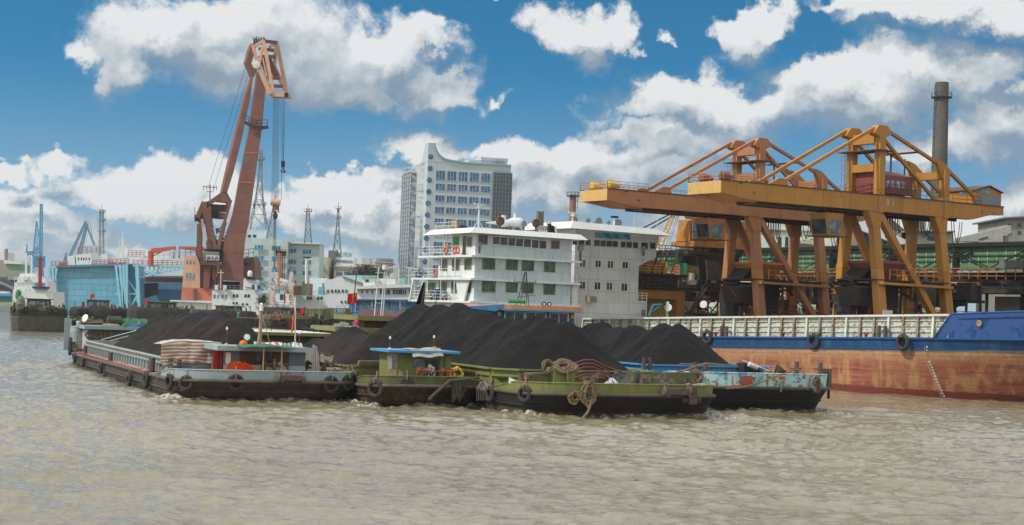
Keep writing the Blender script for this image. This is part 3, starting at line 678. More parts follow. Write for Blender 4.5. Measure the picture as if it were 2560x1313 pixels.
# main mast with side lights
_m = MB().tube([F(6.8, .55, zr_), F(6.8, .6, zr_+.9), F(6.8, .62, zr_+2.55)], .17, 8, False, .10).build('light_mast', M['wood'], b1)
MB().cyl(F(6.8, .62, zr_+2.5), F(6.8, .62, zr_+2.85), .14, 8).ball(F(6.8, .62, zr_+2.95), .13).build('masthead_lamp', M['lamp'], _m)
mb = MB().beam(F(6.8, -1.0, zr_+2.0), F(6.8, 2.0, zr_+1.95), .05); mb.tube([F(6.6, .7, zr_+2.0), F(6.4, 1.0, zr_+1.0), F(6.5, 1.3, zr_+.1)], .025, 4); mb.build('crossarm', M['tan'], _m)
MB().cyl(F(6.8, -1.0, zr_+1.95), F(6.8, -1.0, zr_+2.15), .1, 8).ball(F(6.8, -1.0, zr_+2.25), .12).build('green_side_lamp', M['greenlamp'], _m)
MB().cyl(F(6.8, 2.0, zr_+1.92), F(6.8, 2.0, zr_+2.1), .1, 8).ball(F(6.8, 2.0, zr_+2.2), .12).build('red_side_lamp', M['red'], _m)
v_, _ = F.hx(566, 860, 6.4); lamp_mast(F, b1, 6.4, v_, zr_, 1.1)
v_, _ = F.hx(748, 865, 6.4); lamp_mast(F, b1, 6.4, v_, zr_, .95)
v_, z_ = F.hx(617, 853, 6.0)
sl_ = MB().lathe(F(6.0, v_, zr_+.62), -F.ax+V((0, 0, .2)), [(-.22, .05), (-.18, .2), (0, .27), (.03, .27), (.03, .22)], 12).cyl(F(6.0, v_, zr_), F(6.0, v_, zr_+.4), .06, 6).build('searchlight', M['greenlamp'], b1)
MB().lathe(F(6.0, v_, zr_+.62), -F.ax+V((0, 0, .2)), [(.035, .21), (.045, .001)], 12).build('searchlight_glass', M['lamp'], sl_)
v_, z_ = F.hx(606, 864, 5.6); one(MB().ball(F(5.4, v_, zr_+.14), .28, 12), 'buoy', M['orange'], 'round orange buoy on the slate wheelhouse roof', 'buoy', F(5.4, v_, zr_-.1), smooth=True)
for px in (712, 722):
    v_, z_ = F.hx(px, 866, 5.0); h_ = MB().lathe(F(5.2, v_, zr_+.2), -F.ax, [(-.2, .05), (0, .08), (.16, .19), (.18, .19)], 12).build('horn', M['black2'], b1); MB().lathe(F(5.2, v_, zr_+.2), -F.ax, [(.185, .13), (.19, .001)], 10).build('horn_mouth', M['white'], h_)
# flag pole on the wheelhouse
v_, _ = F.hx(738, 866, 7.0); fp = thing('flagpole', 'tall white flagpole on the slate wheelhouse roof', 'flagpole', F(7.0, v_, zr_))
MB().cyl(F(7, v_, zr_), F(7, v_-.15, zr_+3.6), .05, 6).build('pole', M['white'], fp)
def flagmesh(o, right, w, h, droop=0.0, seed=0, amp=.12):
    o, right = V(o), V(right).normalized(); nr = right.cross(V((0, 0, 1)))
    return MB().grid(lambda a, b: o+right*(w*a*(1-droop*.55))+V((0, 0, -h*(1-b)-droop*h*1.1*a))+nr*(amp*math.sin(a*7+seed+b*1.5)*(a+.15)), 12, 8)
def flag(o, right, w, h, label, droop=0., seed=0, stars=False, m=None):
    t = thing('flag', label, 'flag', o)
    MB_ = flagmesh(o, right, w, h, droop, seed); MB_.build('cloth', m or M['flag'], t)
    if stars:
        mb = MB(); o, right = V(o), V(right).normalized(); nr = right.cross(V((0, 0, 1)))
        def pt(a, b, e): return o+right*(w*a*(1-droop*.55))+V((0, 0, -h*(1-b)-droop*h*1.1*a))+nr*(.12*math.sin(a*7+seed+b*1.5)*(a+.15)+e)
        for (ca, cb, rr) in ((.17, .75, .15), (.33, .9, .05), (.40, .8, .05), (.40, .65, .05), (.33, .54, .05)):
            for e in (-.02, .02):
                mb.add([pt(ca, cb, e)]+[pt(ca+(rr if k % 2 == 0 else rr*.42)*math.sin(k*math.pi/5)*h/w, cb+(rr if k % 2 == 0 else rr*.42)*math.cos(k*math.pi/5), e) for k in range(10)], [(0, 1+k, 1+(k+1) % 10) for k in range(10)])
        mb.build('stars', M['yellow'], t)
    return t
flag(F(7, v_-.13, zr_+2.75), -F.ay, .35, 1.05, 'small limp orange-red pennant on the white flagpole of the slate wheelhouse', .75, 1, m=mat('orange_flag', (.75, .09, .02), .8))
# striped sheets beside the wheelhouse
def drape(F, u0, u1, v0, v1, z0, z1, seed, lean=.2):
    """sheet hung over a frame: roof strip, rounded edge, then the long face towards the bow"""
    def f(a, b):
        z = z1-(z1-z0)*max(0, (b-.25)/.75); u = u1+(u0-u1)*min(1, b/.25); v = v0+(v1-v0)*a
        z += .10*math.sin(a*math.pi)*(1 if b < .3 else .4)+.05*noise.noise((a*8+seed, b*5, 0)); u -= .10*abs(math.sin(a*11+seed))*b+.13*noise.noise((a*7, b*2+seed, 2))*b
        sh = .55*math.exp(-a*4)*b  # gathered corner at the left
        return F(u+sh*1.6, v+sh*.25, z-.25*math.exp(-a*7)*(1-b))
    return MB().grid(f, 34, 22)
v0, _ = F.hx(402, 880, 9.4); v1, _ = F.hx(556, 880, 9.4)
one(drape(F, 9.3, 12.5, v0, v1-.1, 2.3, 3.85, 1), 'striped_sheet', STR1, 'striped orange, white and grey plastic sheet draped over gear beside the slate wheelhouse', 'striped sheet', F(10, v0, 2.2), solid=.03)
v0, _ = F.hx(757, 880, 8.6); v1, _ = F.hx(792, 880, 8.6)
def dr2(a, b):
    z = 3.95-2.5*b; u = 6.4+3.4*a; v = v0+.15+(v1-v0)*(math.sin(a*math.pi/2)); return F(u-.5*b*a, v+.35*b*math.sin(a*2), z-.35*a*(1-b)+.03*math.sin(a*20))
one(MB().grid(dr2, 20, 12), 'striped_sheet', STR2, 'upright red, blue and white striped sheet hanging behind the port side of the slate wheelhouse', 'striped sheet', F(8, v0, 1.5), solid=.03)
v0, _ = F.hx(640, 858, 9.0); v1, _ = F.hx(760, 858, 9.0)
one(MB().grid(lambda a, b: F(9.2+.5*b, v0+(v1-v0)*a, 3.55+.42*b+.03*math.sin(a*17)), 24, 4), 'striped_sheet', STR2, 'low striped sheet strung behind the slate wheelhouse roof', 'striped sheet', F(9.2, v0, 3.5), solid=.03)
# orange raft bundle, winch and anchor at the bow
v0, _ = F.hx(568, 925, 4.0); v1, _ = F.hx(632, 925, 4.0)
mb = MB().grid(lambda a, b: F(4.4-1.0*math.sin(math.pi*b), v0+(v1-v0)*a, 2.05+.58*math.sin(math.pi*b)**.6*(1+.25*abs(math.sin(a*19)))*(1-.55*max(0, a-.55)/.45)+.06*noise.noise((a*9, b*7, 4))), 16, 10)
one(mb, 'folded_raft', M['orange'], 'folded bright orange rubber raft on the grey barge foredeck', 'folded raft', F(4, v0, 2.0))
v_, _ = F.hx(665, 925, 3.6)
t = thing('anchor_windlass', 'rusty anchor windlass with round end discs on the grey barge foredeck', 'windlass', F(3.6, v_, 1.6))
mb = MB().lathe(F(3.6, v_, 2.55), F.ay, [(-.15, .42), (-.1, .42), (-.08, .15), (1.0, .15), (1.02, .34), (1.1, .34), (1.12, .12), (1.6, .12)], 14); mb.build('drum', M['rust'], t)
mb = MB()
for dv in (-.3, .6, 1.5): mb.beam(F(3.4, v_+dv, 1.7), F(3.6, v_+dv, 2.6), .12); mb.beam(F(3.9, v_+dv, 1.7), F(3.6, v_+dv, 2.6), .1)
mb.build('frame', M['rust'], t)
coil(MB(), F(3.6, v_+.55, 2.6), V((0, 0, 1)), F.ax, 7, .2, .32, .045, .12, 3).build('wound_rope', M['rope'], t)
def stock_anchor(o, fwd, right, label, s_=1.0, up=(0, 0, 1), m=None):
    """stockless anchor: shank from o back along fwd, crown head with two flukes at o"""
    o, f_, r_, u_ = V(o), V(fwd).normalized(), V(right).normalized(), V(up).normalized(); m = m or M['rust']
    t = thing('anchor', label, 'anchor', o-V((0, 0, .3)))
    MB().beam(o, o+f_*1.6*s_, .24*s_, .18*s_, up=u_, w2=.16*s_, h2=.12*s_).build('shank', m, t)
    mb = MB().beam(o-r_*.75*s_, o+r_*.75*s_, .38*s_, .34*s_, up=u_)
    for sg in (-1, 1):
        mb.beam(o+r_*sg*.72*s_-u_*.28*s_, o+r_*sg*.72*s_+u_*.42*s_, .16*s_, .5*s_, up=f_, w2=.10*s_, h2=.16*s_)
        mb.lathe(o+r_*sg*.7*s_, r_*sg, [(0, .25*s_), (.12*s_, .3*s_), (.2*s_, .22*s_)], 10)
    mb.build('head', m, t); return t
v_, z_ = F.hx(728, 945, -.25)
stock_anchor(F(-.3, v_, z_), F.ax*1.0+V((0, 0, .75))-F.ay*.45, F.ay, 'rusty stockless anchor hanging over the bow of the grey barge', 1.05, up=V((0, 0, 1)), m=M['bollard'])
v0, _ = F.hx(835, 930, 4.4)
one(coil(MB(), F(4.6, v0+.1, 2.25), F.ax, F.ay, 10, .3, .6, .05, .16, 21), 'rope_coil', M['ropeg'], 'pale rope pile on the grey barge foredeck beside the port bulwark', 'rope', F(4.6, v0, 2.0), 'rope coils')
v_, _ = F.hx(866, 905, 5.4)
pair_bollard(F, b1, 5.4, 5.25, 1.7, 1.0, .2, .5, False)
v_, z_ = F.hx(473, 915, 9.0)
one(MB().tube([F(8.9, -4.95, 2.5), F(8.0, -5.4, 2.3), F(7.2, -6.2, 2.05), F(7.0, -6.45, 1.4), F(7.0, -6.5, .9)], .06, 5).tube([F(8.9, -4.6, 2.45), F(8.1, -5.2, 2.4), F(7.3, -6.2, 2.1), F(7.1, -6.5, 1.5)], .06, 5), 'mooring_line', M['rope'], 'frayed tan rope looped from twin bollards over the grey barge bulwark', 'mooring line', F(8, -5.5, 1.5))
for px, py, r_, lb in ((588, 957, .52, 'on the blunt bow under the orange raft'), (427, 955, .5, 'left one of the pair below the bollards'), (467, 958, .47, 'right one of the pair below the bollards'), (369, 950, .55, 'at the corner where the grey bulwark begins'),
        (317, 950, .48, 'on the side just behind the bow corner'), (248, 920, .42, 'amidships, third from the bow corner'), (211, 905, .42, 'amidships near the first single bollard'), (190, 895, .42, 'near the stern, beside the red after deck'),
        (160, 872, .55, 'large one at the stern quarter'), (148, 856, .5, 'outermost one at the stern post'), (825, 962, .55, 'on the port bow right of the anchor'), (866, 958, .5, 'at the far port corner of the bow'), (878, 950, .5, 'squeezed between the grey barge and the olive barge')):
    hang_tyre(0, px, py, 'worn tyre fender, grey barge, '+lb, r_)

# ============ barge B: narrow olive barge with blue-edged wheelhouse roof
F = BG[1]
b2 = barge(1, 'narrow olive laden coal barge with blue-edged roof between the grey and green barges', 1.25, .45, .55, M['brownhull'], M['olivedark'], M['strake'], M['olivedark'], bul_len=10)
coaming(1, b2, 9.5, 44, 3.45, 1.1, 2.5, M['olive'], rib=1.9, chamf=.6)
coal_heap(1, 10, 43, 3.3, 2.3, [(13.0, .2, 5.0), (13.8, .3, 5.0), (19.5, .2, 5.25), (21.5, 0, 5.1), (28.5, -.3, 4.1), (36, 0, 3.7)], .78, COAL1, 'double-humped coal heap behind the olive wheelhouse', 5, .55)
MB().box(F, 9.4, 9.5, -3.3, 3.3, 1.1, 2.6).build('coaming_end_plate', M['olive'], b2)
# faded side screen on rods
mb = MB(); mr_ = MB()
def scr(a, b):
    u = 25-13.5*a; sag = .22*abs(math.sin(a*math.pi*4)); return F(u, -3.75-.12*abs(math.sin(a*math.pi*4+.3))-.1*b, 3.55-sag-(1.15-.3*a)*b+.4*a*b-.35*a)
one(MB().grid(scr, 40, 8), 'side_screen', M['canvas'], 'faded grey-green canvas screen hung on rods along the olive barge coaming', 'canvas screen', F(18, -3.8, 2.3), solid=.03)
for k in range(8): mr_.cyl(F(25-k*1.95, -3.85, 1.6), F(25-k*1.95, -3.85, 3.5-.05*k), .035, 5)
mr_.tube([F(25, -3.85, 3.5), F(12.5, -3.85, 3.2), F(10.3, -3.6, 2.3)], .03, 5); mr_.build('screen_rods', M['rust'], b2)
for k, (u_, z_) in enumerate(((9.3, 2.62), (9.3, 2.75), (9.3, 2.88))):
    v0, _ = F.hx(895, 906, u_); v1, _ = F.hx(968, 906, u_); one(MB().beam(F(u_-.1*k, v0, z_), F(u_-.08*k, v1, z_+.02), .3, .10), 'plank', M['wood'], ('lowest', 'middle', 'topmost')[k]+' plank of the stack left of the olive wheelhouse', 'plank', F(u_, v0, z_-.05), 'planks')
uf, ub, zr_ = 4.6, 7.6, 3.85
vl = F.hx(968, 900, uf+1.2)[0]; vr = F.hx(1128, 900, uf)[0]; vc = F.hx(996, 900, uf)[0]
hs = [(uf, vc+.35), (uf, vr), (ub, vr), (ub, vl), (uf+1.0, vl), (uf+.35, vc-.1)]
wh = MB().prism([F(u, v, 1.45) for u, v in hs], (0, 0, zr_-1.6)).build('wheelhouse', M['olive'], b2)
MB().box(F, uf-.02, uf+.03, F.hx(1063, 900, uf)[0], F.hx(1098, 900, uf)[0], 1.9, 3.3).build('dark_doorway', G['dark'], wh)
w_ = MB().box(F, uf-.04, uf, F.hx(1032, 900, uf)[0], F.hx(1061, 900, uf)[0], 2.6, 3.25).build('window', G['grey'], wh)
mb = MB()
for v_ in (F.hx(1098, 900, uf)[0], F.hx(1112, 900, uf)[0]): mb.box(F, uf-.06, uf-.02, v_-.03, v_+.03, 2.2, 3.5)
mb.build('front_ribs', M['olivedark'], wh)
dl, dr = F.hx(968, 920, uf+.2)[0], F.hx(993, 920, uf+.2)[0]; dm = (dl+dr)/2
d_ = MB().box(F, uf+.2, uf+.25, dl, dr, 1.5, 3.62).build('cream_door', mat('pale_door', (.52, .39, .25), .7, .2, .05, .3), wh)
for q_ in ((dl+.1, dm-.04), (dm+.04, dr-.1)): MB().box(F, uf+.17, uf+.2, *q_, 2.55, 3.4).build('door_window', M['whitew'] if q_[0] < dm-.1 else G['grey'], d_)
MB().box(F, uf+.3, uf+.34, vc-.25, vc-.02, 2.7, 3.3).build('small_side_window', G['dark'], wh)
rf = MB().box(F, uf-.9, ub+.4, vl-.6, vr+.35, zr_-.13, zr_+.03).build('roof', M['bluep2'], wh)
one(MB().grid(lambda a, b: F(uf-1.15+2.9*b, vc+.7+(vr-vc-1.7)*a, zr_+.14+.05*math.sin(b*3)+.05*math.sin(a*9)-2.0*max(0, .24-b)-.10*(1-a)), 14, 8), 'canvas_sheet', mat('dirty_canvas', (.36, .35, .30), .95, .4, .1, .4, bump=.5), 'dirty pale canvas thrown over the blue-edged roof, sagging in front', 'canvas sheet', F(uf, vc, zr_), solid=.04)
v_ = F.hx(974, 880, 5.5)[0]; lamp_mast(F, b2, 5.5, v_, zr_, .75); v_ = F.hx(1084, 880, 5.5)[0]; lamp_mast(F, b2, 5.5, v_, zr_, .9)
MB().ball(F(5.3, F.hx(1086, 880, 5.3)[0], zr_+.15), .2).build('red_lantern', M['red'], b2)
t = thing('mooring_winch', 'red and rusty mooring winch on the olive barge foredeck', 'winch', F(2.8, 1.0, 1.7))
v0 = F.hx(1045, 930, 2.8)[0]; v1 = F.hx(1130, 930, 2.8)[0]
mb = MB().cyl(F(2.8, v0, 2.5), F(2.8, v1, 2.5), .07, 8)
for k in range(5):
    v_ = v0+(v1-v0)*(k/4)**1.1; mb.lathe(F(2.8, v_, 2.5), F.ay, [(-.05, .26-.03*(k % 3)), (.05, .26-.03*(k % 3))], 14)
mb.build('red_discs', mat('rusted_red', (.27, .05, .03), .8, .4, .5), t)
mb = MB()
for k in range(5): v_ = v0+(v1-v0)*(k+.1)/5; mb.beam(F(2.6, v_, 1.6), F(2.8, v_, 2.5), .1); mb.beam(F(3.2, v_, 1.6), F(2.8, v_, 2.5), .1)
mb.build('frame', M['rust'], t)
coil(MB(), F(2.8, v0+1.0, 2.5), V((0, 0, 1)), F.ax, 8, .2, .3, .05, .25, 5).build('wound_rope', M['ropeg'], t)
v_ = F.hx(1140, 925, 3.2)[0]; one(coil(MB(), F(3.0, v_, 2.35), V((0, 0, 1)), F.ay, 5, .3, .42, .06, .12, 6), 'hose_coil', M['yellow'], 'yellow hose coiled at the right of the olive barge foredeck', 'hose', F(3, v_, 2))
# festoon of old ropes over the bow
v0 = F.hx(1105, 950, -.2)[0]; v1 = F.hx(1180, 950, -.2)[0]
mb = MB()
for k in range(11):
    rn = random.Random(k); a = v0+.5+rn.uniform(0, .9); b = a+rn.uniform(.15, .5); dz = rn.uniform(.6, 1.6)
    mb.tube([F(-.25-.05*k*.3, a+(b-a)*s_/8+.05*math.sin(s_+k), 1.95-dz*math.sin(math.pi*s_/8)) for s_ in range(9)], .05, 5)
mb.tube([F(-.2, v0-.9, .7), F(-.3, v0-.3, 1.3), F(-.35, v0+.5, 2.0), F(-.3, v0+1.7, 2.15), F(.1, v1+.6, 2.0)], .12, 7)
one(mb, 'rope_bundle', mat('tarred_rope', (.085, .07, .055), .95, .3, bump=.8, scale=4), 'old ropes and hawser festooned over the olive barge bow', 'rope', F(-.2, v0, 1.0))
mb = MB()
for k in range(10): mb.tube([F(-.1+.05*k, HALF[1]-.8+.05*k, 2.0), F(-.3, HALF[1]-1.2+.13*k, 1.5-.02*k), F(-.2, HALF[1]-1.1+.12*k, .7)], .035, 4)
one(mb, 'rope_bundle', M['ropeg'], 'hanging rope ends at the port bow corner of the olive barge', 'rope', F(0, 3.3, 1.0))
for px, py, r_, lb in ((941, 972, .56, 'larger left one beside the grey barge'), (1016, 960, .43, 'smaller one below the cream door'), (1207, 970, .5, 'squeezed against the green barge')):
    hang_tyre(1, px, py, 'worn tyre fender on the olive barge bow, '+lb, r_)
v_ = F.hx(925, 920, 6)[0]; pair_bollard(F, b2, 7.2, -3.6, 1.4, .8, .16, .5, True)
# stern cabin of the olive barge with pale flat roof
def stern_house(i, t, u0, u1, v0, v1, z0, zr, wallm, roofm, topm, doors=None, over=.8, tf=.2):
    F = BG[i]; c = MB().box(F, u0, u1, v0, v1, z0, zr).build('stern_cabin', wallm, t)
    MB().box(F, u0-over, u1+over, v0-over, v1+over, zr, zr+tf).build('roof_edge', roofm, c)
    MB().box(F, u0-over+.15, u1+over-.15, v0-over+.15, v1+over-.15, zr+tf, zr+tf+.03).build('roof_top', topm, c)
    return c
sh = stern_house(1, b2, 40, 50.5, -2.9, 3.4, 1.2, 3.95, M['olivedark'], M['olive'], M['whitew'], over=.9, tf=.28)
for k in range(4): MB().box(F, 42+k*2, 42.9+k*2, -2.94, -2.9, 1.5, 3.5).build('red_door', M['red'], sh)
MB().box(F, 39.96, 40, -1.5, 2.2, 2.3, 3.4).build('front_window', G['dark'], sh)
MB().beam(F(49, -1.5, 4.35), F(41, .3, 4.4), .35, .06).beam(F(49, -1.0, 4.4), F(41, .8, 4.42), .2, .06).build('roof_boards', M['wood'], sh)
MB().rail([F(42, -1, 4.26), F(42, 3, 4.26), F(46, 3, 4.26)], .35, 1, .03, 2).build('roof_rail', M['black2'], sh)

# ============ barge C: broad green barge with the biggest heap
F = BG[2]
b3 = barge(2, 'broad olive-green barge with the tallest coal heap, frontmost in the middle', 1.5, .25, .62, M['black'], M['olive'], M['strake'], M['olivedark'], bul_len=9, rake=1.2)
coaming(2, b3, 8.2, 52, 6.2, 1.3, 2.85, M['olive'], rib=2.6, chamf=1.5)
coal_heap(2, 8.8, 51.5, 6.0, 2.7, [(13.2, .8, 6.2), (14.5, 0, 6.45), (18, .3, 6.5), (22.5, .2, 6.35), (27, -.2, 6.75), (33, 0, 7.45), (38, 0, 7.25), (43, 0, 7.2), (49, .3, 6.3)], .80, COAL2, 'huge black coal heap with ridged crest in the green barge', 9)
# red hoops stacked before the hold
mb = MB(); 
for k in range(7):
    vs_ = [F.hx(px_, py_+k*9, 6.6-.1*k) for px_, py_ in ((1368, 937), (1408, 918), (1460, 900), (1484, 900), (1520, 918), (1574, 937))]
    mb.tube([F(6.6-.12*k, a, z) for a, z in vs_], .045, 5)
one(mb, 'hatch_hoops', M['maroon'], 'stack of dark red tent-shaped hatch hoops in front of the big coal heap', 'hatch hoops', F(6, 0, 1.6))
def box_px(F, u, d, px0, px1, z0, z1, mb=None):
    mb = mb or MB(); return mb.box(F, u, u+d, F.hx(px0, 950, u)[0], F.hx(px1, 950, u)[0], z0, z1)
MB_ = box_px(F, 5.0, 1.2, 1384, 1438, 1.8, 3.15); MB_.build('deck_locker', M['olive'], b3)
box_px(F, 5.4, 1.4, 1330, 1381, 1.6, 2.75).build('deck_locker', M['olivedark'], b3)
box_px(F, 7.3, .4, 1545, 1745, 1.6, 2.9).build('hold_end_plate', M['olivedark'], b3)
v_, z_ = F.hx(1408, 928, 5.3)
mb = coil(MB(), F(5.2, v_, 3.3), F.ay, V((0, 0, 1))*.5+F.ax*.4, 14, .45, .95, .075, .14, 33); mb.tube([F(4.8, v_+.1, 3.1), F(4.75, v_+.12, 2.4), F(4.7, v_+.2, 2.0)], .08, 5)
mb = coil(mb, F(5.2, F.hx(1366, 930, 5.3)[0], 3.2), F.ay, V((0, 0, 1)), 4, .3, .45, .07, .06, 5)
one(mb, 'rope_coil', M['rope'], 'big tan hawser coil on top of the green barge deck locker', 'rope', F(5.2, v_, 3.1), 'rope coils')
v_, z_ = F.hx(1468, 985, .1)
mb = coil(MB(), F(-.15, v_, 1.75), F.ay*.9, V((0, 0, 1))*1.35, 13, .3, .62, .065, .13, 12); mb = coil(mb, F(-.1, v_-.95, 1.5), F.ay, V((0, 0, 1)), 4, .2, .38, .06, .1, 2)
mb.tube([F(-.3, v_+.1, 1.2), F(-.35, v_-.1, .6), F(-.3, v_-.45, .15), F(-.3, v_-.6, -.15)], .09, 6)
one(mb, 'rope_bundle', M['rope'], 'thick tan mooring rope bundle hanging down the green barge bow to the water', 'rope', F(-.2, v_, 1.0))
for px in (1340, 1478, 1620, 1795): 
    v_ = F.hx(px, 950, 2.2)[0]; 
    if abs(v_) > 6.3: v_ = math.copysign(6.2, v_)
    pair_bollard(F, b3, 2.4 if abs(v_) < 5.5 else 4.0, v_, 1.7, .95, .19, .6, True)
v0 = F.hx(1505, 960, 3.6)[0]; v1 = F.hx(1558, 960, 3.6)[0]
def sack(a, b): 
    e = (math.sin(math.pi*a)*math.sin(math.pi*b))**.45; return F(3.9-1.0*(b-.5), v0+(v1-v0)*a, 1.85+.85*e*(.75+.5*noise.noise((a*2, b*2, 1.5)))+.12*noise.noise((a*8, b*8, 1)))
one(MB().grid(sack, 18, 12), 'striped_sack', STR3, 'red, white and blue striped sacks piled on the green barge foredeck', 'sacks', F(3.9, v0, 1.8))
v0 = F.hx(1556, 960, 3.6)[0]; v1 = F.hx(1700, 960, 3.6)[0]
one(heapcloth(F, 2.6, 5.0, v0, v0+(v1-v0)*.58, 1.85, 1.45, 3.0, 14, 20), 'tarpaulin', M['canvasol'], 'olive tarpaulin draped in deep folds right of the striped sacks', 'tarpaulin', F(3.6, v0, 1.8))
one(heapcloth(F, 3.4, 5.6, v0+(v1-v0)*.45, v1, 1.85, 1.25, 12.0, 14, 20), 'tarpaulin', M['canvasol'], 'second olive tarpaulin heap behind the green barge anchors', 'tarpaulin', F(4.4, v1, 1.8))
v0 = F.hx(1535, 935, 6.3)[0]; one(heapcloth(F, 5.2, 6.4, v0-.6, v0+1.6, 1.9, 1.15, 17.0), 'tarpaulin', mat('navy_sheet', (.03, .045, .075), .8, .4), 'dark blue-grey sheet heap behind the striped sacks', 'tarpaulin', F(5.8, v0, 1.9))
mb = MB()
v0 = F.hx(1292, 960, 4.6)[0]; v1 = F.hx(1330, 950, 4.6)[0]
for k in range(6): mb.cyl(F(4.6+.12*k, v0, 1.8+.03*k), F(4.9+.12*k, v1, 2.35+.05*k), .04, 5)
one(mb, 'steel_bars', M['maroon'], 'bundle of dark red bars leaning on the green barge locker', 'steel bars', F(4.6, v0, 1.8))
v_ = F.hx(1318, 948, 4.4)[0]; one(heapcloth(F, 4.2, 4.8, v_-.45, v_+.45, 2.25, .35, 7), 'red_cloth', M['flag'], 'crumpled red cloth on the bundle of dark red bars', 'cloth', F(4.4, v_, 2.2))
v_ = F.hx(1286, 951, 4.4)[0]; one(MB().hexa([F(4.3, v_-.45, 2.1), F(4.35, v_-.4, 2.08), F(4.3, v_+.5, 1.85), F(4.25, v_+.45, 1.87), F(4.5, v_-.35, 2.5), F(4.55, v_-.3, 2.48), F(4.5, v_+.5, 2.15), F(4.45, v_+.45, 2.17)]), 'panel', M['white'], 'small tilted white and green panel left of the red cloth', 'panel', F(4.4, v_, 1.9))
v_ = F.hx(1495, 945, 4.4)[0]; t = thing('anchor_windlass', 'rusty anchor windlass in the middle of the green barge foredeck', 'windlass', F(4.2, v_, 1.6))
MB().lathe(F(4.2, v_-.5, 2.4), F.ay, [(0, .35), (.08, .35), (.1, .16), (1.0, .16), (1.02, .35), (1.1, .35)], 14).build('drum', M['rust'], t)
MB().beam(F(4.2, v_-.3, 1.6), F(4.2, v_-.3, 2.5), .14).beam(F(4.2, v_+.4, 1.6), F(4.2, v_+.4, 2.5), .14).box(F, 3.9, 4.6, v_-.2, v_+.35, 2.5, 2.85).build('frame', M['rust'], t)
v_, z_ = F.hx(1690, 975, -.2); stock_anchor(F(-.35, v_, z_-.1), F.ax-F.ay*.2+V((0, 0, .35)), F.ay, 'broad rusty anchor hooked over the green barge bulwark', 1.15, m=M['bollard'])
v_, z_ = F.hx(1727, 1005, -.1); stock_anchor(F(-.15, v_, z_+.1), V((0, 0, 1))+F.ax*.1, F.ay, 'narrow rusty anchor hanging point-down at the right of the green barge bow', .72, up=-F.ax, m=M['bollard'])
mb = MB(); v_ = F.hx(1727, 985, -.1)[0]; mb.box(F, -.5, -.05, v_-.28, v_+.28, 1.15, 2.3); mb.build('anchor_cradle', M['bollard'], b3)
v_ = F.hx(1745, 955, 1.0)[0]; one(coil(MB(), F(1.0, v_, 2.35), F.ay, F.ax, 8, .35, .6, .06, .12, 8), 'rope_coil', M['ropeg'], 'pale rope coil behind the narrow anchor of the green barge', 'rope', F(1, v_, 2.1), 'rope coils')
hang_tyre(2, 1314, 985, 'worn tyre fender hanging alone on the green barge bow', .5)
hang_tyre(2, 1228, 985, 'worn tyre fender in the gap between olive and green barges', .5)
# stern wheelhouse of the green barge
sh = stern_house(2, b3, 46, 56.5, -5.2, 3.5, 1.4, 4.45, M['cream'], M['olive'], M['maroon'], over=1.0, tf=.4)
for k in range(3): MB().box(F, 47+k*2.4, 47.9+k*2.4, -5.24, -5.2, 2.2, 4.1).build('red_door', M['red'], sh)
z2 = 4.3; zw = 5.55; v0 = F.hx(887, 800, 48)[0]
up_ = MB().box(F, 48, 54, v0+.9, v0+6.4, z2, zw).build('wheelhouse', M['olivedark'], b3)
MB().box(F, 47.0, 55, v0, v0+7.2, zw, zw+.43).build('wheelhouse_roof', M['olive'], up_)
MB().box(F, 47.1, 54.9, v0+.1, v0+7.1, zw+.43, zw+.46).build('roof_top', M['maroon'], up_)
for k in range(2): w_ = MB().box(F, 47.95, 48, v0+3.2+k*2.0, v0+4.9+k*2.0, 4.88, zw-.08).build('front_window', G['dark'], up_); MB().box(F, 47.9, 47.95, v0+3.1+k*2.0, v0+3.2+k*2.0, 4.85, zw-.02).box(F, 47.9, 47.95, v0+3.2+k*2.0, v0+5.0+k*2.0, 4.8, 4.88).box(F, 47.9, 47.95, v0+4.0+k*2.0, v0+4.1+k*2.0, 4.88, zw-.02).build('window_frame', M['white'], w_)
w_ = MB().box(F, 50, 51.6, v0+.86, v0+.9, 4.95, 5.4).build('side_window', G['grey'], up_); MB().box(F, 50.75, 50.85, v0+.8, v0+.86, 4.95, 5.4).build('window_frame', M['white'], w_)
# pink valance along the roof
one(MB().grid(lambda a, b: F(50, v0+1+6*a, 6.02+.42*b*(1+.35*abs(math.sin(a*16)))), 40, 2), 'cloth_valance', mat('pink_cloth', (.34, .24, .23), .9, .2), 'faded pink scalloped cloth along the green wheelhouse roof', 'cloth', F(50, v0, 6.0), solid=.03)
ms = thing('radar_mast', 'white trellis radar mast on the green wheelhouse roof', 'mast', F(49, F.hx(950, 790, 49)[0], 6.0))
vm_ = F.hx(945, 790, 49)[0]; s2 = FPX/F(49, vm_, 0).y
zt_ = F.hx(951, 660, 49)[1]
mb = MB()
for dv in (-.35, .25, .45): mb.cyl(F(49, vm_+dv, 6.0), F(49, vm_+dv+.25, zt_-.3 if dv else zt_), .05, 6)
for z_ in (7.2, 8.8, 10.0): mb.beam(F(49, vm_-.35, z_), F(49, vm_+.6, z_), .06)
mb.beam(F(49, vm_-.6, 11.0), F(49, vm_+1.1, 11.0), .05); mb.build('trellis', M['white'], ms)
MB().cyl(F(49, vm_+.5, zt_-.5), F(49, vm_+.5, zt_-.1), .28, 10).build('radar_pedestal', M['white'], ms)
MB().beam(F(49, vm_-.5, zt_+.1), F(49, vm_+1.5, zt_+.02), .16, .12).build('radar_bar', M['wood'], ms)
v_ = F.hx(880, 790, 47.5)[0]; fp = thing('flagpole', 'rusty thin flagpole at the left edge of the green wheelhouse', 'flagpole', F(47.5, v_, 6.0)); zz = F.hx(895, 660, 47.5)[1]
MB().cyl(F(47.5, v_, 6.0), F(47.5, v_+.35, zz), .05, 6).build('pole', M['rust'], fp)
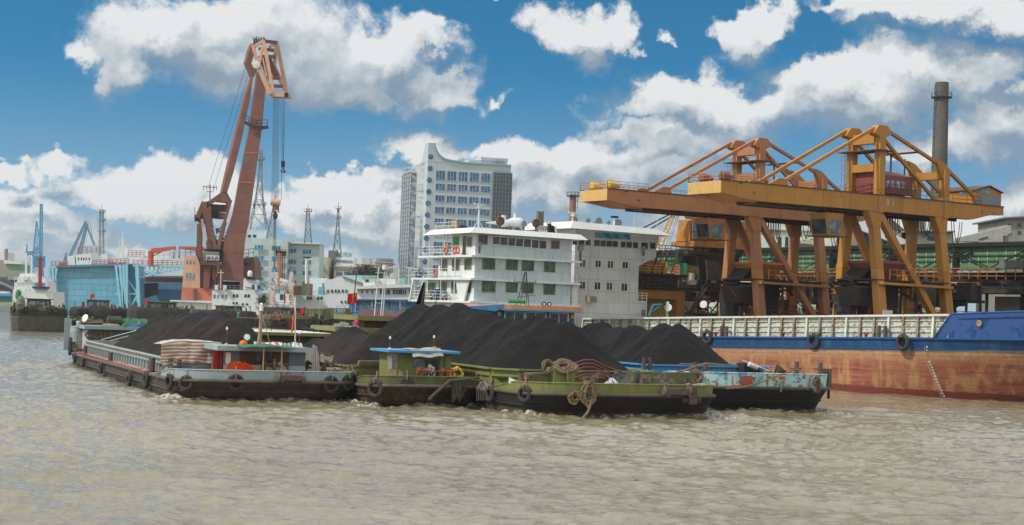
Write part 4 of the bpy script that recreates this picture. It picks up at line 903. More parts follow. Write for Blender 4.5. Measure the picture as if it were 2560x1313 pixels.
v2, z2_ = F.hx(893, 732, 47.5); flag(F(47.5, v2, z2_), V((-1, -.2, 0)), .95, .95, 'red flag with yellow stars waving on the rusty pole of the green wheelhouse', .15, 2.4, True)
mb = MB().rail([F(44.5, F.hx(862, 840, 44.5)[0], 4.0), F(44.5, F.hx(895, 840, 44.5)[0], 4.0)], 1.0, 3, .05, .55); mb.build('white_rail', M['white'], b3)
v0 = F.hx(845, 815, 47)[0]
one(heapcloth(F, 46.5, 49, v0, v0+1.2, 4.85, .6, 21), 'gear_pile', M['canvas'], 'pile of brown gear on the green barge after roof', 'gear pile', F(47, v0, 4.8))
one(MB().lathe(F(46.6, v0+1.6, 4.85), (0, 0, 1), [(0, .18), (.6, .2), (.7, .1), (.8, .1)], 10), 'bottle', mat('pink_plastic', (.6, .05, .12), .4), 'pink gas bottle beside the brown gear pile on the after roof', 'gas bottle', F(46.6, v0+1.6, 4.85))

# ============ barge D: blue barge at the right
F = BG[3]
b4 = barge(3, 'blue coal barge with peeling sky-blue bulwark and black hull, rightmost of the four', 1.75, .30, .95, M['black'], M['bluepaint'], M['strake'], M['black2'], bul_len=10, rake=1.9)
coaming(3, b4, 8.6, 48, 5.6, 1.6, 3.15, M['bluep2'], rib=1.1, chamf=.6)
coal_heap(3, 9.2, 47.5, 5.4, 3.0, [(15.5, .6, 6.35), (17, .3, 6.25), (22, .2, 6.05), (28.5, .2, 6.15), (30, .2, 6.2), (36, 0, 6.0), (42, 0, 5.9)], .80, COAL2, 'black coal heap with a high round right end in the blue barge', 14, .45)
# painted remnants of letters and a red patch on the bow
def bow_patch(i, px0, px1, z0, z1, off=.03, n=6):
    mb = MB()
    A = [hull_at_px(i, px0+(px1-px0)*k/n, z0, u0=0, inset=.05) for k in range(n+1)]
    for k in range(n):
        (p, a), (q, b) = A[k], A[k+1]; p = p+a*off; q = q+b*off
        mb.quad(V((p.x, p.y, z0)), V((q.x, q.y, z0)), V((q.x, q.y, z1)), V((p.x, p.y, z1)))
    return mb
zb = 1.95
bow_patch(3, 1850, 1881, zb+.15, zb+.85).build('red_paint_patch', mat('brick_red_patch', (.34, .08, .05), .7, .3, .3), b4)
mb = bow_patch(3, 1829, 1832, zb+.12, zb+.88, n=1); mb.v += []
for a, b, c, d in ((1832, 1858, zb+.10, zb+.18), (1917, 1921, zb+.15, zb+.88), (1921, 1929, zb+.75, zb+.85), (1931, 1935, zb+.55, zb+.9), (1935, 1944, zb+.5, zb+.58), (1948, 1962, zb+.62, zb+.86)):
    m2 = bow_patch(3, a, b, c, d, .035, 2); mb.add(m2.v, m2.f)
mb.build('orange_lettering', mat('rust_orange_paint', (.50, .17, .03), .8, .3, .2), b4)
for px, u_, h_ in ((1990, 2.2, 1.15), (2049, 2.6, 1.1)):
    v_ = F.hx(px, 920, u_)[0]; MB().cyl(F(u_, v_, 1.9), F(u_, v_+.05, 2.1+h_+.6), .17, 10).beam(F(u_, v_-.5, 3.3), F(u_, v_+.5, 3.3), .08).build('mooring_bollard', M['bollard'], b4)
pair_bollard(F, b4, 4.4, F.hx(2072, 920, 4.4)[0]-.2, 1.9, 1.35, .2, .5, False)
pair_bollard(F, b4, 5.5, F.hx(1752, 915, 5.5)[0], 1.9, 1.6, .17, .8, True)
pair_bollard(F, b4, 8, F.hx(1617, 915, 8)[0], 2.0, 1.7, .14, .5, False)
for px in (1920, 1946): v_ = F.hx(px, 915, 6)[0]; MB().cyl(F(6, v_, 1.9), F(6, v_, 2.95), .25, 12).cyl(F(6, v_, 2.95), F(6, v_, 3.0), .29, 12).build('vent_pipe', M['tan'], b4)
v_ = F.hx(1956, 915, 6.6)[0]; pair_bollard(F, b4, 6.6, v_, 1.9, 1.1, .14, .4, False)
v0 = F.hx(1852, 925, 8)[0]; v1 = F.hx(1895, 925, 8)[0]
one(MB().prism([F(7.5, v0, 2.2), F(7.5, v0, 3.45), F(7.5, v0+.5, 3.5), F(7.5, v1, 2.9), F(7.5, v1+.3, 2.4)], F.ax*1.2), 'rubber_sheet', M['soot'], 'black folded sheet at the foot of the blue barge heap', 'sheet', F(8, v0, 2.2))
v_ = F.hx(1885, 915, 6.8)[0]; one(MB().tube([F(6.8, v_-1.0, 3.7), F(6.6, v_+1.4, 2.9)], .05, 5).lathe(F(6.8, v_-.1, 3.3), F.ay+V((0, 0, -.35)), [(-.45, .1), (-.4, .2), (.4, .2), (.45, .1)], 10), 'fender_roller', M['whitew'], 'pale float with a pole resting behind the blue bulwark', 'float', F(6.8, v_, 3.0))
mb = MB()
for k in range(6): mb.tube([F(5.6, F.hx(1925, 915, 5.6)[0]+.2+.02*k, 2.3+.05*k), F(5.6, F.hx(1925, 915, 5.6)[0]+.6, 3.0+.1*k), F(5.6, F.hx(1925, 915, 5.6)[0]+1.7+.1*k, 2.5)], .035, 4)
one(mb, 'hose_coil', M['black2'], 'dark hose arched beside the tan vent pipe of the blue barge', 'hose', F(5.6, 0, 2.2))
p, n = hull_at_px(3, 2038, 2.4, u0=0); 
mb = coil(MB(), p+n*.12+V((0, 0, -.1)), n.cross(V((0, 0, 1))), V((0, 0, 1))*1.25, 9, .22, .5, .06, .12, 15)
one(mb, 'rope_bundle', M['ropeg'], 'knotted pale rope hanging over the blue barge bulwark near its bow tip', 'rope', p-V((0, 0, .8)))
MB().beam(p+n*.1+V((0, 0, .35)), p+n*.15+V((0, 0, -.75)), .5, .14).build('rope_fairlead', M['rust'], b4)
pts = []
for px_, py_ in ((1815, 972), (1860, 968), (1900, 955), (1945, 938), (1975, 927), (1992, 923)):
    q, n = hull_at_px(3, px_, 2.0, u0=0); pts.append(V((q.x, q.y, HZ(px_, py_, q.y)))+n*.12)
one(MB().tube(pts, .05, 5), 'mooring_line', M['rope'], 'taut mooring line slanting across the peeling blue bulwark', 'mooring line', pts[0])
p, n = hull_at_px(3, 1955, 2.2, u0=0); one(MB().tube([p+n*.15+V((0, 0, .35)), p+n*.16+V((-.1, 0, -.1)), p+n*.15+V((-.15, 0, -.5))], .06, 5), 'mooring_line', M['rope'], 'short frayed rope end dangling from the slanting mooring line', 'mooring line', p)
p, n = hull_at_px(3, 1740, 2.1, u0=0); mb = coil(MB(), p+n*.1+V((0, 0, .5)), n.cross(V((0, 0, 1))), V((0, 0, 1)), 6, .25, .5, .06, .1, 18); mb.tube([p+V((-2.4, 0, .6)), p+V((-1, 0, .9)), p+n*.1+V((0, 0, 1.3)), p+V((.8, .2, 1.5)), p+V((1.6, .3, 1.45))], .07, 5)
one(mb, 'rope_bundle', M['rope'], 'brown rope draped over the left part of the blue bulwark', 'rope', p)
MB().rail([F(8.5, F.hx(1700, 925, 8.5)[0], 2.4), F(8.5, F.hx(1860, 925, 8.5)[0], 2.4)], .9, 2, .04, 1.0).build('fore_rail', M['lattice'], b4)
v0 = F.hx(1692, 925, 7.8)[0]; MB().box(F, 7.6, 8.2, v0, v0+1.7, 2.2, 2.75).build('red_locker', M['red'], b4)
hang_tyre(3, 2098, 985, 'tyre fender at the outer bow corner of the blue barge', .35)
# its stern wheelhouse with the apricot roof rim
F = BG[3]; us = 50.0; v0 = F.hx(1240, 780, us)[0]; v1 = F.hx(1445, 780, us)[0]
zt_ = F.hx(1340, 775, us)[1]; z_b = 2.0
c = MB().box(F, us, us+6, v0-1.5, v1-.4, z_b, zt_).build('wheelhouse', M['royal'], b4)
ring = [(us-.7, v0-.6), (us-1.15, v0+1.2), (us-1.3, (v0+v1)/2), (us-1.1, v1-1), (us-.5, v1+.2), (us+6, v1+.2), (us+6, v0-1.9), (us+.2, v0-1.9)]
mb = MB().prism([F(a, b, zt_) for a, b in ring], (0, 0, .42)); mb.build('roof_rim', M['orangeroof'], c)
MB().prism([F(a-.06, b, zt_-.16) for a, b in ring], (0, 0, .14)).build('roof_underside', M['bluep2'], c)
va = F.hx(1168, 770, us-1)[0]; MB().hexa([F(us-1, va, zt_-.05), F(us-1, v0-.4, zt_-.3), F(us+2, v0-.4, zt_-.3), F(us+2, va, zt_-.05), F(us-1, va, zt_+.1), F(us-1, v0+.5, zt_+.45), F(us+2, v0+.5, zt_+.45), F(us+2, va, zt_+.1)]).build('blue_side_awning', M['bluep2'], c)
for a, b in ((1262, 1310), (1314, 1364), (1374, 1420)):
    ya, yb = F.hx(a, 780, us)[0], F.hx(b, 780, us)[0]; w_ = MB().box(F, us-.04, us, ya, yb, zt_-1.4, zt_-.28).build('front_window', G['dark'], c)
    MB().box(F, us-.09, us-.04, ya-.06, ya+.06, zt_-1.4, zt_-.2).box(F, us-.09, us-.04, yb-.06, yb+.06, zt_-1.4, zt_-.2).box(F, us-.09, us-.04, ya, yb, zt_-.32, zt_-.2).box(F, us-.08, us-.04, (ya+yb)/2-.04, (ya+yb)/2+.04, zt_-1.4, zt_-.28).build('window_frame', M['white'], w_)
for a in (1248, 1432): ya = F.hx(a, 780, us)[0]; MB().box(F, us-.05, us, ya-.2, ya+.2, zt_-.75, zt_-.3).build('yellow_notice', M['yellow'], c)
for a in (1205, 1218): ya = F.hx(a, 785, us+.5)[0]; MB().box(F, us-.05, us, ya-.25, ya+.25, zt_-.9, zt_-.35).build('side_pane', M['whitew'], c)
va = F.hx(1318, 755, us)[0]; ms = thing('signal_mast', 'dark tapering lattice mast on the apricot-rimmed roof', 'mast', F(us+1, va, zt_+.42)); zz = F.hx(1325, 680, us+1)[1]; mb = MB()
for dv in (-.75, -.35, .35, .6): mb.beam(F(us+1, va+dv, zt_+.42), F(us+1, va+.15+dv*.12, zz), .07)
for f_ in (.25, .5, .75): z_ = zt_+.42+(zz-zt_-.42)*f_; w = .75*(1-f_*.85); mb.beam(F(us+1, va+.08-w, z_), F(us+1, va+.08+w, z_+.02), .06)
mb.beam(F(us+1, va-1.1, zz-1.0), F(us+1, va+1.3, zz-1.05), .07).beam(F(us+1, va-1.1, zz-1.0), F(us+1, va-1.1, zz-.75), .07).beam(F(us+1, va+1.3, zz-1.05), F(us+1, va+1.3, zz-.8), .07).beam(F(us+1, va, zt_+1.5), F(us+1, va+1.3, zt_+1.45), .05)
mb.build('lattice', M['black2'], ms)
va = F.hx(1291, 745, us)[0]; one(MB().lathe(F(us, va, zt_+.8), F.ay, [(-.9, .28), (-.85, .28), (-.84, .1), (.84, .1), (.85, .28), (.9, .28)], 12).lathe(F(us, va, zt_+.8), F.ay, [(-.8, .2), (.8, .2)], 10), 'hose_reel', M['greenlamp'], 'small green hose reel on the apricot-rimmed roof', 'hose reel', F(us, va, zt_+.42))
for px in (1354, 1367): va = F.hx(px, 755, us)[0]; h_ = MB().lathe(F(us-.4, va, zt_+.62), -F.ax, [(-.4, .06), (0, .1), (.25, .26), (.27, .26)], 12).build('horn', M['black2'], b4); MB().lathe(F(us-.4, va, zt_+.62), -F.ax, [(.272, .14), (.275, .001)], 10).build('horn_mouth', M['white'], h_)
# black cloth flapping at the left of its roof
F = BG[2]
# ================================================================ white three-deck ship behind the barges
def win_x(F, x, px0, py0, px1, py1, parent, gm, fm, d=.06, fr=.07, mull=1, name='window'):
    """window on plane x=const given by photo corners (upper left, lower right); pane plus frame"""
    y0, z1 = F.hx(px0, py0, x); y1, _ = F.hx(px1, py0, x); _, z0 = F.hx((px0+px1)/2, py1, x); _, z1 = F.hx((px0+px1)/2, py0, x)
    return _win(lambda a, b, c: F(x-c, a, b), y0, y1, z0, z1, parent, gm, fm, d, fr, mull, name)
def win_y(F, y, px0, py0, px1, py1, parent, gm, fm, d=.06, fr=.07, mull=1, name='window'):
    x0, z1 = F.hy(px0, py0, y); x1, _ = F.hy(px1, py0, y); _, z0 = F.hy((px0+px1)/2, py1, y); _, z1 = F.hy((px0+px1)/2, py0, y)
    return _win(lambda a, b, c: F(a, y-c, b), x0, x1, z0, z1, parent, gm, fm, d, fr, mull, name)
def _win(W, a0, a1, z0, z1, parent, gm, fm, d, fr, mull, name):
    def bx(mb, p0, p1, q0, q1, c0, c1): return mb.hexa([W(p0, q0, c0), W(p1, q0, c0), W(p1, q0, c1), W(p0, q0, c1), W(p0, q1, c0), W(p1, q1, c0), W(p1, q1, c1), W(p0, q1, c1)])
    if a0 > a1: a0, a1 = a1, a0
    mb = MB(); bx(mb, a0, a1, z0, z1, 0.005, d*.5); w = mb.build(name, gm, parent)
    mb = MB(); bx(mb, a0-fr, a0, z0-fr, z1+fr, 0, d); bx(mb, a1, a1+fr, z0-fr, z1+fr, 0, d); bx(mb, a0, a1, z1, z1+fr, 0, d); bx(mb, a0, a1, z0-fr, z0, 0, d)
    for k in range(mull): c = a0+(a1-a0)*(k+1)/(mull+1); bx(mb, c-fr*.45, c+fr*.45, z0, z1, 0, d)
    if fm: mb.build('window_frame', fm, w)
    return w
def radar(F, t, x, y, z, h, bar=2.4, m=None, legs=True):
    mb = MB().cyl(F(x, y, z), F(x, y, z+h), .11, 8, .08)
    if legs:
        for a in (-.6, .6): mb.beam(F(x, y+a, z), F(x, y, z+h*.45), .06)
    mb.build('mast', m or M['white'], t)
    MB().cyl(F(x, y, z+h), F(x, y, z+h+.35), .3, 10).build('scanner_pedestal', M['whitew'], t)
    MB().beam(F(x, y-bar/2, z+h+.5), F(x, y+bar/2, z+h+.42), .22, .14).build('scanner_bar', M['white'], t)
def searchlight(F, x, y, z, r, label, d=None, h=.7):
    t = thing('searchlight', label, 'searchlight', F(x, y, z), 0, 'searchlights on the ship roofs'); d = d or (-F.ax); c = F(x, y, z+h)
    MB().lathe(c, d, [(-r*.9, .02), (-r*.8, r*.6), (-r*.2, r), (r*.35, r), (r*.4, r*.9), (r*.35, r*.86)], 14).build('lamp_housing', M['rust'] if r > .45 and 'rusty' in label else M['lattice'], t, smooth=True)
    MB().lathe(c, d, [(r*.3, r*.85), (r*.31, .01)], 12).build('lamp_glass', G['grey'], t)
    MB().cyl(F(x, y, z), F(x, y, z+h-r*.8), .12, 8).build('pedestal', M['rust'], t)
    return t
SA = Frame((-4.1, 178), (-.544, .839), (.839, .544)); F = SA
sa = thing('passenger_ship', 'white three-deck ship with pale mint front and dark windows behind the big coal heap', 'ship', F(10, 6, 0), F.rot())
hw = []
def shell(F, t, stations, m, name='hull', cap=True):
    """stations: list of (x, half-beam deck, half-beam water, deck z), centre line at y=yc"""
    pass
ZM, Z2, Z3, ZR = 7.85, 10.4, 12.95, 15.4
mb = MB(); rings = []
for z, fx, ins in ((-1.5, 3.0, 1.2), (0, 1.5, .6), (3.0, .5, .15), (ZM-.15, 0, 0)):
    o = [(13.4, 12.6-ins), (8, 13.1-ins), (-3+fx, 12.4-ins), (-9+fx*1.5, 8.5), (-11+fx*2, 6.5), (-9+fx*1.5, 4.6), (-3+fx, .7+ins), (8, 0+ins), (13.4, .5+ins)]
    if z > 5: o = [(u if u > 0 else u*.1, v) for u, v in o]
    rings.append([F(u, v, z) for u, v in o])
MB().loft(rings).build('hull', M['whitew'], sa)
def slab(F, t, x0, x1, y0, y1, z, th, m, name='deck_slab'): return MB().box(F, x0, x1, y0, y1, z-th, z).build(name, m, t)
for z, x1 in ((ZM, 12.8), (Z2, 12.8), (Z3, 11.2)):
    slab(F, sa, -.75, x1, -.9, 14.0, z, .22, M['white'])
MB().hexa([F(-1.1, -1.4, ZR), F(9.5, -1.4, ZR-.1), F(9.5, 14.6, ZR-.1), F(-1.1, 14.6, ZR), F(-.6, -.6, ZR+.62), F(9, -.6, ZR+.55), F(9, 13.8, ZR+.55), F(-.6, 13.8, ZR+.62)]).build('roof', M['white'], sa)
for z0, z1, xb in ((ZM, Z2-.22, 10.6), (Z2, Z3-.22, 8.1), (Z3, ZR-.02, 5.2)):
    lv = MB().box(F, 0, xb, 0, 13.1, z0, z1).build('deckhouse', M['coolwhite'], sa)
MB().box(F, .02, 10.4, -.03, 0, ZM, Z2-.25).box(F, .02, 7.9, -.03, 0, Z2, Z3-.25).box(F, .02, 5.0, -.03, 0, Z3, ZR-.05).build('sunlit_side_skin', M['white'], sa)  # thin whiter skin: sunlight on this side put into the colour
for a in ((1207, 646, 1237, 673), (1266, 650, 1294, 675), (1306, 652, 1334, 677), (1361, 656, 1387, 680), (1206, 703, 1238, 731), (1266, 707, 1293, 731), (1306, 709, 1333, 733), (1360, 712, 1387, 736)):
    win_x(F, 0, *a, sa, G['green'], M['wood'])
win_x(F, 0, 1197, 589, 1218, 610, sa, G['dark'], M['wood']); win_x(F, 0, 1379, 603, 1398, 621, sa, G['dark'], M['wood'])
for k in range(7): win_x(F, 0, 1232+k*19.4, 592+k*1.7, 1249+k*19.4, 611+k*1.8, sa, G['dark'], M['whitew'], mull=0, fr=.09, name='bridge_window')
for a in ((1170, 594, 1180, 616), (1103, 650, 1118, 676), (1132, 650, 1149, 675), (1163, 648, 1179, 673), (1072, 708, 1089, 732), (1100, 706, 1117, 732), (1130, 705, 1147, 732), (1160, 704, 1178, 731)):
    win_y(F, -.03, *a, sa, G['green'], M['wood'])
w_ = win_y(F, -.03, 1135, 594, 1147, 619, sa, mat('bright_green_curtain', (.04, .38, .12), .7), M['wood']); 
win_y(F, -.03, 1159, 592, 1166, 636, sa, G['dark'], M['wood'], mull=0, name='side_door')
# seams and brackets on the front plating
mb = MB()
for z0, z1 in ((ZM, ZM+1.05), (Z2, Z2+1.05), (Z3, Z3+1.05)):
    for k in range(7): y = 1.0+k*1.85; mb.box(F, -.06, -.0, y-.03, y+.03, z0, z1)
    mb.box(F, -.05, 0, 0, 13.1, z1-.03, z1+.03)
mb.build('plating_ribs', M['white'], sa)
MB().hexa([F(1.3, -.55, ZM), F(2.4, -.55, ZM), F(2.4, -.35, ZM), F(1.3, -.35, ZM), F(.3, -.55, Z2-.2), F(3.2, -.55, Z2-.2), F(3.2, -.35, Z2-.2), F(.3, -.35, Z2-.2)]).build('side_bracket', M['white'], sa)
MB().beam(F(12.9, -.7, ZM-.2), F(12.0, -.7, Z2-.1), .7, .2).build('side_bracket', M['white'], sa)
MB().box(F, -.2, .3, 13.2, 14.0, ZM, Z2-.2).build('side_bracket', M['whitew'], sa)
for z, x1 in ((ZM, 12.7), (Z2, 12.7), (Z3, 11.0)):
    MB().rail([F(x1, -.85, z), F(2.8 if z < Z3 else 1.5, -.85, z)], 1.05, 3, .022, 1.5).build('side_railing', M['white'], sa)
    MB().rail([F(0, 13.9, z), F(8, 13.9, z)], 1.05, 3, .022, 1.5).build('port_railing', M['white'], sa)
    if z < 12.5: MB().rail([F(x1, -.85, z), F(x1, 13, z)], 1.05, 3, .022, 2.2).build('after_railing', M['white'], sa)
mb = MB()
for x in (3, 6, 9, 12): mb.cyl(F(x, -.8, ZM), F(x, -.8, Z3 if x < 11 else Z2), .05, 6)
for x in (5.5, 8.8): mb.cyl(F(x, -.8, Z3), F(x, -.8, ZR), .045, 6)
mb.build('deck_pillars', M['white'], sa)
MB().rail([F(8, -.6, ZR+.55), F(3.5, -.6, ZR+.55)], .8, 2, .025, 1.5).build('roof_railing', M['white'], sa)
def lifering(F, x, y, z, n, label, r=.36, m=None):
    p = F(x, y, z); u = V((0, 0, 1)); n = V(n).normalized(); w = n.cross(u)
    return one(MB().tube([p+u*r*math.cos(k*math.pi/8)+w*r*math.sin(k*math.pi/8) for k in range(16)], .085, 6, True), 'life_ring', m or mat('liferingred', (.62, .10, .05), .7, .2), label, 'life ring', p-V((0, 0, r)), 'life rings on the deck rails', smooth=True)
for px, py, z, lb in ((1090, 690, Z2, 'orange life ring on the second-deck side rail'), (1116, 633, Z3, 'left life ring on the top-deck side rail'), (1138, 632, Z3, 'middle life ring on the top-deck side rail'), (1145, 634, Z3, 'right life ring on the top-deck side rail')):
    x_, _ = F.hy(px, py, -.9); lifering(F, x_, -.98, z+.55, -F.ay, lb)
x_, _ = F.hy(1060, 690, -.5); lifering(F, x_, -.95, Z2+.7, -F.ay, 'grey weathered life ring at the after end of the second deck', .5, M['lattice'])
x_, _ = F.hy(1045, 692, -.5); one(MB().cyl(F(x_, -.4, Z2), F(x_, -.4, Z2+.8), .38, 12), 'plastic_drum', M['royal'], 'blue plastic drum at the after corner of the second deck', 'drum', F(x_, -.4, Z2))
x_, _ = F.hy(1092, 740, -.4); one(MB().cyl(F(x_, -.4, ZM), F(x_, -.4, ZM+.3), .3, 10).cyl(F(x_, -.4, ZM+.75), F(x_, -.4, ZM+1.3), .3, 10).box(F, x_-.28, x_+.28, -.65, -.15, ZM+.3, ZM+.75), 'plastic_drum', M['royal'], 'blue tub on the main-deck side among the flower pots', 'tub', F(x_, -.4, ZM))
for k, px in enumerate((1068, 1078, 1106, 1116)):
    x_, _ = F.hy(px, 745, -.5); t = thing('potted_plant', ('small', 'tall', 'bushy', 'rightmost')[k]+' potted plant by the main-deck side rail', 'plant', F(x_, -.5, ZM), 0, 'potted plants on the main deck')
    MB().lathe(F(x_, -.5, ZM), (0, 0, 1), [(0, .16), (.35, .24), (.37, .18)], 8).build('pot', M['rust'], t); mb = MB(); rn = random.Random(k)
    for j in range(40):
        c = F(x_+rn.gauss(0, .3), -.5+rn.gauss(0, .15), ZM+.4+abs(rn.gauss(.15, .2))); d = V((rn.gauss(0, 1), rn.gauss(0, 1), rn.gauss(.4, .6))).normalized()*.13; e = d.orthogonal().normalized()*.05
        mb.quad(c-d, c+e, c+d, c-e)
    mb.build('leaves', mat('dark_leaf', (.05, .09, .03), .8, .4), t)
# roof gear
y_, _ = F.hx(1196, 560, 1.0); t = thing('radar_mast', 'slim white radar mast on stays at the left of the mint ship roof', 'radar mast', F(1, y_, ZR+.6)); radar(F, t, 1.0, y_, ZR+.6, F.hx(1196, 521, 1)[1]-ZR-.6, 1.3)
y_, _ = F.hx(1372, 560, 4.0); t = thing('radar_mast', 'radar on a low post at the right of the mint ship roof', 'radar mast', F(4, y_, ZR+.6)); radar(F, t, 4.0, y_, ZR+.6, 1.2, 2.0, legs=False)
for px, py, r_, lb in ((1250, 553, .52, 'large rusty searchlight left of the white raft canister'), (1309, 560, .36, 'small black searchlight right of the white raft canister'), (1340, 558, .5, 'rusty searchlight with a tattered grey cover')):
    y_, z_ = F.hx(px, py, 1.2); searchlight(F, 1.2, y_, ZR+.6, r_, lb, h=max(.5, z_-ZR-.6))
y_, z_ = F.hx(1268, 552, 3.0); t = thing('rescue_launch', 'white torpedo-shaped boat with rusty stain lying on the mint ship roof', 'boat', F(3, y_, ZR+.6))
y0 = F.hx(1213, 555, 3)[0]; y1 = F.hx(1302, 555, 3)[0]; zc = ZR+1.55
MB().lathe(F(3, y0, zc-.1), F(3, y1, zc+.1)-F(3, y0, zc-.1), [(0, .02), (.5, .10), (1.6, .2), (2.2, .45), (3.0, .42), (3.6, .62), (y1-y0-.6, .68), (y1-y0-.1, .7), (y1-y0, .62), (y1-y0, .05)], 16).build('shell', M['white'], t, smooth=True)
MB().box(F, 2.8, 3.2, y0+2.3, y0+2.7, zc+.2, zc+.9).box(F, 2.8, 3.1, y0+3.9, y0+4.15, zc+.4, zc+1.2).build('fins', M['white'], t)
MB().lathe(F(2.7, y0+3.1, ZR+.65), (0, 0, 1), [(0, .5), (.4, .3)], 10).lathe(F(2.5, y0+4.2, ZR+.6), (0, 0, 1), [(0, .5), (.35, .35)], 10).build('cradle', M['rust'], t)
y_, z_ = F.hx(1350, 555, 2.5); one(MB().box(F, 2.2, 2.6, y_-.5, y_+.3, ZR+.6, z_+1.2).beam(F(2.5, y_+.45, ZR+.6), F(2.5, y_+.45, z_+1.3), .12), 'vent_flap', M['canvas'], 'tattered grey cover on a post beside the rusty searchlight', 'cover', F(2.4, y_, ZR+.6))
y_, z_ = F.hx(1365, 560, 1.6); y2, _ = F.hx(1385, 560, 1.6); mb = MB().box(F, 1.6, 1.66, F.hx(1348, 560, 1.6)[0], F.hx(1392, 560, 1.6)[0], ZR+.62, ZR+1.5)
sb = one(mb, 'name_board', M['white'], 'white name board standing on the mint ship roof', 'sign', F(1.6, y_, ZR+.6))
letters(MB(), 'WASH', .8, F(1.58, y_+.15, ZR+1.15), F.ay, (0, 0, 1)).build('lettering', M['lattice'], sb)
y_, z_ = F.hx(1378, 570, .6); one(MB().box(F, .4, .8, y_-.4, y_-.1, ZR+.6, ZR+1.7).hexa([F(.4, y_, ZR+.6), F(.8, y_, ZR+.6), F(.8, y_+.5, ZR+.6), F(.4, y_+.5, ZR+.6), F(.5, y_+.05, ZR+1.5), F(.7, y_+.05, ZR+1.5), F(.7, y_+.3, ZR+1.5), F(.5, y_+.3, ZR+1.5)]), 'loudspeaker', M['soot'], 'pair of black loudspeaker cabinets at the right roof edge', 'loudspeaker', F(.6, y_, ZR+.6))
x_, z_ = F.hy(1130, 560, 0); one(MB().box(F, x_-1.2, x_+.2, .0, .1, ZR+.7, ZR+1.6), 'wooden_crate', M['wood'], 'brown wooden crate by the left roof rail of the mint ship', 'crate', F(x_, 0, ZR+.55))
x_, z_ = F.hy(1158, 565, .6); one(MB().ball(F(x_, .6, ZR+.75), .55, 10, .6), 'bundle', M['soot'], 'black bundle on the left corner of the mint ship roof', 'bundle', F(x_, .6, ZR+.5))
y_, z_ = F.hx(1188, 605, -.6); searchlight(F, -.9, y_+.4, Z3+.2, .28, 'small white searchlight on the bridge front corner', h=1.0)
y_, z_ = F.hx(1421, 620, 0); searchlight(F, -.3, 14.1, Z3, .4, 'dark searchlight hanging at the port bridge corner', h=1.5)
x_, z_ = F.hy(1119, 615, -.9); MB().cyl(F(x_, -.9, ZR-.1), F(x_, -.9, z_+.2), .04, 5).lathe(F(x_, -.9, z_-.4), (0, 0, 1), [(0, .22), (.5, .2), (.7, .08)], 8).build('hanging_lantern', M['tan'], sa)
# black cloth flapping at its after corner, on barge D's stern
Fb = BG[2]; p0 = P(1048, 700, 166); 
def blk(a, b): px_ = 1058+6*a-30*b+26*a*b; py_ = 706+90*b-26*a*b; return P(px_, py_, 166+1.0*math.sin(a*5)+.5*b)
one(MB().grid(blk, 8, 8), 'black_cloth', M['soot'], 'torn black cloth flapping behind the left end of the big heap', 'cloth', P(1050, 790, 166), solid=.03)
MB_ = MB().cyl(P(1090, 795, 166), P(1090, 736, 166), .05, 5); one(MB_, 'pole', M['rust'], 'thin pole holding the torn black cloth', 'pole', P(1090, 795, 166))

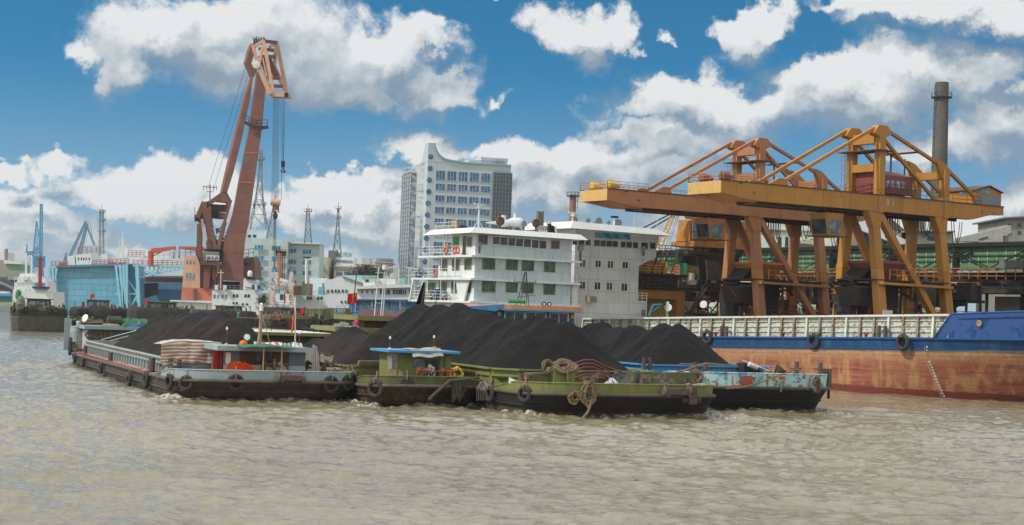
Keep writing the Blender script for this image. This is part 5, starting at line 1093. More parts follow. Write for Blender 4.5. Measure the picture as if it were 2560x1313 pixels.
# ================================================================ bulk carrier alongside the quay
def build_carrier():
    Fq = WQ; WC = 121.9; HB = 7.0
    t = thing('bulk_carrier', 'long cargo ship with blue upper hull, scraped salmon-red sides and rusty white coaming', 'ship', Fq(WC, -142, 0), math.atan2(WQ.ay.y, WQ.ay.x))
    dz = lambda s: 4.6+(s+142)*.0285
    def hb(s, z):
        k = min(1, max(0, z/6.0)); s0 = -116+4*k; s1 = -97.5+7.5*k
        f = max(0, (s-s0)/(s1-s0)); b = HB*max(.02, 1-f**2.1)
        if s < -178: b *= .86
        if z < 0: b *= .93
        return b
    S = [-186, -184, -178, -170, -160, -150, -140, -130, -120]+[-116+1.0*k for k in range(29)]
    def ring(s, zs):
        r = []
        for z in zs: zz = z if z <= 0 else z/4.6*dz(s); r.append(Fq(WC-hb(s, zz), s if s < -97.5+7.5*min(1, max(0, zz/6)) else -97.5+7.5*min(1, max(0, zz/6)), zz))
        for z in zs[::-1]: zz = z if z <= 0 else z/4.6*dz(s); r.append(Fq(WC+hb(s, zz), s if s < -97.5+7.5*min(1, max(0, zz/6)) else -97.5+7.5*min(1, max(0, zz/6)), zz))
        return r
    zs = [-2, 0, .8, 1.6, 2.4, 3.2, 3.9, 4.6]
    m = bpy.data.materials.new('scraped_ship_hull'); m.use_nodes = True; n = NT(m.node_tree); n.n.clear()
    tc = n.new('ShaderNodeTexCoord').outputs['Object']; xyz = n.new('ShaderNodeSeparateXYZ', ins={0: tc}).outputs
    zz = n.m('SUBTRACT', xyz[2], n.m('MULTIPLY', xyz[0], .0285))
    mp = n.new('ShaderNodeMapping', ins={0: tc}); mp.inputs['Scale'].default_value = (.16, .16, 1.6)
    mp2 = n.new('ShaderNodeMapping', ins={0: tc}); mp2.inputs['Scale'].default_value = (1.2, 1.2, .25)
    h1 = n.noise(mp.outputs[0], 1.6, 7, .65); h2 = n.noise(mp2.outputs[0], 1.0, 5, .6); h3 = n.noise(tc, 2.4, 6, .7)
    red = n.mix(n.mr(h1, .38, .62), (.25, .070, .047), (.33, .13, .07)); red = n.mix(n.mr(h2, .44, .62, 0, .75), red, (.42, .25, .11)); red = n.mix(n.mr(n.noise(mp2.outputs[0], 2.3, 5, .65), .56, .68, 0, .6), red, (.17, .05, .035))
    red = n.mix(n.mr(h3, .62, .70, 0, .7), red, (.18, .035, .028))
    tan = n.mix(n.mr(h3, .4, .6), (.45, .265, .13), (.36, .18, .095))
    zw = n.m('ADD', zz, n.m('MULTIPLY', n.m('SUBTRACT', h3, .5), .9)); zw = n.m('ADD', zw, n.m('MULTIPLY', n.m('SUBTRACT', h2, .5), .8))
    c = n.mix(n.mr(zw, 1.9, 3.2), red, tan)
    c = n.mix(n.mr(n.m('ADD', xyz[2], n.m('MULTIPLY', n.m('SUBTRACT', h3, .5), .5)), .70, .78, 1, 0), c, (.16, .035, .024))
    zb = n.m('ADD', zz, n.m('MULTIPLY', n.m('SUBTRACT', h1, .5), .22))
    brown = n.mix(n.mr(h3, .4, .6), (.19, .155, .11), (.12, .13, .14))
    c = n.mix(n.mr(zb, 3.30, 3.36), c, brown)
    blue = n.mix(n.mr(h2, .45, .7, 0, .8), (.005, .050, .145), (.018, .095, .20)); blue = n.mix(n.mr(h3, .64, .70, 0, .7), blue, (.12, .13, .14))
    c = n.mix(n.mr(n.m('ADD', zb, n.m('MULTIPLY', n.m('SUBTRACT', h3, .5), .25)), 3.58, 3.63), c, blue)
    br = n.new('ShaderNodeTexBrick', ins={'Vector': n.new('ShaderNodeCombineXYZ', ins={0: xyz[0], 1: zz}).outputs[0], 'Color1': (1, 1, 1, 1), 'Color2': (.88, .86, .85, 1), 'Mortar': (.62, .58, .55, 1), 'Scale': 1.0, 'Mortar Size': .03, 'Brick Width': 5.2, 'Row Height': 1.5})
    c = n.mix(1.0, c, br.outputs[0], 'MULTIPLY')
    b = n.new('ShaderNodeBsdfPrincipled', ins={0: c, 'Roughness': .55, 'Specular IOR Level': .4})
    n.l.new(n.new('ShaderNodeBump', ins={'Strength': .35, 'Distance': .12, 'Height': n.noise(mp.outputs[0], 3, 5, .6)}).outputs[0], b.inputs['Normal'])
    n.l.new(b.outputs[0], n.new('ShaderNodeOutputMaterial').inputs[0])
    MB().loft([ring(s, zs) for s in S]).build('hull', m, t, smooth=False)
    # deck edge rail and blue forecastle
    MB().tube([Fq(WC-hb(s, dz(s))-.06, s, dz(s)) for s in S[1:-2]], .13, 6).build('deck_edge', M['royal'], t)
    MB().tube([Fq(WC-hb(s, dz(s)*.78)-.03, s, dz(s)-1.0) for s in S[1:-5]], .08, 5).build('fender_bar', M['royal'], t)
    fc = MB(); st = [-104.8+.6*k for k in range(25)]
    def fz(s): return dz(s)+ min(2.35+(s+103)*.035, max(0, (s+104.8))*1.35)
    low = [Fq(WC-hb(s, dz(s))-.03, min(s, -90.2), dz(s)-.02) for s in st]; up = [Fq(WC-hb(s-.5, 6)-.03-.08*(fz(s)-dz(s)), min(s+.1*(fz(s)-dz(s)), -89.8), fz(s)) for s in st]
    low2 = [Fq(2*WC-(p.dot(Fq.ax)), p.dot(Fq.ay), p.z) for p in low]; up2 = [Fq(2*WC-(p.dot(Fq.ax)), p.dot(Fq.ay), p.z) for p in up]
    for k in range(len(st)-1):
        fc.quad(low[k], low[k+1], up[k+1], up[k]); fc.quad(low2[k+1], low2[k], up2[k], up2[k+1])
        if st[k] > -103: fc.quad(up[k]-V((0, 0, .5)), up[k+1]-V((0, 0, .5)), up2[k+1]-V((0, 0, .5)), up2[k]-V((0, 0, .5)))
    fc.tube(up, .07, 5)
    fco = fc.build('forecastle', mat('scuffed_royal_blue', (.010, .080, .26), .5, .3, .04, .1, col2=(.04, .10, .30), c2=.55, scale=1.2, bump=.3), t)
    s_ = -100.2; p, q = WC-hb(s_-.5, 6)-.16, s_
    MB().lathe(Fq(p, q, 7.25), -WQ.ax, [(0, .30), (.06, .30), (.07, .2), (.02, .18)], 14).build('fairlead', M['tan'], fco)
    a, z_ = None, None
    wh = MB().box(Fq, 119.5, 123, -96.5, -93.5, 7.8, 10.4).box(Fq, 119.3, 123.2, -96.7, -93.3, 10.4, 10.65).build('forecastle_house', M['coolwhite'], t)
    # hold coaming: rusty white plates, stiffeners
    CW = 116.2; rw = mat('rusty_white_coaming', (.56, .58, .49), .6, .15, .52, .35, rustcol=(.17, .075, .03), scale=1.3)
    rt = mat('rusty_coaming_rib', (.34, .27, .20), .7, .3, .6, .3, rustcol=(.14, .06, .03), scale=1.5)
    s0, s1 = -162.3, -103.4; mb = MB(); zt = lambda s: dz(s)+2.18
    mb.hexa([Fq(CW, s0, dz(s0)), Fq(CW, s1, dz(s1)), Fq(CW+11.4, s1, dz(s1)), Fq(CW+11.4, s0, dz(s0)), Fq(CW, s0, zt(s0)), Fq(CW, s1, zt(s1)), Fq(CW+11.4, s1, zt(s1)), Fq(CW+11.4, s0, zt(s0))])
    for f in (.30, .56, .80): mb.beam(Fq(CW-.06, s0, dz(s0)+2.18*f), Fq(CW-.06, s1, dz(s1)+2.18*f), .10, .09)
    co = mb.build('hold_coaming', rw, t)
    MB().beam(Fq(CW-.1, s0, zt(s0)+.06), Fq(CW-.1, s1, zt(s1)+.06), .42, .2).build('coaming_cap', M['whitew'], co)
    nr = 31
    for k in range(nr+1):
        s = s0+(s1-s0)*k/nr; MB().hexa([Fq(CW-.34, s-.05, dz(s)), Fq(CW, s-.05, dz(s)), Fq(CW, s+.05, dz(s)), Fq(CW-.34, s+.05, dz(s)), Fq(CW-.22, s-.05, zt(s)), Fq(CW, s-.05, zt(s)), Fq(CW, s+.05, zt(s)), Fq(CW-.22, s+.05, zt(s))]).beam(Fq(CW-.34, s, dz(s)), Fq(CW-.22, s, zt(s)), .24, .05, up=WQ.ax).build('coaming_rib', rt if k % 3 else M['whitew'], co)
    # deck
    for px in (1810, 2205):
        s = Fq.hy  # plane x = 115.6
        y_, z_ = Fq.hx(px, 835, 115.5); z0 = dz(y_); mb = MB()
        for d in (-.42, .42): mb.cyl(Fq(115.5, y_+d, z0), Fq(115.5, y_+d, z0+1.25), .19, 10)
        mb.beam(Fq(115.5, y_-1.0, z0+.75), Fq(115.5, y_+1.0, z0+.75), .12).box(Fq, 115.2, 115.8, y_-1.0, y_+1.0, z0, z0+.12).build('mooring_bollard', M['bollard'], t)
    for px, c_ in ((1789, 'red'), (2165, 'red'), (2049, 'rust'), (1957, 'rust')):
        y_, z_ = Fq.hx(px, 838, 115.6); z0 = dz(y_); MB().cyl(Fq(115.6, y_, z0), Fq(115.6, y_, z0+.35), .16, 8).cyl(Fq(115.6, y_, z0+.35), Fq(115.6, y_, z0+.5), .24, 8).build('deck_vent', M[c_], t)
    for px, py, lb in ((1769, 843, 'leftmost tyre fender on the blue rim of the cargo ship'), (2035, 853, 'middle tyre fender on the blue rim of the cargo ship'), (2258, 856, 'rightmost tyre fender on the blue rim of the cargo ship')):
        y_, z_ = Fq.hx(px, py, 114.75); tyre(Fq(114.7, y_, z_), -WQ.ax, lb, .72)
    # draught marks
    def onhull(px, z):
        best = None
        for k in range(600):
            s = -116+18*k/600; p = Fq(WC-hb(s, z)-.04, s, z)-V((0, 0, CAMZ)); x = CX+FPX*p.dot(_r)/p.dot(_f)
            if best is None or abs(x-px) < best[0]: best = (abs(x-px), s)
        s = best[1]; p = Fq(WC-hb(s, z)-.05, s, z); q = Fq(WC-hb(s+.2, z)-.05, s+.2, z); return p, (q-p).normalized()
    mb = MB(); ln = []
    lev = [(2317, 868, '44'), (2318, 875, '42')]+[(2324+i*2.55+i*i*.03, 905+i*7.15, str(38-2*i)) for i in range(13)]
    for px, py, s_ in lev:
        z = 4.0
        for _ in range(3): p, d = onhull(px, z); z = HZ(px, py, p.y)
        letters(mb, s_, .26, p+V((0, 0, 0)), d, (0, 0, 1)); ln.append((p-d*.25))
    mb.build('draught_marks', M['white'], t)
    MB().tube(ln, .03, 4).build('draught_line', mat('mark_yellow', (.55, .36, .12), .7), t)
    # superstructure
    y0 = -162.5; X = lambda px, py: Fq.hy(px, py, y0)
    x1, _ = X(1596, 700); x2, _ = X(1615, 780); zr = X(1596, 600)[1]; z1 = X(1596, 665)[1]; z2_ = X(1600, 752)[1]; xw, _ = X(1640, 640)
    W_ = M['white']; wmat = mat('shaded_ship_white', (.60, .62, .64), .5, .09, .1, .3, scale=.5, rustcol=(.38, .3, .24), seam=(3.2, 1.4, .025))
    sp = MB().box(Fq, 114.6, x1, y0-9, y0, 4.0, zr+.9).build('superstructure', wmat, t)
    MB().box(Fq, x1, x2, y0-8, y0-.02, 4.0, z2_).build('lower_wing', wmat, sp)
    xw2 = X(1650, 610)[0]
    wing = [Fq(x1, y0-.01, z1), Fq(xw, y0-.01, X(1637, 643)[1]), Fq(xw, y0-.01, X(1639, 622)[1]), Fq(xw2, y0-.01, zr+.9), Fq(x1, y0-.01, zr+.9)]
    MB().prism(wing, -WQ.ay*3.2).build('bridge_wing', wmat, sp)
    zrf = X(1560, 592)[1]
    rf = MB().hexa([Fq(113.2, y0-10, zr+.85), Fq(113.2, y0+.9, zr+.85), Fq(xw2+1.4, y0+.9, zr+.75), Fq(xw2+1.4, y0-10, zr+.75), Fq(114, y0-9.5, zr+1.75), Fq(114, y0+.2, zr+1.75), Fq(xw2-1, y0+.2, zr+1.55), Fq(xw2-1, y0-9.5, zr+1.55)]).build('roof', M['white'], sp)
    MB().box(Fq, X(1488, 590)[0], X(1574, 590)[0], y0, y0+.12, X(1530, 597)[1], X(1530, 584)[1]).build('teal_sun_visor', G['teal'], sp)
    for a, b in ((1432, 1443), (1447, 1461), (1465, 1477), (1486, 1500), (1502, 1515), (1517, 1530), (1532, 1545), (1553, 1564), (1567, 1580), (1583, 1595)):
        f = (a-1440)/160.; win_y(Fq, y0+.06, a, 598+f*9, b, 612+f*9, sp, G['dark'], None, d=.05, mull=0, name='bridge_window')
    for a, b in ((1604, 1620), (1626, 1639)): win_y(Fq, y0+.06, a, 607, b, 622, sp, G['dark'], None, d=.05, mull=0, name='bridge_window')
    for a, b, c, d in ((1450, 650, 1464, 667), (1489, 652, 1502, 668), (1520, 653, 1533, 670), (1557, 655, 1570, 671), (1449, 705, 1463, 722), (1487, 706, 1501, 724), (1517, 707, 1531, 725), (1554, 709, 1568, 727)):
        win_y(Fq, y0+.06, a, b, c, d, sp, G['green'] if a % 3 else G['dark'], M['whitew'])
    ac = MB().box(Fq, X(1465, 750)[0], X(1483, 750)[0], y0, y0+.8, X(1474, 756)[1], X(1474, 741)[1]).build('air_conditioner', M['wood'], sp)
    MB().lathe(Fq((X(1465, 750)[0]+X(1483, 750)[0])/2, y0+.8, X(1474, 748)[1]), WQ.ay, [(.01, .28), (.02, .05)], 12).build('fan_grille', M['lattice'], ac)
    MB().rail([Fq(x1, y0, z2_), Fq(x2, y0, z2_), Fq(x2, y0-6, z2_)], 1.0, 3, .03, .9).build('railing', M['whitew'], sp)
    MB().beam(Fq(x2, y0+.05, 4.2), Fq(x2, y0+.05, z2_+1), .09).build('rail_post', M['whitew'], sp)
    MB().box(Fq, X(1604, 780)[0], X(1614, 780)[0], y0, y0+.05, X(1609, 790)[1], X(1609, 775)[1]).build('small_window', G['grey'], sp)
    zt_ = zr+1.6; G_ = Frame(WQ(0, 0, 0), WQ.ay*-1, WQ.ax)
    Gx = lambda px, py, s=y0-2: (lambda r: (r[0], r[1]))(Fq.hy(px, py, s))
    FF = Frame(WQ(0, 0, 0), -WQ.ay, WQ.ax)     # x = -s, y = w
    for px, py, r, lb in ((1495, 554, .55, 'big searchlight on the cargo ship roof near the middle'), (1469, 558, .35, 'smaller searchlight left of the big one on the cargo ship roof'), (1545, 562, .5, 'searchlight on the cargo ship roof beside the white post'), (1521, 566, .25, 'tiny searchlight between the two big ones')):
        w_, z_ = Gx(px, py); searchlight(FF, -y0+2, w_, zt_, r, lb, h=max(.5, z_-zt_))
    w_, z_ = Gx(1432, 535); tt = thing('radar_mast', 'white radar mast on the cargo ship roof beside the brick chimney', 'radar mast', Fq(w_, y0-2, zt_)); radar(FF, tt, -y0+2, w_, zt_, z_-zt_-.3, 1.4)
    w_, z_ = Gx(1536, 545); tt = thing('camera_post', 'white post with a dark camera head on the cargo ship roof', 'post', Fq(w_, y0-2, zt_)); MB().cyl(Fq(w_, y0-2, zt_), Fq(w_, y0-2, z_), .13, 8).build('post', M['white'], tt); MB().box(Fq, w_-.4, w_+.5, y0-2.3, y0-1.8, z_, z_+.25).build('camera', M['soot'], tt)
    w0, z0 = Gx(1445, 553); w1, _ = Gx(1492, 551); mb = MB().beam(Fq(w0, y0-3, z0), Fq(w1, y0-3, z0+.15), .12)
    for k in range(6): w = w0+(w1-w0)*k/5; mb.beam(Fq(w, y0-3, zt_), Fq(w, y0-3, z0+.1), .07)
    mb.box(Fq, w1-.6, w1+.1, y0-3.3, y0-2.7, zt_, z0); tt = one(mb, 'aerial_frame', M['white'], 'low white aerial frame on the left of the cargo ship roof', 'aerial frame', Fq(w0, y0-3, zt_))
    w_, z_ = Gx(1452, 549); MB().cyl(Fq(w_, y0-3, z_-.2), Fq(w_, y0-3, z_+.25), .18, 8).build('red_lamp', M['red'], tt)
    w_, z_ = Fq.hy(1608, 622, y0+.4)[0], Fq.hy(1608, 622, y0+.4)[1]; searchlight(FF, -y0-.5, w_, z_-.9, .32, 'small searchlight on the cargo ship bridge front', h=.9)
    for px in (1584, 1642): w_, z_ = Gx(px, 590, y0-.5); one(MB().cyl(Fq(w_, y0-.5, zt_-.2), Fq(w_, y0-.5, zt_+1.6+(.6 if px < 1600 else 0)), .03, 5), 'whip_aerial', M['white'], ('left' if px < 1600 else 'right')+' thin whip aerial at the right end of the cargo ship roof', 'aerial', Fq(w_, y0-.5, zt_))
    return t
carrier = build_carrier()
# ================================================================ quay
ZQ = 4.2
o = MB().quad(WQ(131.2, 60, ZQ), WQ(131.2, -300, ZQ), WQ(900, -300, ZQ), WQ(900, 60, ZQ)).build('quay_ground', M['soil']); o['kind'] = 'structure'
o = MB().hexa([WQ(131, 60, -2), WQ(131.6, 60, -2), WQ(131.6, -300, -2), WQ(131, -300, -2), WQ(131, 60, ZQ+.3), WQ(131.6, 60, ZQ+.3), WQ(131.6, -300, ZQ+.3), WQ(131, -300, ZQ+.3)]).build('quay_wall', M['concrete']); o['kind'] = 'structure'
# ================================================================ grab cranes
CB = Frame(WQ(134, -129, 0), WQ.ax, -WQ.ay)      # near crane; x landward, y away
CA = Frame(WQ(134, -149.3, 0), WQ.ax, -WQ.ay)
YN, YF = 1.6, 6.0
def grab_crane(F, name_label, pm, dm, house, cabcol):
    T = lambda px, py, y=YN: CB.hy(px, py, y)
    t = thing('gantry_crane', name_label, 'crane', F(5, 4, ZQ), F.rot(), 'grab cranes on the quay')
    def bm(nm, ends, w, h, m=pm, par=t, w2=None, h2=None, up=None):
        (a, b) = ends; return MB().beam(F(*a), F(*b), w, h, up=up or F.ay, w2=w2, h2=h2).build(nm, m, par)
    zb = T(2190, 529)[1]; zt = zb+1.8
    xt, _ = T(1795, 460); xe, _ = T(2500, 520)
    # girders: near and far, joined at the tip and tail
    for y0, y1, nm in ((YN-.55, YN+.45, 'near_girder'), (YF-.45, YF+.55, 'far_girder')):
        prof = [(xt, zt), (xt, zt-1.25), (xt+1.2, zt-1.4), (xt+4.5, zb), (xe-5.5, zb), (xe-2.2, zb+.75), (xe, zb+.85), (xe, zt)]
        MB().prism([F(x, y0, z) for x, z in prof], F.ay*(y1-y0)).build(nm.split('_')[1], pm, t)
    MB().box(F, xt-.06, xt, YN-.55, YF+.55, zt-1.3, zt).build('tip_plate', mat('crane_tip_'+pm.name, (.60, .38, .12), .6, .1, .15, .3), t)
    MB().box(F, xt, xt+2.4, YN+.45, YF-.45, zt-.3, zt-.02).box(F, xe-3, xe, YN+.45, YF-.45, zt-.3, zt-.02).box(F, -.6, .6, YN+.45, YF-.45, zt-1.2, zt-.02).build('cross_girder', pm, t)
    mb = MB()
    for y in (YN-.6, YF+.6): mb.box(F, xt, xe, y-.03, y+.03, zt, zt+.14)
    mb.build('girder_top_rim', M['rust'], t)
    MB().box(F, xt+6, xe-7, YN+.5, YN+.75, zb-.3, zb+.1).box(F, xt+6, xe-7, YF-.75, YF-.5, zb-.3, zb+.1).box(F, xt+7, xe-8, YN+.75, YF-.75, zb-.2, zb-.08).build('trolley_rail', M['darksteel'], t)
    # railing along the girders
    MB().rail([F(xe-4, YN-.55, zt), F(12, YN-.55, zt)], 1.0, 2, .025, 2).build('girder_railing', M['rust'], t)
    MB().rail([F(9.8, YN-.55, zt), F(1, YN-.55, zt)], 1.0, 2, .025, 2).build('girder_railing', M['rust'], t)
    MB().rail([F(-1, YF+.5, zt), F(xt, YF+.5, zt), F(xt, YN-.5, zt), F(xt+6, YN-.5, zt)], 1.0, 3, .025, 1.6).build('girder_railing', M['tan'], t)
    MB().rail([F(-1, YF-.4, zt), F(xt+5, YF-.4, zt)], 1.1, 2, .025, 1.6).build('girder_railing', M['tan'], t)
    for y in (YN+.4, YF-.6): MB().lathe(F(xt+1.3, y, zt+.55), F.ax, [(-.6, .3), (-.5, .5), (.4, .5), (.5, .3), (1.1, .22), (1.15, .1)], 12).build('tip_winch', M['maroon'] if house else M['yellow'], t)
    # lower legs, splayed along the quay
    xC = T(2378, 780, 0)[0]
    for (y0, y1) in ((0, YN), (7.4, YF)):
        for x0, x1, sx in ((0, -.25, 1), (xC, xC-.45, 1)):
            MB().beam(F(x0, y0, ZQ), F(x1, y1, zb-1.8), 1.05, 1.2, up=F.ax, w2=.88, h2=1.05).build('leg', pm, t)
            # flared head
            MB().hexa([F(x1-.6, y1-.5, zb-1.85), F(x1+.6, y1-.5, zb-1.85), F(x1+.6, y1+.5, zb-1.85), F(x1-.6, y1+.5, zb-1.85), F(x1-1.5, y1-.48, zb), F(x1+.7, y1-.48, zb), F(x1+.7, y1+.48, zb), F(x1-1.5, y1+.48, zb)]).build('leg_head', pm, t)
        # diagonal brace from the water-side head to the land-side foot
        MB().beam(F(.5, y1, zb-.4), F(xC-.3, y0, ZQ+.6), .7, .8, up=F.ay).build('diagonal_brace', pm, t)
    for x in (0, xC): MB().beam(F(x, -.6, ZQ+.95), F(x, 8.0, ZQ+.95), 1.2, 1.2).build('sill_beam', pm, t)
    for x in (0, xC):
        for y in (-.2, 7.6): MB().box(F, x-.6, x+.6, y-1.4, y+1.4, ZQ+.02, ZQ+.5).build('bogie', M['darksteel'], t)
    # upper portal
    zB = T(2197, 330)[1]; zA = T(2134, 335, YF)[1]; zC = T(2358, 425)[1]
    xCu = T(2358, 480)[0]; xBu = T(2197, 420)[0]
    for y in (YN, YF):
        MB().box(F, xBu-.44, xBu+.44, y-.6, y+.3, zb-.1, zB).build('post', pm, t)
        MB().box(F, xCu-.40, xCu+.40, y-.62, y+.3, zb-.12, zC).build('rear_post', pm, t)
        MB().prism([F(xBu-1.4, y-.5, zB-.25), F(xBu-.6, y-.5, zB+.75), F(xBu+.75, y-.5, zB+.75), F(xBu+1.6, y-.5, zB-.1), F(xBu+.77, y-.5, zB-.5), F(xBu-.77, y-.5, zB-.5)], F.ay*1.0).build('head_bracket', pm, t)
        # stays
        pf = T(1955, 452)[0]
        bm('fore_stay', ((xBu-1.0, y, zB+.35), (pf, y, zt+.5)), .34, .38)
        MB().prism([F(pf-2.4, y-.2, zt-.02), F(pf-.6, y-.2, zt+.9), F(pf+.4, y-.2, zt+.9), F(pf+.9, y-.2, zt-.02)], F.ay*.4).build('stay_bracket', pm, t)
        kx, kz = T(2368, 425); tx, tz = T(2449, 505)
        bm('back_stay', ((xBu+1.0, y, zB+.35), (kx, y, kz)), .34, .38); bm('back_stay', ((kx, y, kz), (tx, y, tz)), .34, .38)
        MB().prism([F(tx-1.2, y-.25, zt-.02), F(tx-.6, y-.25, zt+.9), F(tx+.3, y-.25, zt+.9), F(tx+2.8, y-.25, zt-.9), F(tx+1, y-.25, zt-.9)], F.ay*.5).build('stay_bracket', pm, t)
        MB().prism([F(xCu-1.6, y-.3, zC+1.2), F(xCu-.4, y-.3, zC+.9), F(xCu+.9, y-.3, zC), F(xCu+.65, y-.3, zC-1.0), F(xCu-.65, y-.3, zC-1.0)], F.ay*.6).build('stay_gusset', pm, t)
        bm('inner_stay', ((xBu+.7, y, zB-.8), (xCu-1.3, y, zt+.1)), .32, .38)
    MB().box(F, xBu-.4, xBu+.4, YN+.45, YF-.6, zB-1.3, zB-.15).build('portal_beam', pm, t)
    zm = T(2190, 417)[1]; MB().box(F, xBu-.4, xBu+.4, YN+.45, YF-.6, zm-.5, zm+.4).build('portal_beam', pm, t)
    MB().box(F, xCu-.4, xCu+.4, YN+.45, YF-.62, zC-1.1, zC-.2).build('portal_beam', pm, t)
    MB().box(F, xBu-1.3, xBu+1.3, YN-1.0, YF+1.0, zB-2.2, zB-2.1).rail([F(xBu-1.3, YF+1, zB-2.1), F(xBu-1.3, YN-1, zB-2.1)], .4, 1, .02, 1.5).build('portal_walkway', M['rust'], t)
    # ladder at the left of the far post
    mb = MB(); xl = xBu-1.25
    for d in (-.3, .3): mb.beam(F(xl, YF+d, zt), F(xl, YF+d, zB-2), .06)
    for k in range(int((zB-2-zt)/.55)): mb.beam(F(xl, YF-.3, zt+.3+k*.55), F(xl, YF+.3, zt+.3+k*.55), .05)
    mb.build('ladder', pm, t)
    # light rack between the back stays
    lx, lz = T(2290, 380); mb = MB().box(F, lx-.5, lx+.5, YN-.2, YF+.8, lz-.1, lz); mb.beam(F(lx, YF-.5, lz), F(lx, YF-.5, zt+.4), .2); mb.beam(F(lx+1.8, YF-1, lz-.5), F(lx+1.8, YF-1, zt+.4), .15); mb.build('light_gantry', M['rust'], t)
    if house:
        hx0 = T(2192, 460, YN+.4)[0]; hx1 = T(2281, 460, YN+.4)[0]; zh = T(2270, 441, YN+.4)[1]
        h = MB().prism([F(hx0, YN+.35, zt+.5), F(hx0, YF+.9, zt+.5), F(hx0, YF+.9, zh-.1), F(hx0, (YN+YF)/2+.5, zh+.6), F(hx0, YN+.35, zh-.1)], F.ax*(hx1-hx0)).build('machine_house', M['maroon'], t)
        for k in range(4):
            wx0 = T(2214+k*13, 455, YN+.4)[0]; MB().box(F, wx0, wx0+.55, YN+.3, YN+.34, zh-1.5, zh-.7).build('window', G['grey'], h)
        MB().rail([F(hx1, YN-.1, zt+.5), F(hx0, YN-.1, zt+.5), F(hx0-.5, YF+.6, zt+.5)], 1.0, 2, .03, 1.4).box(F, hx0-.6, hx1, YN-.15, YN+.35, zt+.35, zt+.45).build('house_walkway', M['rust'], h)
        yx0 = T(2437, 490, YN-.3)[0]; zy = T(2470, 470, YN-.3)[1]
        h = MB().prism([F(yx0, YN-.3, zt), F(xe-.2, YN-.3, zt), F(xe-.2, YN-.3, zy-.5), F((yx0+xe)/2, YN-.3, zy+.15), F(yx0, YN-.3, zy-.5)], F.ay*(YF-YN+1.2)).build('tail_house', pm, t)
        MB().prism([F(yx0-.2, YN-.5, zy-.5), F((yx0+xe)/2, YN-.5, zy+.2), F(xe, YN-.5, zy-.5), F(xe, YN-.5, zy-.38), F((yx0+xe)/2, YN-.5, zy+.32), F(yx0-.2, YN-.5, zy-.38)], F.ay*(YF-YN+1.6)).build('roof', M['rust'], h)
        MB().box(F, yx0+1.0, yx0+2.6, YN-.36, YN-.3, zt+2.0, zy-.7).build('window', G['teal'], h)
        MB().box(F, yx0+.1, xe-.4, YN-.34, YN-.3, zt+.1, zt+1.2).build('mesh_panel', M['lattice'], h)
        MB().box(F, yx0-.05, yx0, YN+.8, YN+2, zt+1.7, zy-.8).build('window', G['teal'], h)
        gx, gz = T(2225, 508, YN-.56)
        for c_, dx in (('8', -.4), ('1', .45)): letters(MB(), c_, 1.1, F(gx+dx, YN-.6, gz), F.ax, (0, 0, 1)).build('lettering', mat('chalk', (.62, .48, .3), .9), t)
    # operator's cab under the girders
    cx0 = T(2078, 560, 2.4)[0]; zc0 = zb-3.1
    c = MB().hexa([F(cx0-.9, 2.0, zc0), F(cx0+1.1, 2.0, zc0), F(cx0+1.1, 4.4, zc0), F(cx0-.9, 4.4, zc0), F(cx0-1.3, 1.8, zb-.55), F(cx0+1.3, 1.8, zb-.55), F(cx0+1.3, 4.6, zb-.55), F(cx0-1.3, 4.6, zb-.55)]).build('operator_cab', cabcol, t)
    MB().hexa([F(cx0-.75, 1.93, zc0+.25), F(cx0+.85, 1.93, zc0+.25), F(cx0+.85, 1.99, zc0+.25), F(cx0-.75, 1.99, zc0+.25), F(cx0-1.0, 1.78, zb-1.3), F(cx0+1.05, 1.78, zb-1.3), F(cx0+1.05, 1.84, zb-1.3), F(cx0-1.0, 1.84, zb-1.3)]).build('cab_window', G['grey'], c)
    MB().hexa([F(cx0-1.0, 2.2, zc0+.25), F(cx0-.94, 2.2, zc0+.25), F(cx0-.94, 4.2, zc0+.25), F(cx0-1.0, 4.2, zc0+.25), F(cx0-1.28, 2.1, zb-1.3), F(cx0-1.22, 2.1, zb-1.3), F(cx0-1.22, 4.3, zb-1.3), F(cx0-1.28, 4.3, zb-1.3)]).build('cab_window', G['dark'], c)
    MB().box(F, cx0-1.6, cx0+1.7, 1.4, 4.9, zc0-.12, zc0).build('cab_platform', M['rust'], c)
    mb = MB()
    for k in range(9): mb.beam(F(cx0-1.5+k*.4, 1.9+(k % 3), zb-.6), F(cx0-1.3+k*.4, 2.2+(k % 3), zb+.1), .12)
    mb.box(F, cx0-1.7, cx0+2.6, 1.7, 4.6, zb-.3, zb-.12); mb.build('trolley', M['darksteel'], t)
    # festoon cables
    for (px0, n, dep) in ((2232, 6, 2.6), (2320, 2, 2.2), (2398, 2, 2.9)):
        x0 = T(px0, 545)[0]; mb = MB()
        for k in range(n):
            a = x0+k*.42; w = 1.5 if n == 2 else .35; d_ = dep*(1-.12*(k % 3))
            mb.tube([F(a+w*(s_/10), YN+1.2, zb-.25-d_*math.sin(math.pi*s_/10)**.7) for s_ in range(11)], .045, 4)
        mb.build('festoon_cable', M['soot'], t)
    # hopper platform, hopper and rubber chutes between the legs
    zp = T(2250, 712, 2)[1]
    MB().beam(F(-.5, .3, zp), F(xC, .2, zp-.1), .3, 1.0, up=F.ay).build('platform_beam', pm, t)
    MB().beam(F(-2.5, 6.5, zp), F(xC, 6.6, zp-.1), .3, 1.0, up=F.ay).box(F, -1.5, xC, .4, 6.5, zp+.3, zp+.45).build('platform', M['darksteel'], t)
    MB().rail([F(1, .2, zp+.5), F(xC-.5, .2, zp+.5)], 1.1, 2, .035, 1.2).rail([F(1, 6.6, zp+.5), F(xC-.5, 6.6, zp+.5)], 1.1, 2, .035, 1.2).build('platform_railing', M['corange2'], t)
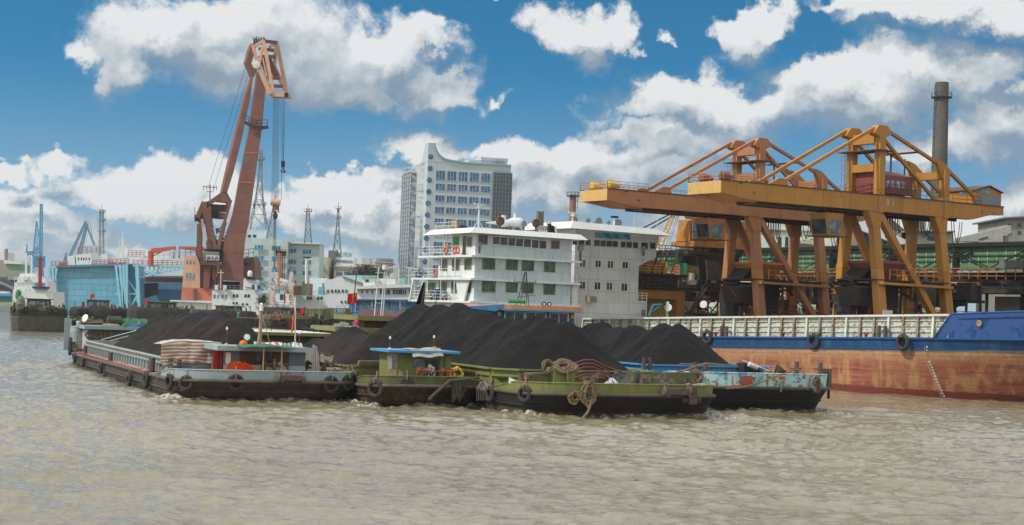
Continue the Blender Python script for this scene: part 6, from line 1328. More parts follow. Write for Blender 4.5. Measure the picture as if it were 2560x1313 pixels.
    MB().hexa([F(1.4, 2, zp+.4), F(3.2, 2, zp+.4), F(3.2, 5.2, zp+.4), F(1.4, 5.2, zp+.4), F(.3, .9, zp+2.3), F(4.6, .9, zp+2.3), F(4.6, 6.4, zp+2.3), F(.3, 6.4, zp+2.3)]).box(F, .1, 4.8, .7, 6.6, zp+2.3, zp+2.6).build('hopper', M['maroon'] if house else M['corange2'], t)
    MB().hexa([F(-1.5, 3.4, zp-.2), F(-1.35, 3.4, zp-.3), F(-1.35, 6.6, zp-.3), F(-1.5, 6.6, zp-.2), F(1.0, 2.6, zp+2.2), F(1.1, 2.6, zp+2.1), F(1.1, 5.8, zp+2.1), F(1.0, 5.8, zp+2.2)]).build('chute_plate', M['rubber'], t)
    MB().hexa([F(-1.1, 4.4, ZQ+.4), F(-.3, 4.4, ZQ+.4), F(-.3, 6.3, ZQ+.4), F(-1.1, 6.3, ZQ+.4), F(-1.3, 3.8, zp-1.3), F(-.3, 3.8, zp-1.3), F(-.3, 6.9, zp-1.3), F(-1.3, 6.9, zp-1.3)]).build('rubber_chute', M['rubber'], t)
    MB().hexa([F(-1.4, 2.5, zp-2.6), F(1.6, 2.5, zp-2.9), F(1.6, 5.6, zp-2.9), F(-1.4, 5.6, zp-2.6), F(-1.8, 2.0, zp-.5), F(2.8, 2.0, zp-.5), F(2.8, 6.2, zp-.5), F(-1.8, 6.2, zp-.5)]).build('hopper_chute', M['darksteel'], t)
    mb = MB()
    for k in range(5): mb.beam(F(1+k*1.9, 3.2+.6*(k % 2), ZQ), F(1+k*1.9, 3.2+.6*(k % 2), zp+.3), .28)
    mb.beam(F(0, 3.5, ZQ+1.6), F(xC+2, 3.4, ZQ+4.0), 1.3, .35).beam(F(0, 2.6, ZQ+2.2), F(xC+2, 2.5, ZQ+4.6), .08).rail([F(0, 2.6, ZQ+1.4), F(xC, 2.6, ZQ+1.4)], 1.2, 2, .04, 1.3); mb.build('conveyor_frame', M['corange2'] if not house else M['rust'], t)
    rn = random.Random(int(xt*10)+(5 if house else 0)); mb = MB()
    for k in range(46):
        a = V((rn.uniform(-3, xC+3), rn.uniform(1.2, 10), rn.uniform(ZQ, zp))); b = a+V((rn.choice((-1, 1, 0))*rn.uniform(.5, 3), rn.choice((0, 1, -1))*rn.uniform(0, 2), rn.choice((0, 0, 1, -.6))*rn.uniform(.5, 2.6)))
        MB().beam(F(*a), F(*b), rn.uniform(.08, .3)).build('steel_member', M['rust'], t)
    for k in range(10): MB().box(F, *(lambda c: (c, c+rn.uniform(.5, 2)))(rn.uniform(0, xC)), *(lambda c: (c, c+rn.uniform(.5, 1.5)))(rn.uniform(2, 8)), *(lambda c: (c, c+rn.uniform(.4, 1.6)))(rn.uniform(ZQ, zp-2))).build('gear_casing', M['darksteel'] if k % 2 else M['rust'], t)
    for zz in (ZQ+.4, ZQ+3.4): MB().rail([F(xC+.5, -.4, zz), F(xC+5, -.4, zz)], 1.1, 2, .04, 1.2).rail([F(-1, 1.4, zz), F(xC, 1.4, zz)], 1.1, 2, .04, 1.2).box(F, -1, xC, 1.4, 2.2, zz-.2, zz).build('service_walkway', M['rust'], t)
    MB().box(F, 3, 5.4, 3, 5, ZQ+3.6, zp-.2).box(F, 6.2, 8.6, 4, 6, ZQ+.5, ZQ+3.2).build('drive_housing', M['darksteel'], t)
    return t
craneB = grab_crane(CB, 'yellow gantry grab crane with maroon machine house, nearer of the two', M['cyellow'], M['rust'], True, M['cyellow'])
craneA = grab_crane(CA, 'orange-brown gantry grab crane behind and left of the yellow one', M['corange'], M['rust'], False, M['corange'])
x_, z_ = CB.hy(2218, 787, -.9); sp_ = one(MB().box(CB, x_-.75, x_+.75, -1.0, -.94, z_-.5, z_+.5), 'warning_plate', M['whitew'], 'small white notice plate at the foot of the yellow crane leg', 'notice', CB(x_, -1, z_-.5))

# ================================================================ green sheeted conveyor shed along the back
def shed():
    X0 = 165.0; t = thing('conveyor_shed', 'long green-sheeted coal shed with black steel frame behind the cranes', 'shed', WQ(X0+6, -160, ZQ), WQ.rot())
    s0, s1 = -100.0, -262.0; F = WQ; zt = F.hx(2560, 602, X0)[1]; zl = F.hx(2000, 617, X0)[1]
    zr = lambda s: zt+(zl-zt)*(s+134)/(-176+134) if s < -100 else zt
    zg = F.hx(2400, 671, X0)[1]
    mb = MB().box(F, X0+.5, X0+.7, s1, s0, zg-.3, zt-.5); mb.build('green_sheeting', M['greensheet'], t)
    n = 108; mb = MB()
    for k in range(n):
        s = s0+(s1-s0)*(k+.5)/n; rn = random.Random(k); a = rn.uniform(0, .3); b = rn.uniform(.6, 1)
        mb.box(F, X0+.43, X0+.49, s-.05, s+.05, zg+(zt-zg)*a, zg+(zt-.9-zg)*b)
    mb.build('painted_light_gaps', mat('pale_light_strip', (.62, .72, .60), .5, .1), t)  # opaque pale strips, light coming through the sheeting put into their colour
    MB().hexa([F(X0-.2, s0, zt-.5), F(X0-.2, s1, zl-.8), F(X0+14, s1, zl-1.0), F(X0+14, s0, zt-.75), F(X0-.2, s0, zt), F(X0-.2, s1, zl-.3), F(X0+14, s1, zl+.8), F(X0+14, s0, zt+.9)]).build('roof', M['soot'], t)
    cols = 14
    for k in range(cols+1):
        s = s0+(s1-s0)*k/cols
        MB().beam(F(X0, s, ZQ), F(X0, s, zt-.7), .55).build('column', M['soot'], t)
        if k < cols:
            s2 = s0+(s1-s0)*(k+1)/cols; sm = (s+s2)/2
            MB().beam(F(X0, s, zt-1.2), F(X0, sm, zg), .14).beam(F(X0, sm, zg), F(X0, s2, zt-1.2), .14).beam(F(X0, s, zg+1.6), F(X0, s+2.6, zt-.9), .28).build('truss_brace', M['soot'], t)
    for z in (zg, zg+2.2, zt-2.0): MB().beam(F(X0-.1, s0, z), F(X0-.1, s1, z), .16).build('purlin', M['soot'], t)
    # walkway with yellow railing, lower conveyor deck, cream wall below
    MB().box(F, X0-2.2, X0-.3, s1, s0, zg-1.9, zg-1.6).build('walkway', M['soot'], t)
    MB().rail([F(X0-2.2, s0, zg-1.6), F(X0-2.2, s1, zg-1.6)], 1.5, 3, .045, 1.5).build('yellow_railing', M['corange2'], t)
    z2 = F.hx(2500, 725, X0-1)[1]
    MB().box(F, X0-3.0, X0+2, s1, s0, z2-.5, z2).build('lower_gallery', M['darksteel'], t)
    mb = MB()
    for k in range(46): s = s0+(s1-s0)*k/45; mb.beam(F(X0-2.8, s, z2), F(X0-2.8, s, zg-1.9), .26)
    for k in range(22): s = s0+(s1-s0)*k/22; mb.beam(F(X0-2.8, s, z2), F(X0-2.8, s-7, zg-1.9), .2)
    mb.build('gallery_posts', M['darksteel'], t)
    MB().box(F, X0+1.9, X0+2.0, s1, s0, z2, zg-.5).build('dark_back_sheet', M['soot'], t)
    MB().box(F, X0+.6, X0+.8, -140, s0, ZQ+1.8, z2-.8).build('cream_wall', M['creamwall'], t)
    mb = MB()
    for k in range(30): s = s0+(s1-s0)*k/29; mb.beam(F(X0-2, s, ZQ), F(X0-2, s, z2-.5), .35)
    for z in (ZQ+1.5, ZQ+2.3): mb.beam(F(X0-2.1, s0, z), F(X0-2.1, s1, z), .14)
    mb.build('trestle', M['soot'], t)
    mb = MB()
    for k in range(90): s = s0-8-k*.95; mb.cyl(F(X0-2.2, s, ZQ+1.95), F(X0-2.2, s-.4, ZQ+1.95), .22, 8)
    mb.build('conveyor_rollers', M['wood'], t)
    MB().box(F, X0-1.9, X0+.5, s1, s0, ZQ+1.5, ZQ+1.75).build('conveyor_belt', M['soot'], t)
    return t
shed()
y0_ = WQ.hx(2526, 660, 162)[0]; one(MB().box(WQ, 161.8, 164, y0_-1.6, y0_+1.6, WQ.hx(2550, 671, 162)[1], WQ.hx(2550, 652, 162)[1]), 'switch_cabinet', M['conc2'], 'brown cabinet on the walkway at the far right end of the green shed', 'cabinet', WQ(162, y0_, 14))

# ================================================================ old orange unloader left of the gantry cranes
def old_machine():
    s0 = -166.0; F = Frame(WQ(134, s0, 0), WQ.ax, -WQ.ay)       # x landward, y away along the quay
    t = thing('ship_unloader', 'old rusty orange unloading machine with glazed cab and green pipes left of the gantry cranes', 'unloader', F(3, 3, ZQ), F.rot())
    T = lambda px, py, y=0: F.hy(px, py, y); m, m2 = M['corange2'], M['darksteel']
    # low yellow portal beam with rounded leg
    x0, z1 = T(1602, 730); x1, z0 = T(1700, 750); xl0, _ = T(1682, 780); 
    MB().box(F, x0-3, x1+.2, -.8, .8, z0, T(1650, 727)[1]).build('portal_beam', M['cyellow'], t)
    MB().box(F, xl0, x1+.2, -.85, .85, ZQ, T(1690, 727)[1]+.02).build('portal_leg', M['cyellow'], t)
    MB().box(F, xl0+.3, x1+.0, 5.5, 7, ZQ, z0+1.5).build('portal_leg', m, t)
    zd = T(1650, 722)[1]
    MB().box(F, x0-3, x1+6, -1.2, 7, zd, zd+.25).build('lower_deck', m2, t)
    MB().rail([F(x0-3, -1.1, zd+.2), F(x1+6, -1.1, zd+.2)], 1.1, 3, .04, 1.1).build('deck_railing', M['rust'], t)
    # middle deck with cabin windows, upper deck
    zm = T(1650, 690)[1]; MB().box(F, x0-2, x1+1, -.6, 5.5, zm, zm+.25).build('middle_deck', m2, t)
    for k in range(7): MB().beam(F(x0-2+k*1.35, -.5, zd), F(x0-2+k*1.35, -.5, zm), .18).build('deck_post', m2, t)
    MB().box(F, x0-2, x1, .6, 1.2, zd+.2, zm-.1).build('glazed_cabin', G['dark'], t)
    zu = T(1650, 655)[1]; MB().box(F, x0-2, x0+3.8, .2, 3, zm+.3, zu).build('orange_plating', m, t)
    MB().rail([F(x0-2, -.6, zm+.25), F(x1+1.5, -.6, zm+.25)], 1.1, 3, .04, .9).build('yellow_railing', M['yellow'], t)
    z3 = T(1650, 628)[1]; MB().box(F, x0-2, x0+2.2, .4, 3, zu+.4, z3).build('upper_winch_house', m, t)
    MB().rail([F(x0-2, 0, z3), F(x1+3, 0, z3)], .8, 2, .04, 1).build('top_railing', M['rust'], t)
    mb = MB()
    for k in range(8): mb.beam(F(x0-1.5+k*.9, -.2, zu), F(x0-1.5+k*.9, -.2, z3+.3), .1)
    for k in range(5): mb.beam(F(x0-1.5+k*1.6, .1, zm), F(x0-.3+k*1.6, .1, z3), .14)
    mb.build('frame_bars', M['rust'], t)
    # green pipe and orange gusset house
    a, za = T(1655, 652); b, zb_ = T(1725, 668); MB().beam(F(a, -.9, za), F(b, -.9, zb_), .25).beam(F(T(1697, 660)[0], -.95, T(1697, 658)[1]), F(T(1697, 660)[0], -.95, T(1697, 688)[1]), .85, .2).tube([F(T(1722, 660)[0], -1, T(1722, 675)[1]), F(T(1733, 690)[0], -1, T(1733, 692)[1]), F(T(1733, 690)[0], -1, T(1733, 707)[1])], .14, 6).build('green_pipe', M['greenlamp'], t)
    pts = [(1702, 660), (1744, 670), (1744, 690), (1730, 690), (1715, 680), (1702, 693)]
    MB().prism([F(T(p, q)[0], -.3, T(p, q)[1]) for p, q in pts], F.ay*1.8).build('gusset_house', M['corange'], t)
    xs, _ = T(1714, 695); MB().cyl(F(xs, -1.1, T(1714, 703)[1]), F(xs, -1.1, T(1714, 683)[1]), .5, 12).box(F, xs-.6, xs+.6, -1.6, -.6, T(1714, 712)[1], T(1714, 700)[1]).build('white_dust_filter', M['creamwall'], t)
    # stair
    a, za = T(1710, 778); b, zb_ = T(1742, 718); mb = MB()
    for dy in (-1.3, -2.1): mb.beam(F(a, dy, za), F(b, dy, zb_), .22, .12)
    for k in range(14): f = k/14; mb.beam(F(a+(b-a)*f, -1.3, za+(zb_-za)*f), F(a+(b-a)*f, -2.1, za+(zb_-za)*f), .25, .06)
    mb.beam(F(a, -2.1, za+1), F(b, -2.1, zb_+1), .06); mb.build('stair', M['rust'], t)
    mb = MB(); x2, _ = T(1810, 740)
    mb.beam(F(x1, 0, ZQ+3.2), F(x2+8, 0, ZQ+3.2), .16); mb.beam(F(x1, 0, ZQ+5.2), F(x2+8, 0, ZQ+5.2), .16)
    for k in range(9): a = x1+(x2+8-x1)*k/9; b = x1+(x2+8-x1)*(k+1)/9; mb.beam(F(a, 0, ZQ+3.2 if k % 2 else ZQ+5.2), F(b, 0, ZQ+5.2 if k % 2 else ZQ+3.2), .14)
    mb.build('lattice_beam', M['rust'], t)
    # main dark mass: boom support and coal chutes
    a, za = T(1744, 640, 2); b, _ = T(1835, 640, 2)
    MB().prism([F(a, 1, T(1745, 700, 2)[1]), F(a-1.0, 1, T(1730, 640, 2)[1]), F(b, 1, T(1830, 640, 2)[1]), F(b+.5, 1, T(1835, 730, 2)[1]), F((a+b)/2, 1, T(1790, 740, 2)[1])], F.ay*3).build('coal_chute', M['soot'], t)
    MB().hexa([F(a+.8, .6, T(1770, 700, 2)[1]), F(a+3.8, .6, T(1770, 700, 2)[1]), F(a+3.8, 1, T(1770, 700, 2)[1]), F(a+.8, 1, T(1770, 700, 2)[1]), F(a+.4, .6, T(1770, 652, 2)[1]), F(a+2.6, .6, T(1770, 652, 2)[1]), F(a+2.6, 1, T(1770, 652, 2)[1]), F(a+.4, 1, T(1770, 652, 2)[1])]).build('worn_plate', mat('coal_dusty_plate', (.09, .075, .055), .9, .4, .2), t)
    MB().box(F, a-2, b+1, 1.5, 4.5, T(1780, 640, 2)[1], T(1780, 632, 2)[1]).rail([F(a-2, 1.4, T(1780, 632, 2)[1]), F(b+1, 1.4, T(1780, 632, 2)[1])], 1, 2, .05, 1.2).build('slewing_platform', m2, t)
    MB().hexa([F(T(1764, 600, 2)[0]-.7, 2, T(1764, 632, 2)[1]), F(T(1764, 600, 2)[0]+.7, 2, T(1764, 632, 2)[1]), F(T(1764, 600, 2)[0]+.7, 4, T(1764, 632, 2)[1]), F(T(1764, 600, 2)[0]-.7, 4, T(1764, 632, 2)[1]), F(T(1770, 600, 2)[0]-.6, 2, T(1764, 608, 2)[1]), F(T(1770, 600, 2)[0]+1.0, 2, T(1764, 608, 2)[1]), F(T(1770, 600, 2)[0]+1.0, 4, T(1764, 608, 2)[1]), F(T(1770, 600, 2)[0]-.6, 4, T(1764, 608, 2)[1])]).build('slewing_column', M['cyellow'], t)
    MB().hexa([F(T(1790, 650, 2)[0]-1, 2, T(1790, 660, 2)[1]), F(T(1805, 650, 2)[0]+1, 2, T(1790, 660, 2)[1]), F(T(1805, 650, 2)[0]+1, 5, T(1790, 660, 2)[1]), F(T(1790, 650, 2)[0]-1, 5, T(1790, 660, 2)[1]), F(T(1775, 650, 2)[0], 2, T(1790, 612, 2)[1]), F(T(1825, 650, 2)[0], 2, T(1790, 612, 2)[1]), F(T(1825, 650, 2)[0], 5, T(1790, 612, 2)[1]), F(T(1775, 650, 2)[0], 5, T(1790, 612, 2)[1])]).build('slewing_cone', M['rust'], t)
    # cab on its deck
    zc = T(1780, 607, 2)[1]; c0, _ = T(1722, 600, 2); c1, _ = T(1884, 600, 2); zt = T(1800, 553, 2)[1]
    MB().box(F, c0+.3, c1, 1.2, 6.2, zc-.7, zc).build('cab_deck', m, t)
    cb = MB().hexa([F(c0+.2, 2, zc), F(c0+3.4, 1.6, zc), F(c0+3.4, 5, zc), F(c0+.2, 5, zc), F(c0, 2, zt-.2), F(c0+3.4, 1.6, zt), F(c0+3.4, 5, zt), F(c0+.6, 5, zt)]).build('cab', m, t)
    MB().box(F, c0+3.4, c1-.4, 1.8, 5.8, zc, zt+.2).build('machinery_house', m, t)
    for (xa, xb, za_, zb2) in ((c0+.25, c0+1.6, zc+.25, zc+1.25), (c0+.2, c0+1.6, zc+1.4, zc+2.5), (c0+1.9, c0+3.2, zc+.25, zc+1.25), (c0+1.9, c0+3.2, zc+1.4, zc+2.5)):
        MB().box(F, xa, xb, 1.45, 1.62, za_, zb2).build('cab_window', G['grey'], cb)
    hx, hz = T(1735, 540, 3); MB().prism([F(hx-.2, 3, zt+.1), F(hx-.7, 3, T(1735, 536, 3)[1]), F(hx+2.4, 3, T(1735, 536, 3)[1]), F(hx+4, 3, zt+.1)], F.ay*1.5).build('boom_foot', M['corange'], t)
    # blue davit at the quay edge
    return t
old_machine()
a = P(1622, 790, 196); b = P(1632, 762, 196); c = P(1655, 760, 196)
one(MB().beam(a, b, .2).beam(b, c, .18).beam(P(1628, 780, 196), P(1650, 765, 196), .1), 'davit', mat('davit_blue', (.03, .25, .42), .6), 'small bright blue davit on the quay right of the white superstructure', 'davit', a)
# yellow lattice jib crane behind the cargo ship
def jib():
    D = 215.0; t = thing('mobile_crane', 'yellow lattice jib with black pendant ropes rising behind the cargo ship bridge', 'crane', P(1600, 700, D))
    tip = P(1686, 530, D); ft = P(1648, 618, D); mb = MB()
    for d in (-.35, .35): mb.beam(ft+V((d, 0, 0)), tip+V((d*.6, 0, 0)), .22)
    for k in range(9): f = k/9; p = ft.lerp(tip, f); q = ft.lerp(tip, f+1/9); mb.beam(p+V((-.35 if k % 2 else .35, 0, 0)), q+V((.3 if k % 2 else -.3, 0, 0)), .09)
    mb.build('lattice_jib', M['yellow'], t)
    MB().lathe(tip+V((-.6, 0, .1)), (0, 1, 0), [(-.3, .5), (.3, .5)], 12).box(Frame((tip.x, tip.y), (1, 0), (0, 1)), -.4, 1.0, -.3, .3, tip.z-.5, tip.z+.5).build('sheave_head', M['yellow'], t)
    MB().cyl(P(1590, 580, D), tip, .10, 5).cyl(P(1607, 584, D), tip+V((-.3, 0, -.6)), .10, 5).build('pendant_rope', M['soot'], t)
    MB().cyl(tip+V((.8, 0, 0)), P(1667, 625, D), .035, 4).cyl(tip+V((.6, 0, 0)), P(1655, 640, D), .03, 4).build('hoist_rope', M['lattice'], t)
    F = Frame((ft.x, ft.y), (1, 0), (0, 1)); MB().box(F, -6, 1, -2, 2, ZQ, ft.z-2).box(F, -8, -1, -2.4, 2.4, ft.z-2, ft.z+.6).build('undercarriage', M['yellow'], t)
jib()

def trestle():
    F = WQ; t = thing('conveyor_trestle', 'dark rusty conveyor trestle packed with pipes and walkways behind the crane legs', 'conveyor', F(153, -160, ZQ), F.rot()); rn = random.Random(77)
    s0, s1 = -133, -205
    for k, (z, w) in enumerate(((ZQ+3.2, 150), (ZQ+6.0, 152), (ZQ+8.6, 154.5))):
        MB().box(F, w, w+3.5, s1, s0, z-.35, z).build('deck', M['soot'], t)
        MB().rail([F(w, s0, z), F(w, s1, z)], 1.1, 2, .05, 1.4).build('railing', (M['rust'], M['corange2'], M['rust'])[k], t)
        MB().tube([F(w-.2, s0, z-.6), F(w-.2, s1, z-.6)], .22, 8).build('pipe', (M['rust'], M['darksteel'], M['tan'])[k], t)
        mb = MB()
        for j in range(15):
            s = s0+(s1-s0)*j/14; mb.beam(F(w+.2, s, ZQ), F(w+.2, s, z), .26)
            if j < 14: s2 = s0+(s1-s0)*(j+1)/14; mb.beam(F(w+.2, s, z-2.6), F(w+.2, s2, z-.2), .13).beam(F(w+.2, s2, z-2.6), F(w+.2, s, z-.2), .13)
        mb.build('bracing', M['darksteel'], t)
    for k in range(34):
        s = rn.uniform(s1, s0); w = rn.uniform(149, 155); z = rn.choice((ZQ, ZQ+3.2, ZQ+6.0)); a, b, c = rn.uniform(.8, 3), rn.uniform(.5, 1.6), rn.uniform(.6, 2.3)
        MB().box(F, w, w+b, s, s+a, z+.01*k/34, z+c).build('machine_box', rn.choice((M['darksteel'], M['soot'], M['rust'], M['corange2'], M['darksteel'])), t)
    for k in range(7):
        s = rn.uniform(s1, s0); MB().hexa([F(150, s, ZQ+5), F(151.5, s, ZQ+5), F(151.5, s+1.5, ZQ+5), F(150, s+1.5, ZQ+5), F(149, s-1, ZQ+8), F(152.5, s-1, ZQ+8), F(152.5, s+2.5, ZQ+8), F(149, s+2.5, ZQ+8)]).build('feed_hopper', rn.choice((M['rust'], M['darksteel'])), t)
    mb = MB()
    for k in range(26): a = F(149.3, rn.uniform(s1, s0), rn.uniform(ZQ, ZQ+8)); MB().cyl(a, a+V((rn.uniform(-3, 3), rn.uniform(-2, 2), rn.uniform(-2, 2.5))), .12, 5).build('pipe', M['rust'], t)
    a, b = F(149, -150, ZQ+.3), F(149, -165, ZQ+5.5)
    MB().beam(a, b, 1.2, .5).beam(a+V((0, 0, 1)), b+V((0, 0, 1)), .08).build('inclined_conveyor', M['darksteel'], t)
trestle()
# ================================================================ background: helpers for things that face the river at a given distance
FR = Frame((0, 0), (0, 1), (1, 0))           # x = distance, y = to the right
def poly(pts, D, T, m=None, par=None, name='panel', mb=None, dx=0.0):
    mb = mb or MB(); mb.prism([P(a, b, D) for a, b in pts], V((dx, T, 0)))
    return mb.build(name, m, par) if m else mb
def bpx(mb, a, b, D, w, h=None, D2=None, w2=None):
    A = P(a[0], a[1], D); B = P(b[0], b[1], D2 or D); return mb.beam(A, B, w, h or w, up=(0, 1, 0), w2=w2, h2=w2)
def block(par, name, D, px0, px1, ptop, zbase, depth, m, pbot=None, skew=0.0):
    """box whose river face has the photo's left, right and top; skew slopes the face away to the right"""
    a = P(px0, ptop, D); c = P(px1, ptop, D+skew); zt = P((px0+px1)/2, ptop, D).z; zb = zbase if pbot is None else P((px0+px1)/2, pbot, D).z
    a = V((PX(px0, D, zt*.5+zb*.5).x, D, 0)); c = V((PX(px1, D+skew, zt*.5+zb*.5).x, D+skew, 0)); dv = (c-a).normalized(); bk = V((-dv.y, dv.x, 0))*depth
    Z = lambda v, z: V((v.x, v.y, z))
    return MB().hexa([Z(a, zb), Z(c, zb), Z(c+bk, zb), Z(a+bk, zb), Z(a, zt), Z(c, zt), Z(c+bk, zt), Z(a+bk, zt)]).build(name, m, par)
def wF(par, D, x0, y0, x1, y1, g=None, fm=None, mull=1, fr=.1, name='window', d=.1): return win_x(FR, D, x0, y0, x1, y1, par, g or G['dark'], fm, d, fr, mull, name)
ZS = 3.0
# far bank and city ground
o = MB().quad(V((-1500, 560, 2.2)), V((WQ(131.2, -300, 0).x, WQ(131.2, -300, 0).y, 2.2)), V((1200, 400, 2.2)), V((3500, 9000, 2.2)), V((-5000, 9000, 2.2)), V((-2400, 1900, 2.2)), V((-900, 1250, 2.2)), V((-330, 900, 2.2)), V((-230, 700, 2.2)), V((-150, 620, 2.2))).build('far_bank_ground', M['soil'])
bpy.data.objects.remove(o)
bank = [(-2600, 2100), (-700, 1500), (-330, 1150), (-190, 760), (-95, 640), (-60, 560), (-5, 470), (60, 380), (1400, 300), (4000, 9000), (-6000, 9000)]
mb = MB(); mb.quad(*[V((x, y, 2.0)) for x, y in bank])
for k in range(8):
    (a, b), (c, d) = bank[k], bank[k+1]; mb.quad(V((a, b, -1)), V((c, d, -1)), V((c, d, 2.0)), V((a, b, 2.0)))
o = mb.build('far_bank_ground', M['concrete']); o['kind'] = 'structure'

# ---------------------------------------------------------------- chimneys
def chimney(px, ptop, pbot, D, wt, wb, m, label, ring=None, ladder=True, pxb=None):
    zt = HZ(px, ptop, D); B = PX(pxb or px, D, HZ(px, pbot, D)); x0 = PX(px, D, zt).x; t = thing('chimney', label, 'chimney', V((B.x, D+4, ZS)))
    n = 20; prof = [(0, wb/2)]+[((zt-ZS)*k/8, (wb+(wt-wb)*(k/8)**.9)/2) for k in range(1, 9)]+[(zt-ZS, wt/2*.8), (zt-ZS-1, wt/2*.75)]
    MB().lathe(V(((B.x+x0)/2, D+4, ZS)), (0, 0, 1), prof, n).build('stack', m, t, smooth=False)
    c = V(((B.x+x0)/2, D+4, 0)); mb = MB()
    if ring:
        for r_ in ring:
            z = HZ(px, r_, D); mb.lathe(V((c.x, c.y, z)), (0, 0, 1), [(0, wt*.5), (0, wt*.5+1.0), (.25, wt*.5+1.0), (.25, wt*.5)], n)
            for k in range(10): a = k*.628; p = V((c.x+math.cos(a)*(wt*.5+.95), c.y+math.sin(a)*(wt*.5+.95), z)); mb.beam(p, p+V((0, 0, 1.3)), .1)
            mb.tube([V((c.x+math.cos(a*.4)*(wt*.5+.95), c.y+math.sin(a*.4)*(wt*.5+.95), z+1.3)) for a in range(16)], .05, 4, True)
    if ladder:
        s_ = -1 if ladder is True else 1
        for z in range(int(ZS), int(zt), 2):
            f = (z-ZS)/(zt-ZS); r = (wb+(wt-wb)*f)/2+.35; mb.beam(V((c.x+s_*r, c.y-1, z)), V((c.x+s_*(wb+(wt-wb)*min(1, f+2/(zt-ZS)))/2+s_*.35, c.y-1, z+2)), .12); mb.beam(V((c.x+s_*(r-.5), c.y-1, z)), V((c.x+s_*(r+.2), c.y-1, z)), .1)
    mb.build('gallery_and_ladder', M['darksteel'], t)
stackm = mat('sooty_stack', (.12, .11, .098), .9, .25, .25, .8, scale=.25, rustcol=(.05, .05, .05))
chimney(2363, 201, 600, 420, 3.5, 5.2, stackm, 'tall sooty concrete chimney behind the tail of the yellow crane', ring=[240], pxb=2357)
chimney(1432, 484, 600, 480, 2.0, 2.6, M['brick'], 'short brick chimney behind the cargo ship bridge', ring=[489], ladder=1)
# ---------------------------------------------------------------- industrial buildings behind the shed
def bldg(name, label, cat, D, base=ZS, grp=None, px=None): return thing(name, label, cat, V((PX(px, D, base).x, D, base)), 0, grp)
t = bldg('mill_building', 'big white mill building with tall narrow windows behind the orange crane', 'building', 300, px=1920)
b_ = block(t, 'wall', 300, 1790, 2090, 548, ZS, 30, M['whitew'])
block(t, 'upper_wall', 303, 1850, 1990, 530, 20, 22, M['creamwall'])
for a, b in ((1944, 1954), (1963, 1971), (1985, 1990)): wF(b_, 300, a, 592, b, 619)
wF(b_, 300, 2024, 597, 2035, 603); wF(b_, 300, 1903, 548, 1906, 575)
mb = poly([(1795, 569), (2090, 579), (2090, 582), (1795, 572)], 299.6, .5); mb.build('ledge', M['concrete'], b_)
MB().hexa([P(1990, 607, 292), P(2060, 615, 292), P(2075, 622, 300), P(1985, 620, 300), P(1990, 602, 292), P(2040, 598, 292), P(2075, 618, 300), P(1985, 600, 300)]).build('cream_lean_to_roof', M['creamwall'], t)
t = bldg('mill_building', 'grey stepped mill building with white sloping roof edge between the crane legs', 'building', 290, px=2170)
b_ = block(t, 'wall', 290, 2125, 2250, 575, ZS, 25, M['concrete'])
MB().prism([P(2150, 552, 288), P(2165, 549, 288), P(2265, 600, 288), P(2265, 620, 288), P(2150, 575, 288)], (0, 4, 0)).build('white_roof_edge', M['white'], t)
MB().prism([P(2195, 540, 292), P(2215, 536, 292), P(2275, 585, 292), P(2275, 600, 292), P(2195, 580, 292)], (0, 6, 0)).build('brown_roof', mat('brown_roof', (.16, .12, .10), .8, .2), t)
block(t, 'stair_tower', 295, 2212, 2226, 524, ZS, 6, M['conc2']); poly([(2208, 527), (2232, 528), (2228, 522), (2212, 521)], 294, 6, M['conc2'], t, 'tower_cap')
for a, b, c, d in ((2161, 570, 2178, 620), (2146, 560, 2152, 568), (2146, 580, 2152, 590), (2210, 590, 2216, 612), (2247, 574, 2262, 582)): wF(b_, 290, a, b, c, d)
t = bldg('mill_building', 'cream flat-roofed building with one wide dark window beside the yellow crane leg', 'building', 285, px=2330)
b_ = block(t, 'wall', 285, 2284, 2380, 577, ZS, 18, M['creamwall']); poly([(2276, 574), (2388, 577), (2388, 580), (2276, 577)], 283, 20, M['concrete'], t, 'flat_roof')
wF(b_, 285, 2318, 590, 2340, 602, mull=3); wF(b_, 285, 2280, 590, 2287, 602)
t = bldg('mill_building', 'small grey annex with a drum on its roof beside the tall chimney', 'building', 330, px=2300)
block(t, 'wall', 330, 2288, 2312, 553, ZS, 10, M['concrete']); MB().lathe(P(2300, 565, 328), (0, 0, 1), [(-1.2, .8), (1.2, .8)], 10).build('roof_drum', M['conc2'], t)
t = bldg('silo_tower', 'grey concrete tower block at the right edge with square windows', 'building', 320, px=2545)
b_ = block(t, 'wall', 320, 2514, 2620, 546, ZS, 20, M['concrete']); poly([(2510, 543), (2620, 538), (2620, 542), (2510, 547)], 319, 22, M['conc2'], t, 'roof')
for r in range(2):
    for c in range(3): wF(b_, 320, 2520+c*24, 559+r*20-c, 2529+c*24, 568+r*20-c)
t = bldg('conveyor_bridge', 'pale enclosed conveyor bridge rising to the grey tower at the right', 'conveyor', 300, px=2440)
MB().prism([P(2388, 604, 300), P(2450, 604, 300), P(2528, 584, 300), P(2528, 563, 300), P(2390, 596, 300)], (0, 4, 0)).build('gallery', mat('ribbed_pale_sheet', (.40, .40, .35), .8, .2, .1, .5), t)
poly([(2448, 597), (2470, 591), (2470, 594), (2448, 600)], 299.8, .2, G['dark'], t, 'gallery_window')
mb = MB(); bpx(mb, (2515, 590), (2515, 640), 301, .8); bpx(mb, (2440, 600), (2440, 640), 301, .8); mb.build('trestle', M['concrete'], t)
t = bldg('switch_house', 'dark grey building with a flat roof left of the orange cab', 'building', 270, px=1722)
b_ = block(t, 'wall', 270, 1707, 1735, 585, ZS, 8, M['conc2']); block(t, 'taller_wall', 272, 1722, 1765, 578, ZS, 8, M['concrete']); wF(b_, 270, 1714, 598, 1718, 606); wF(t, 272, 1724, 597, 1728, 612)
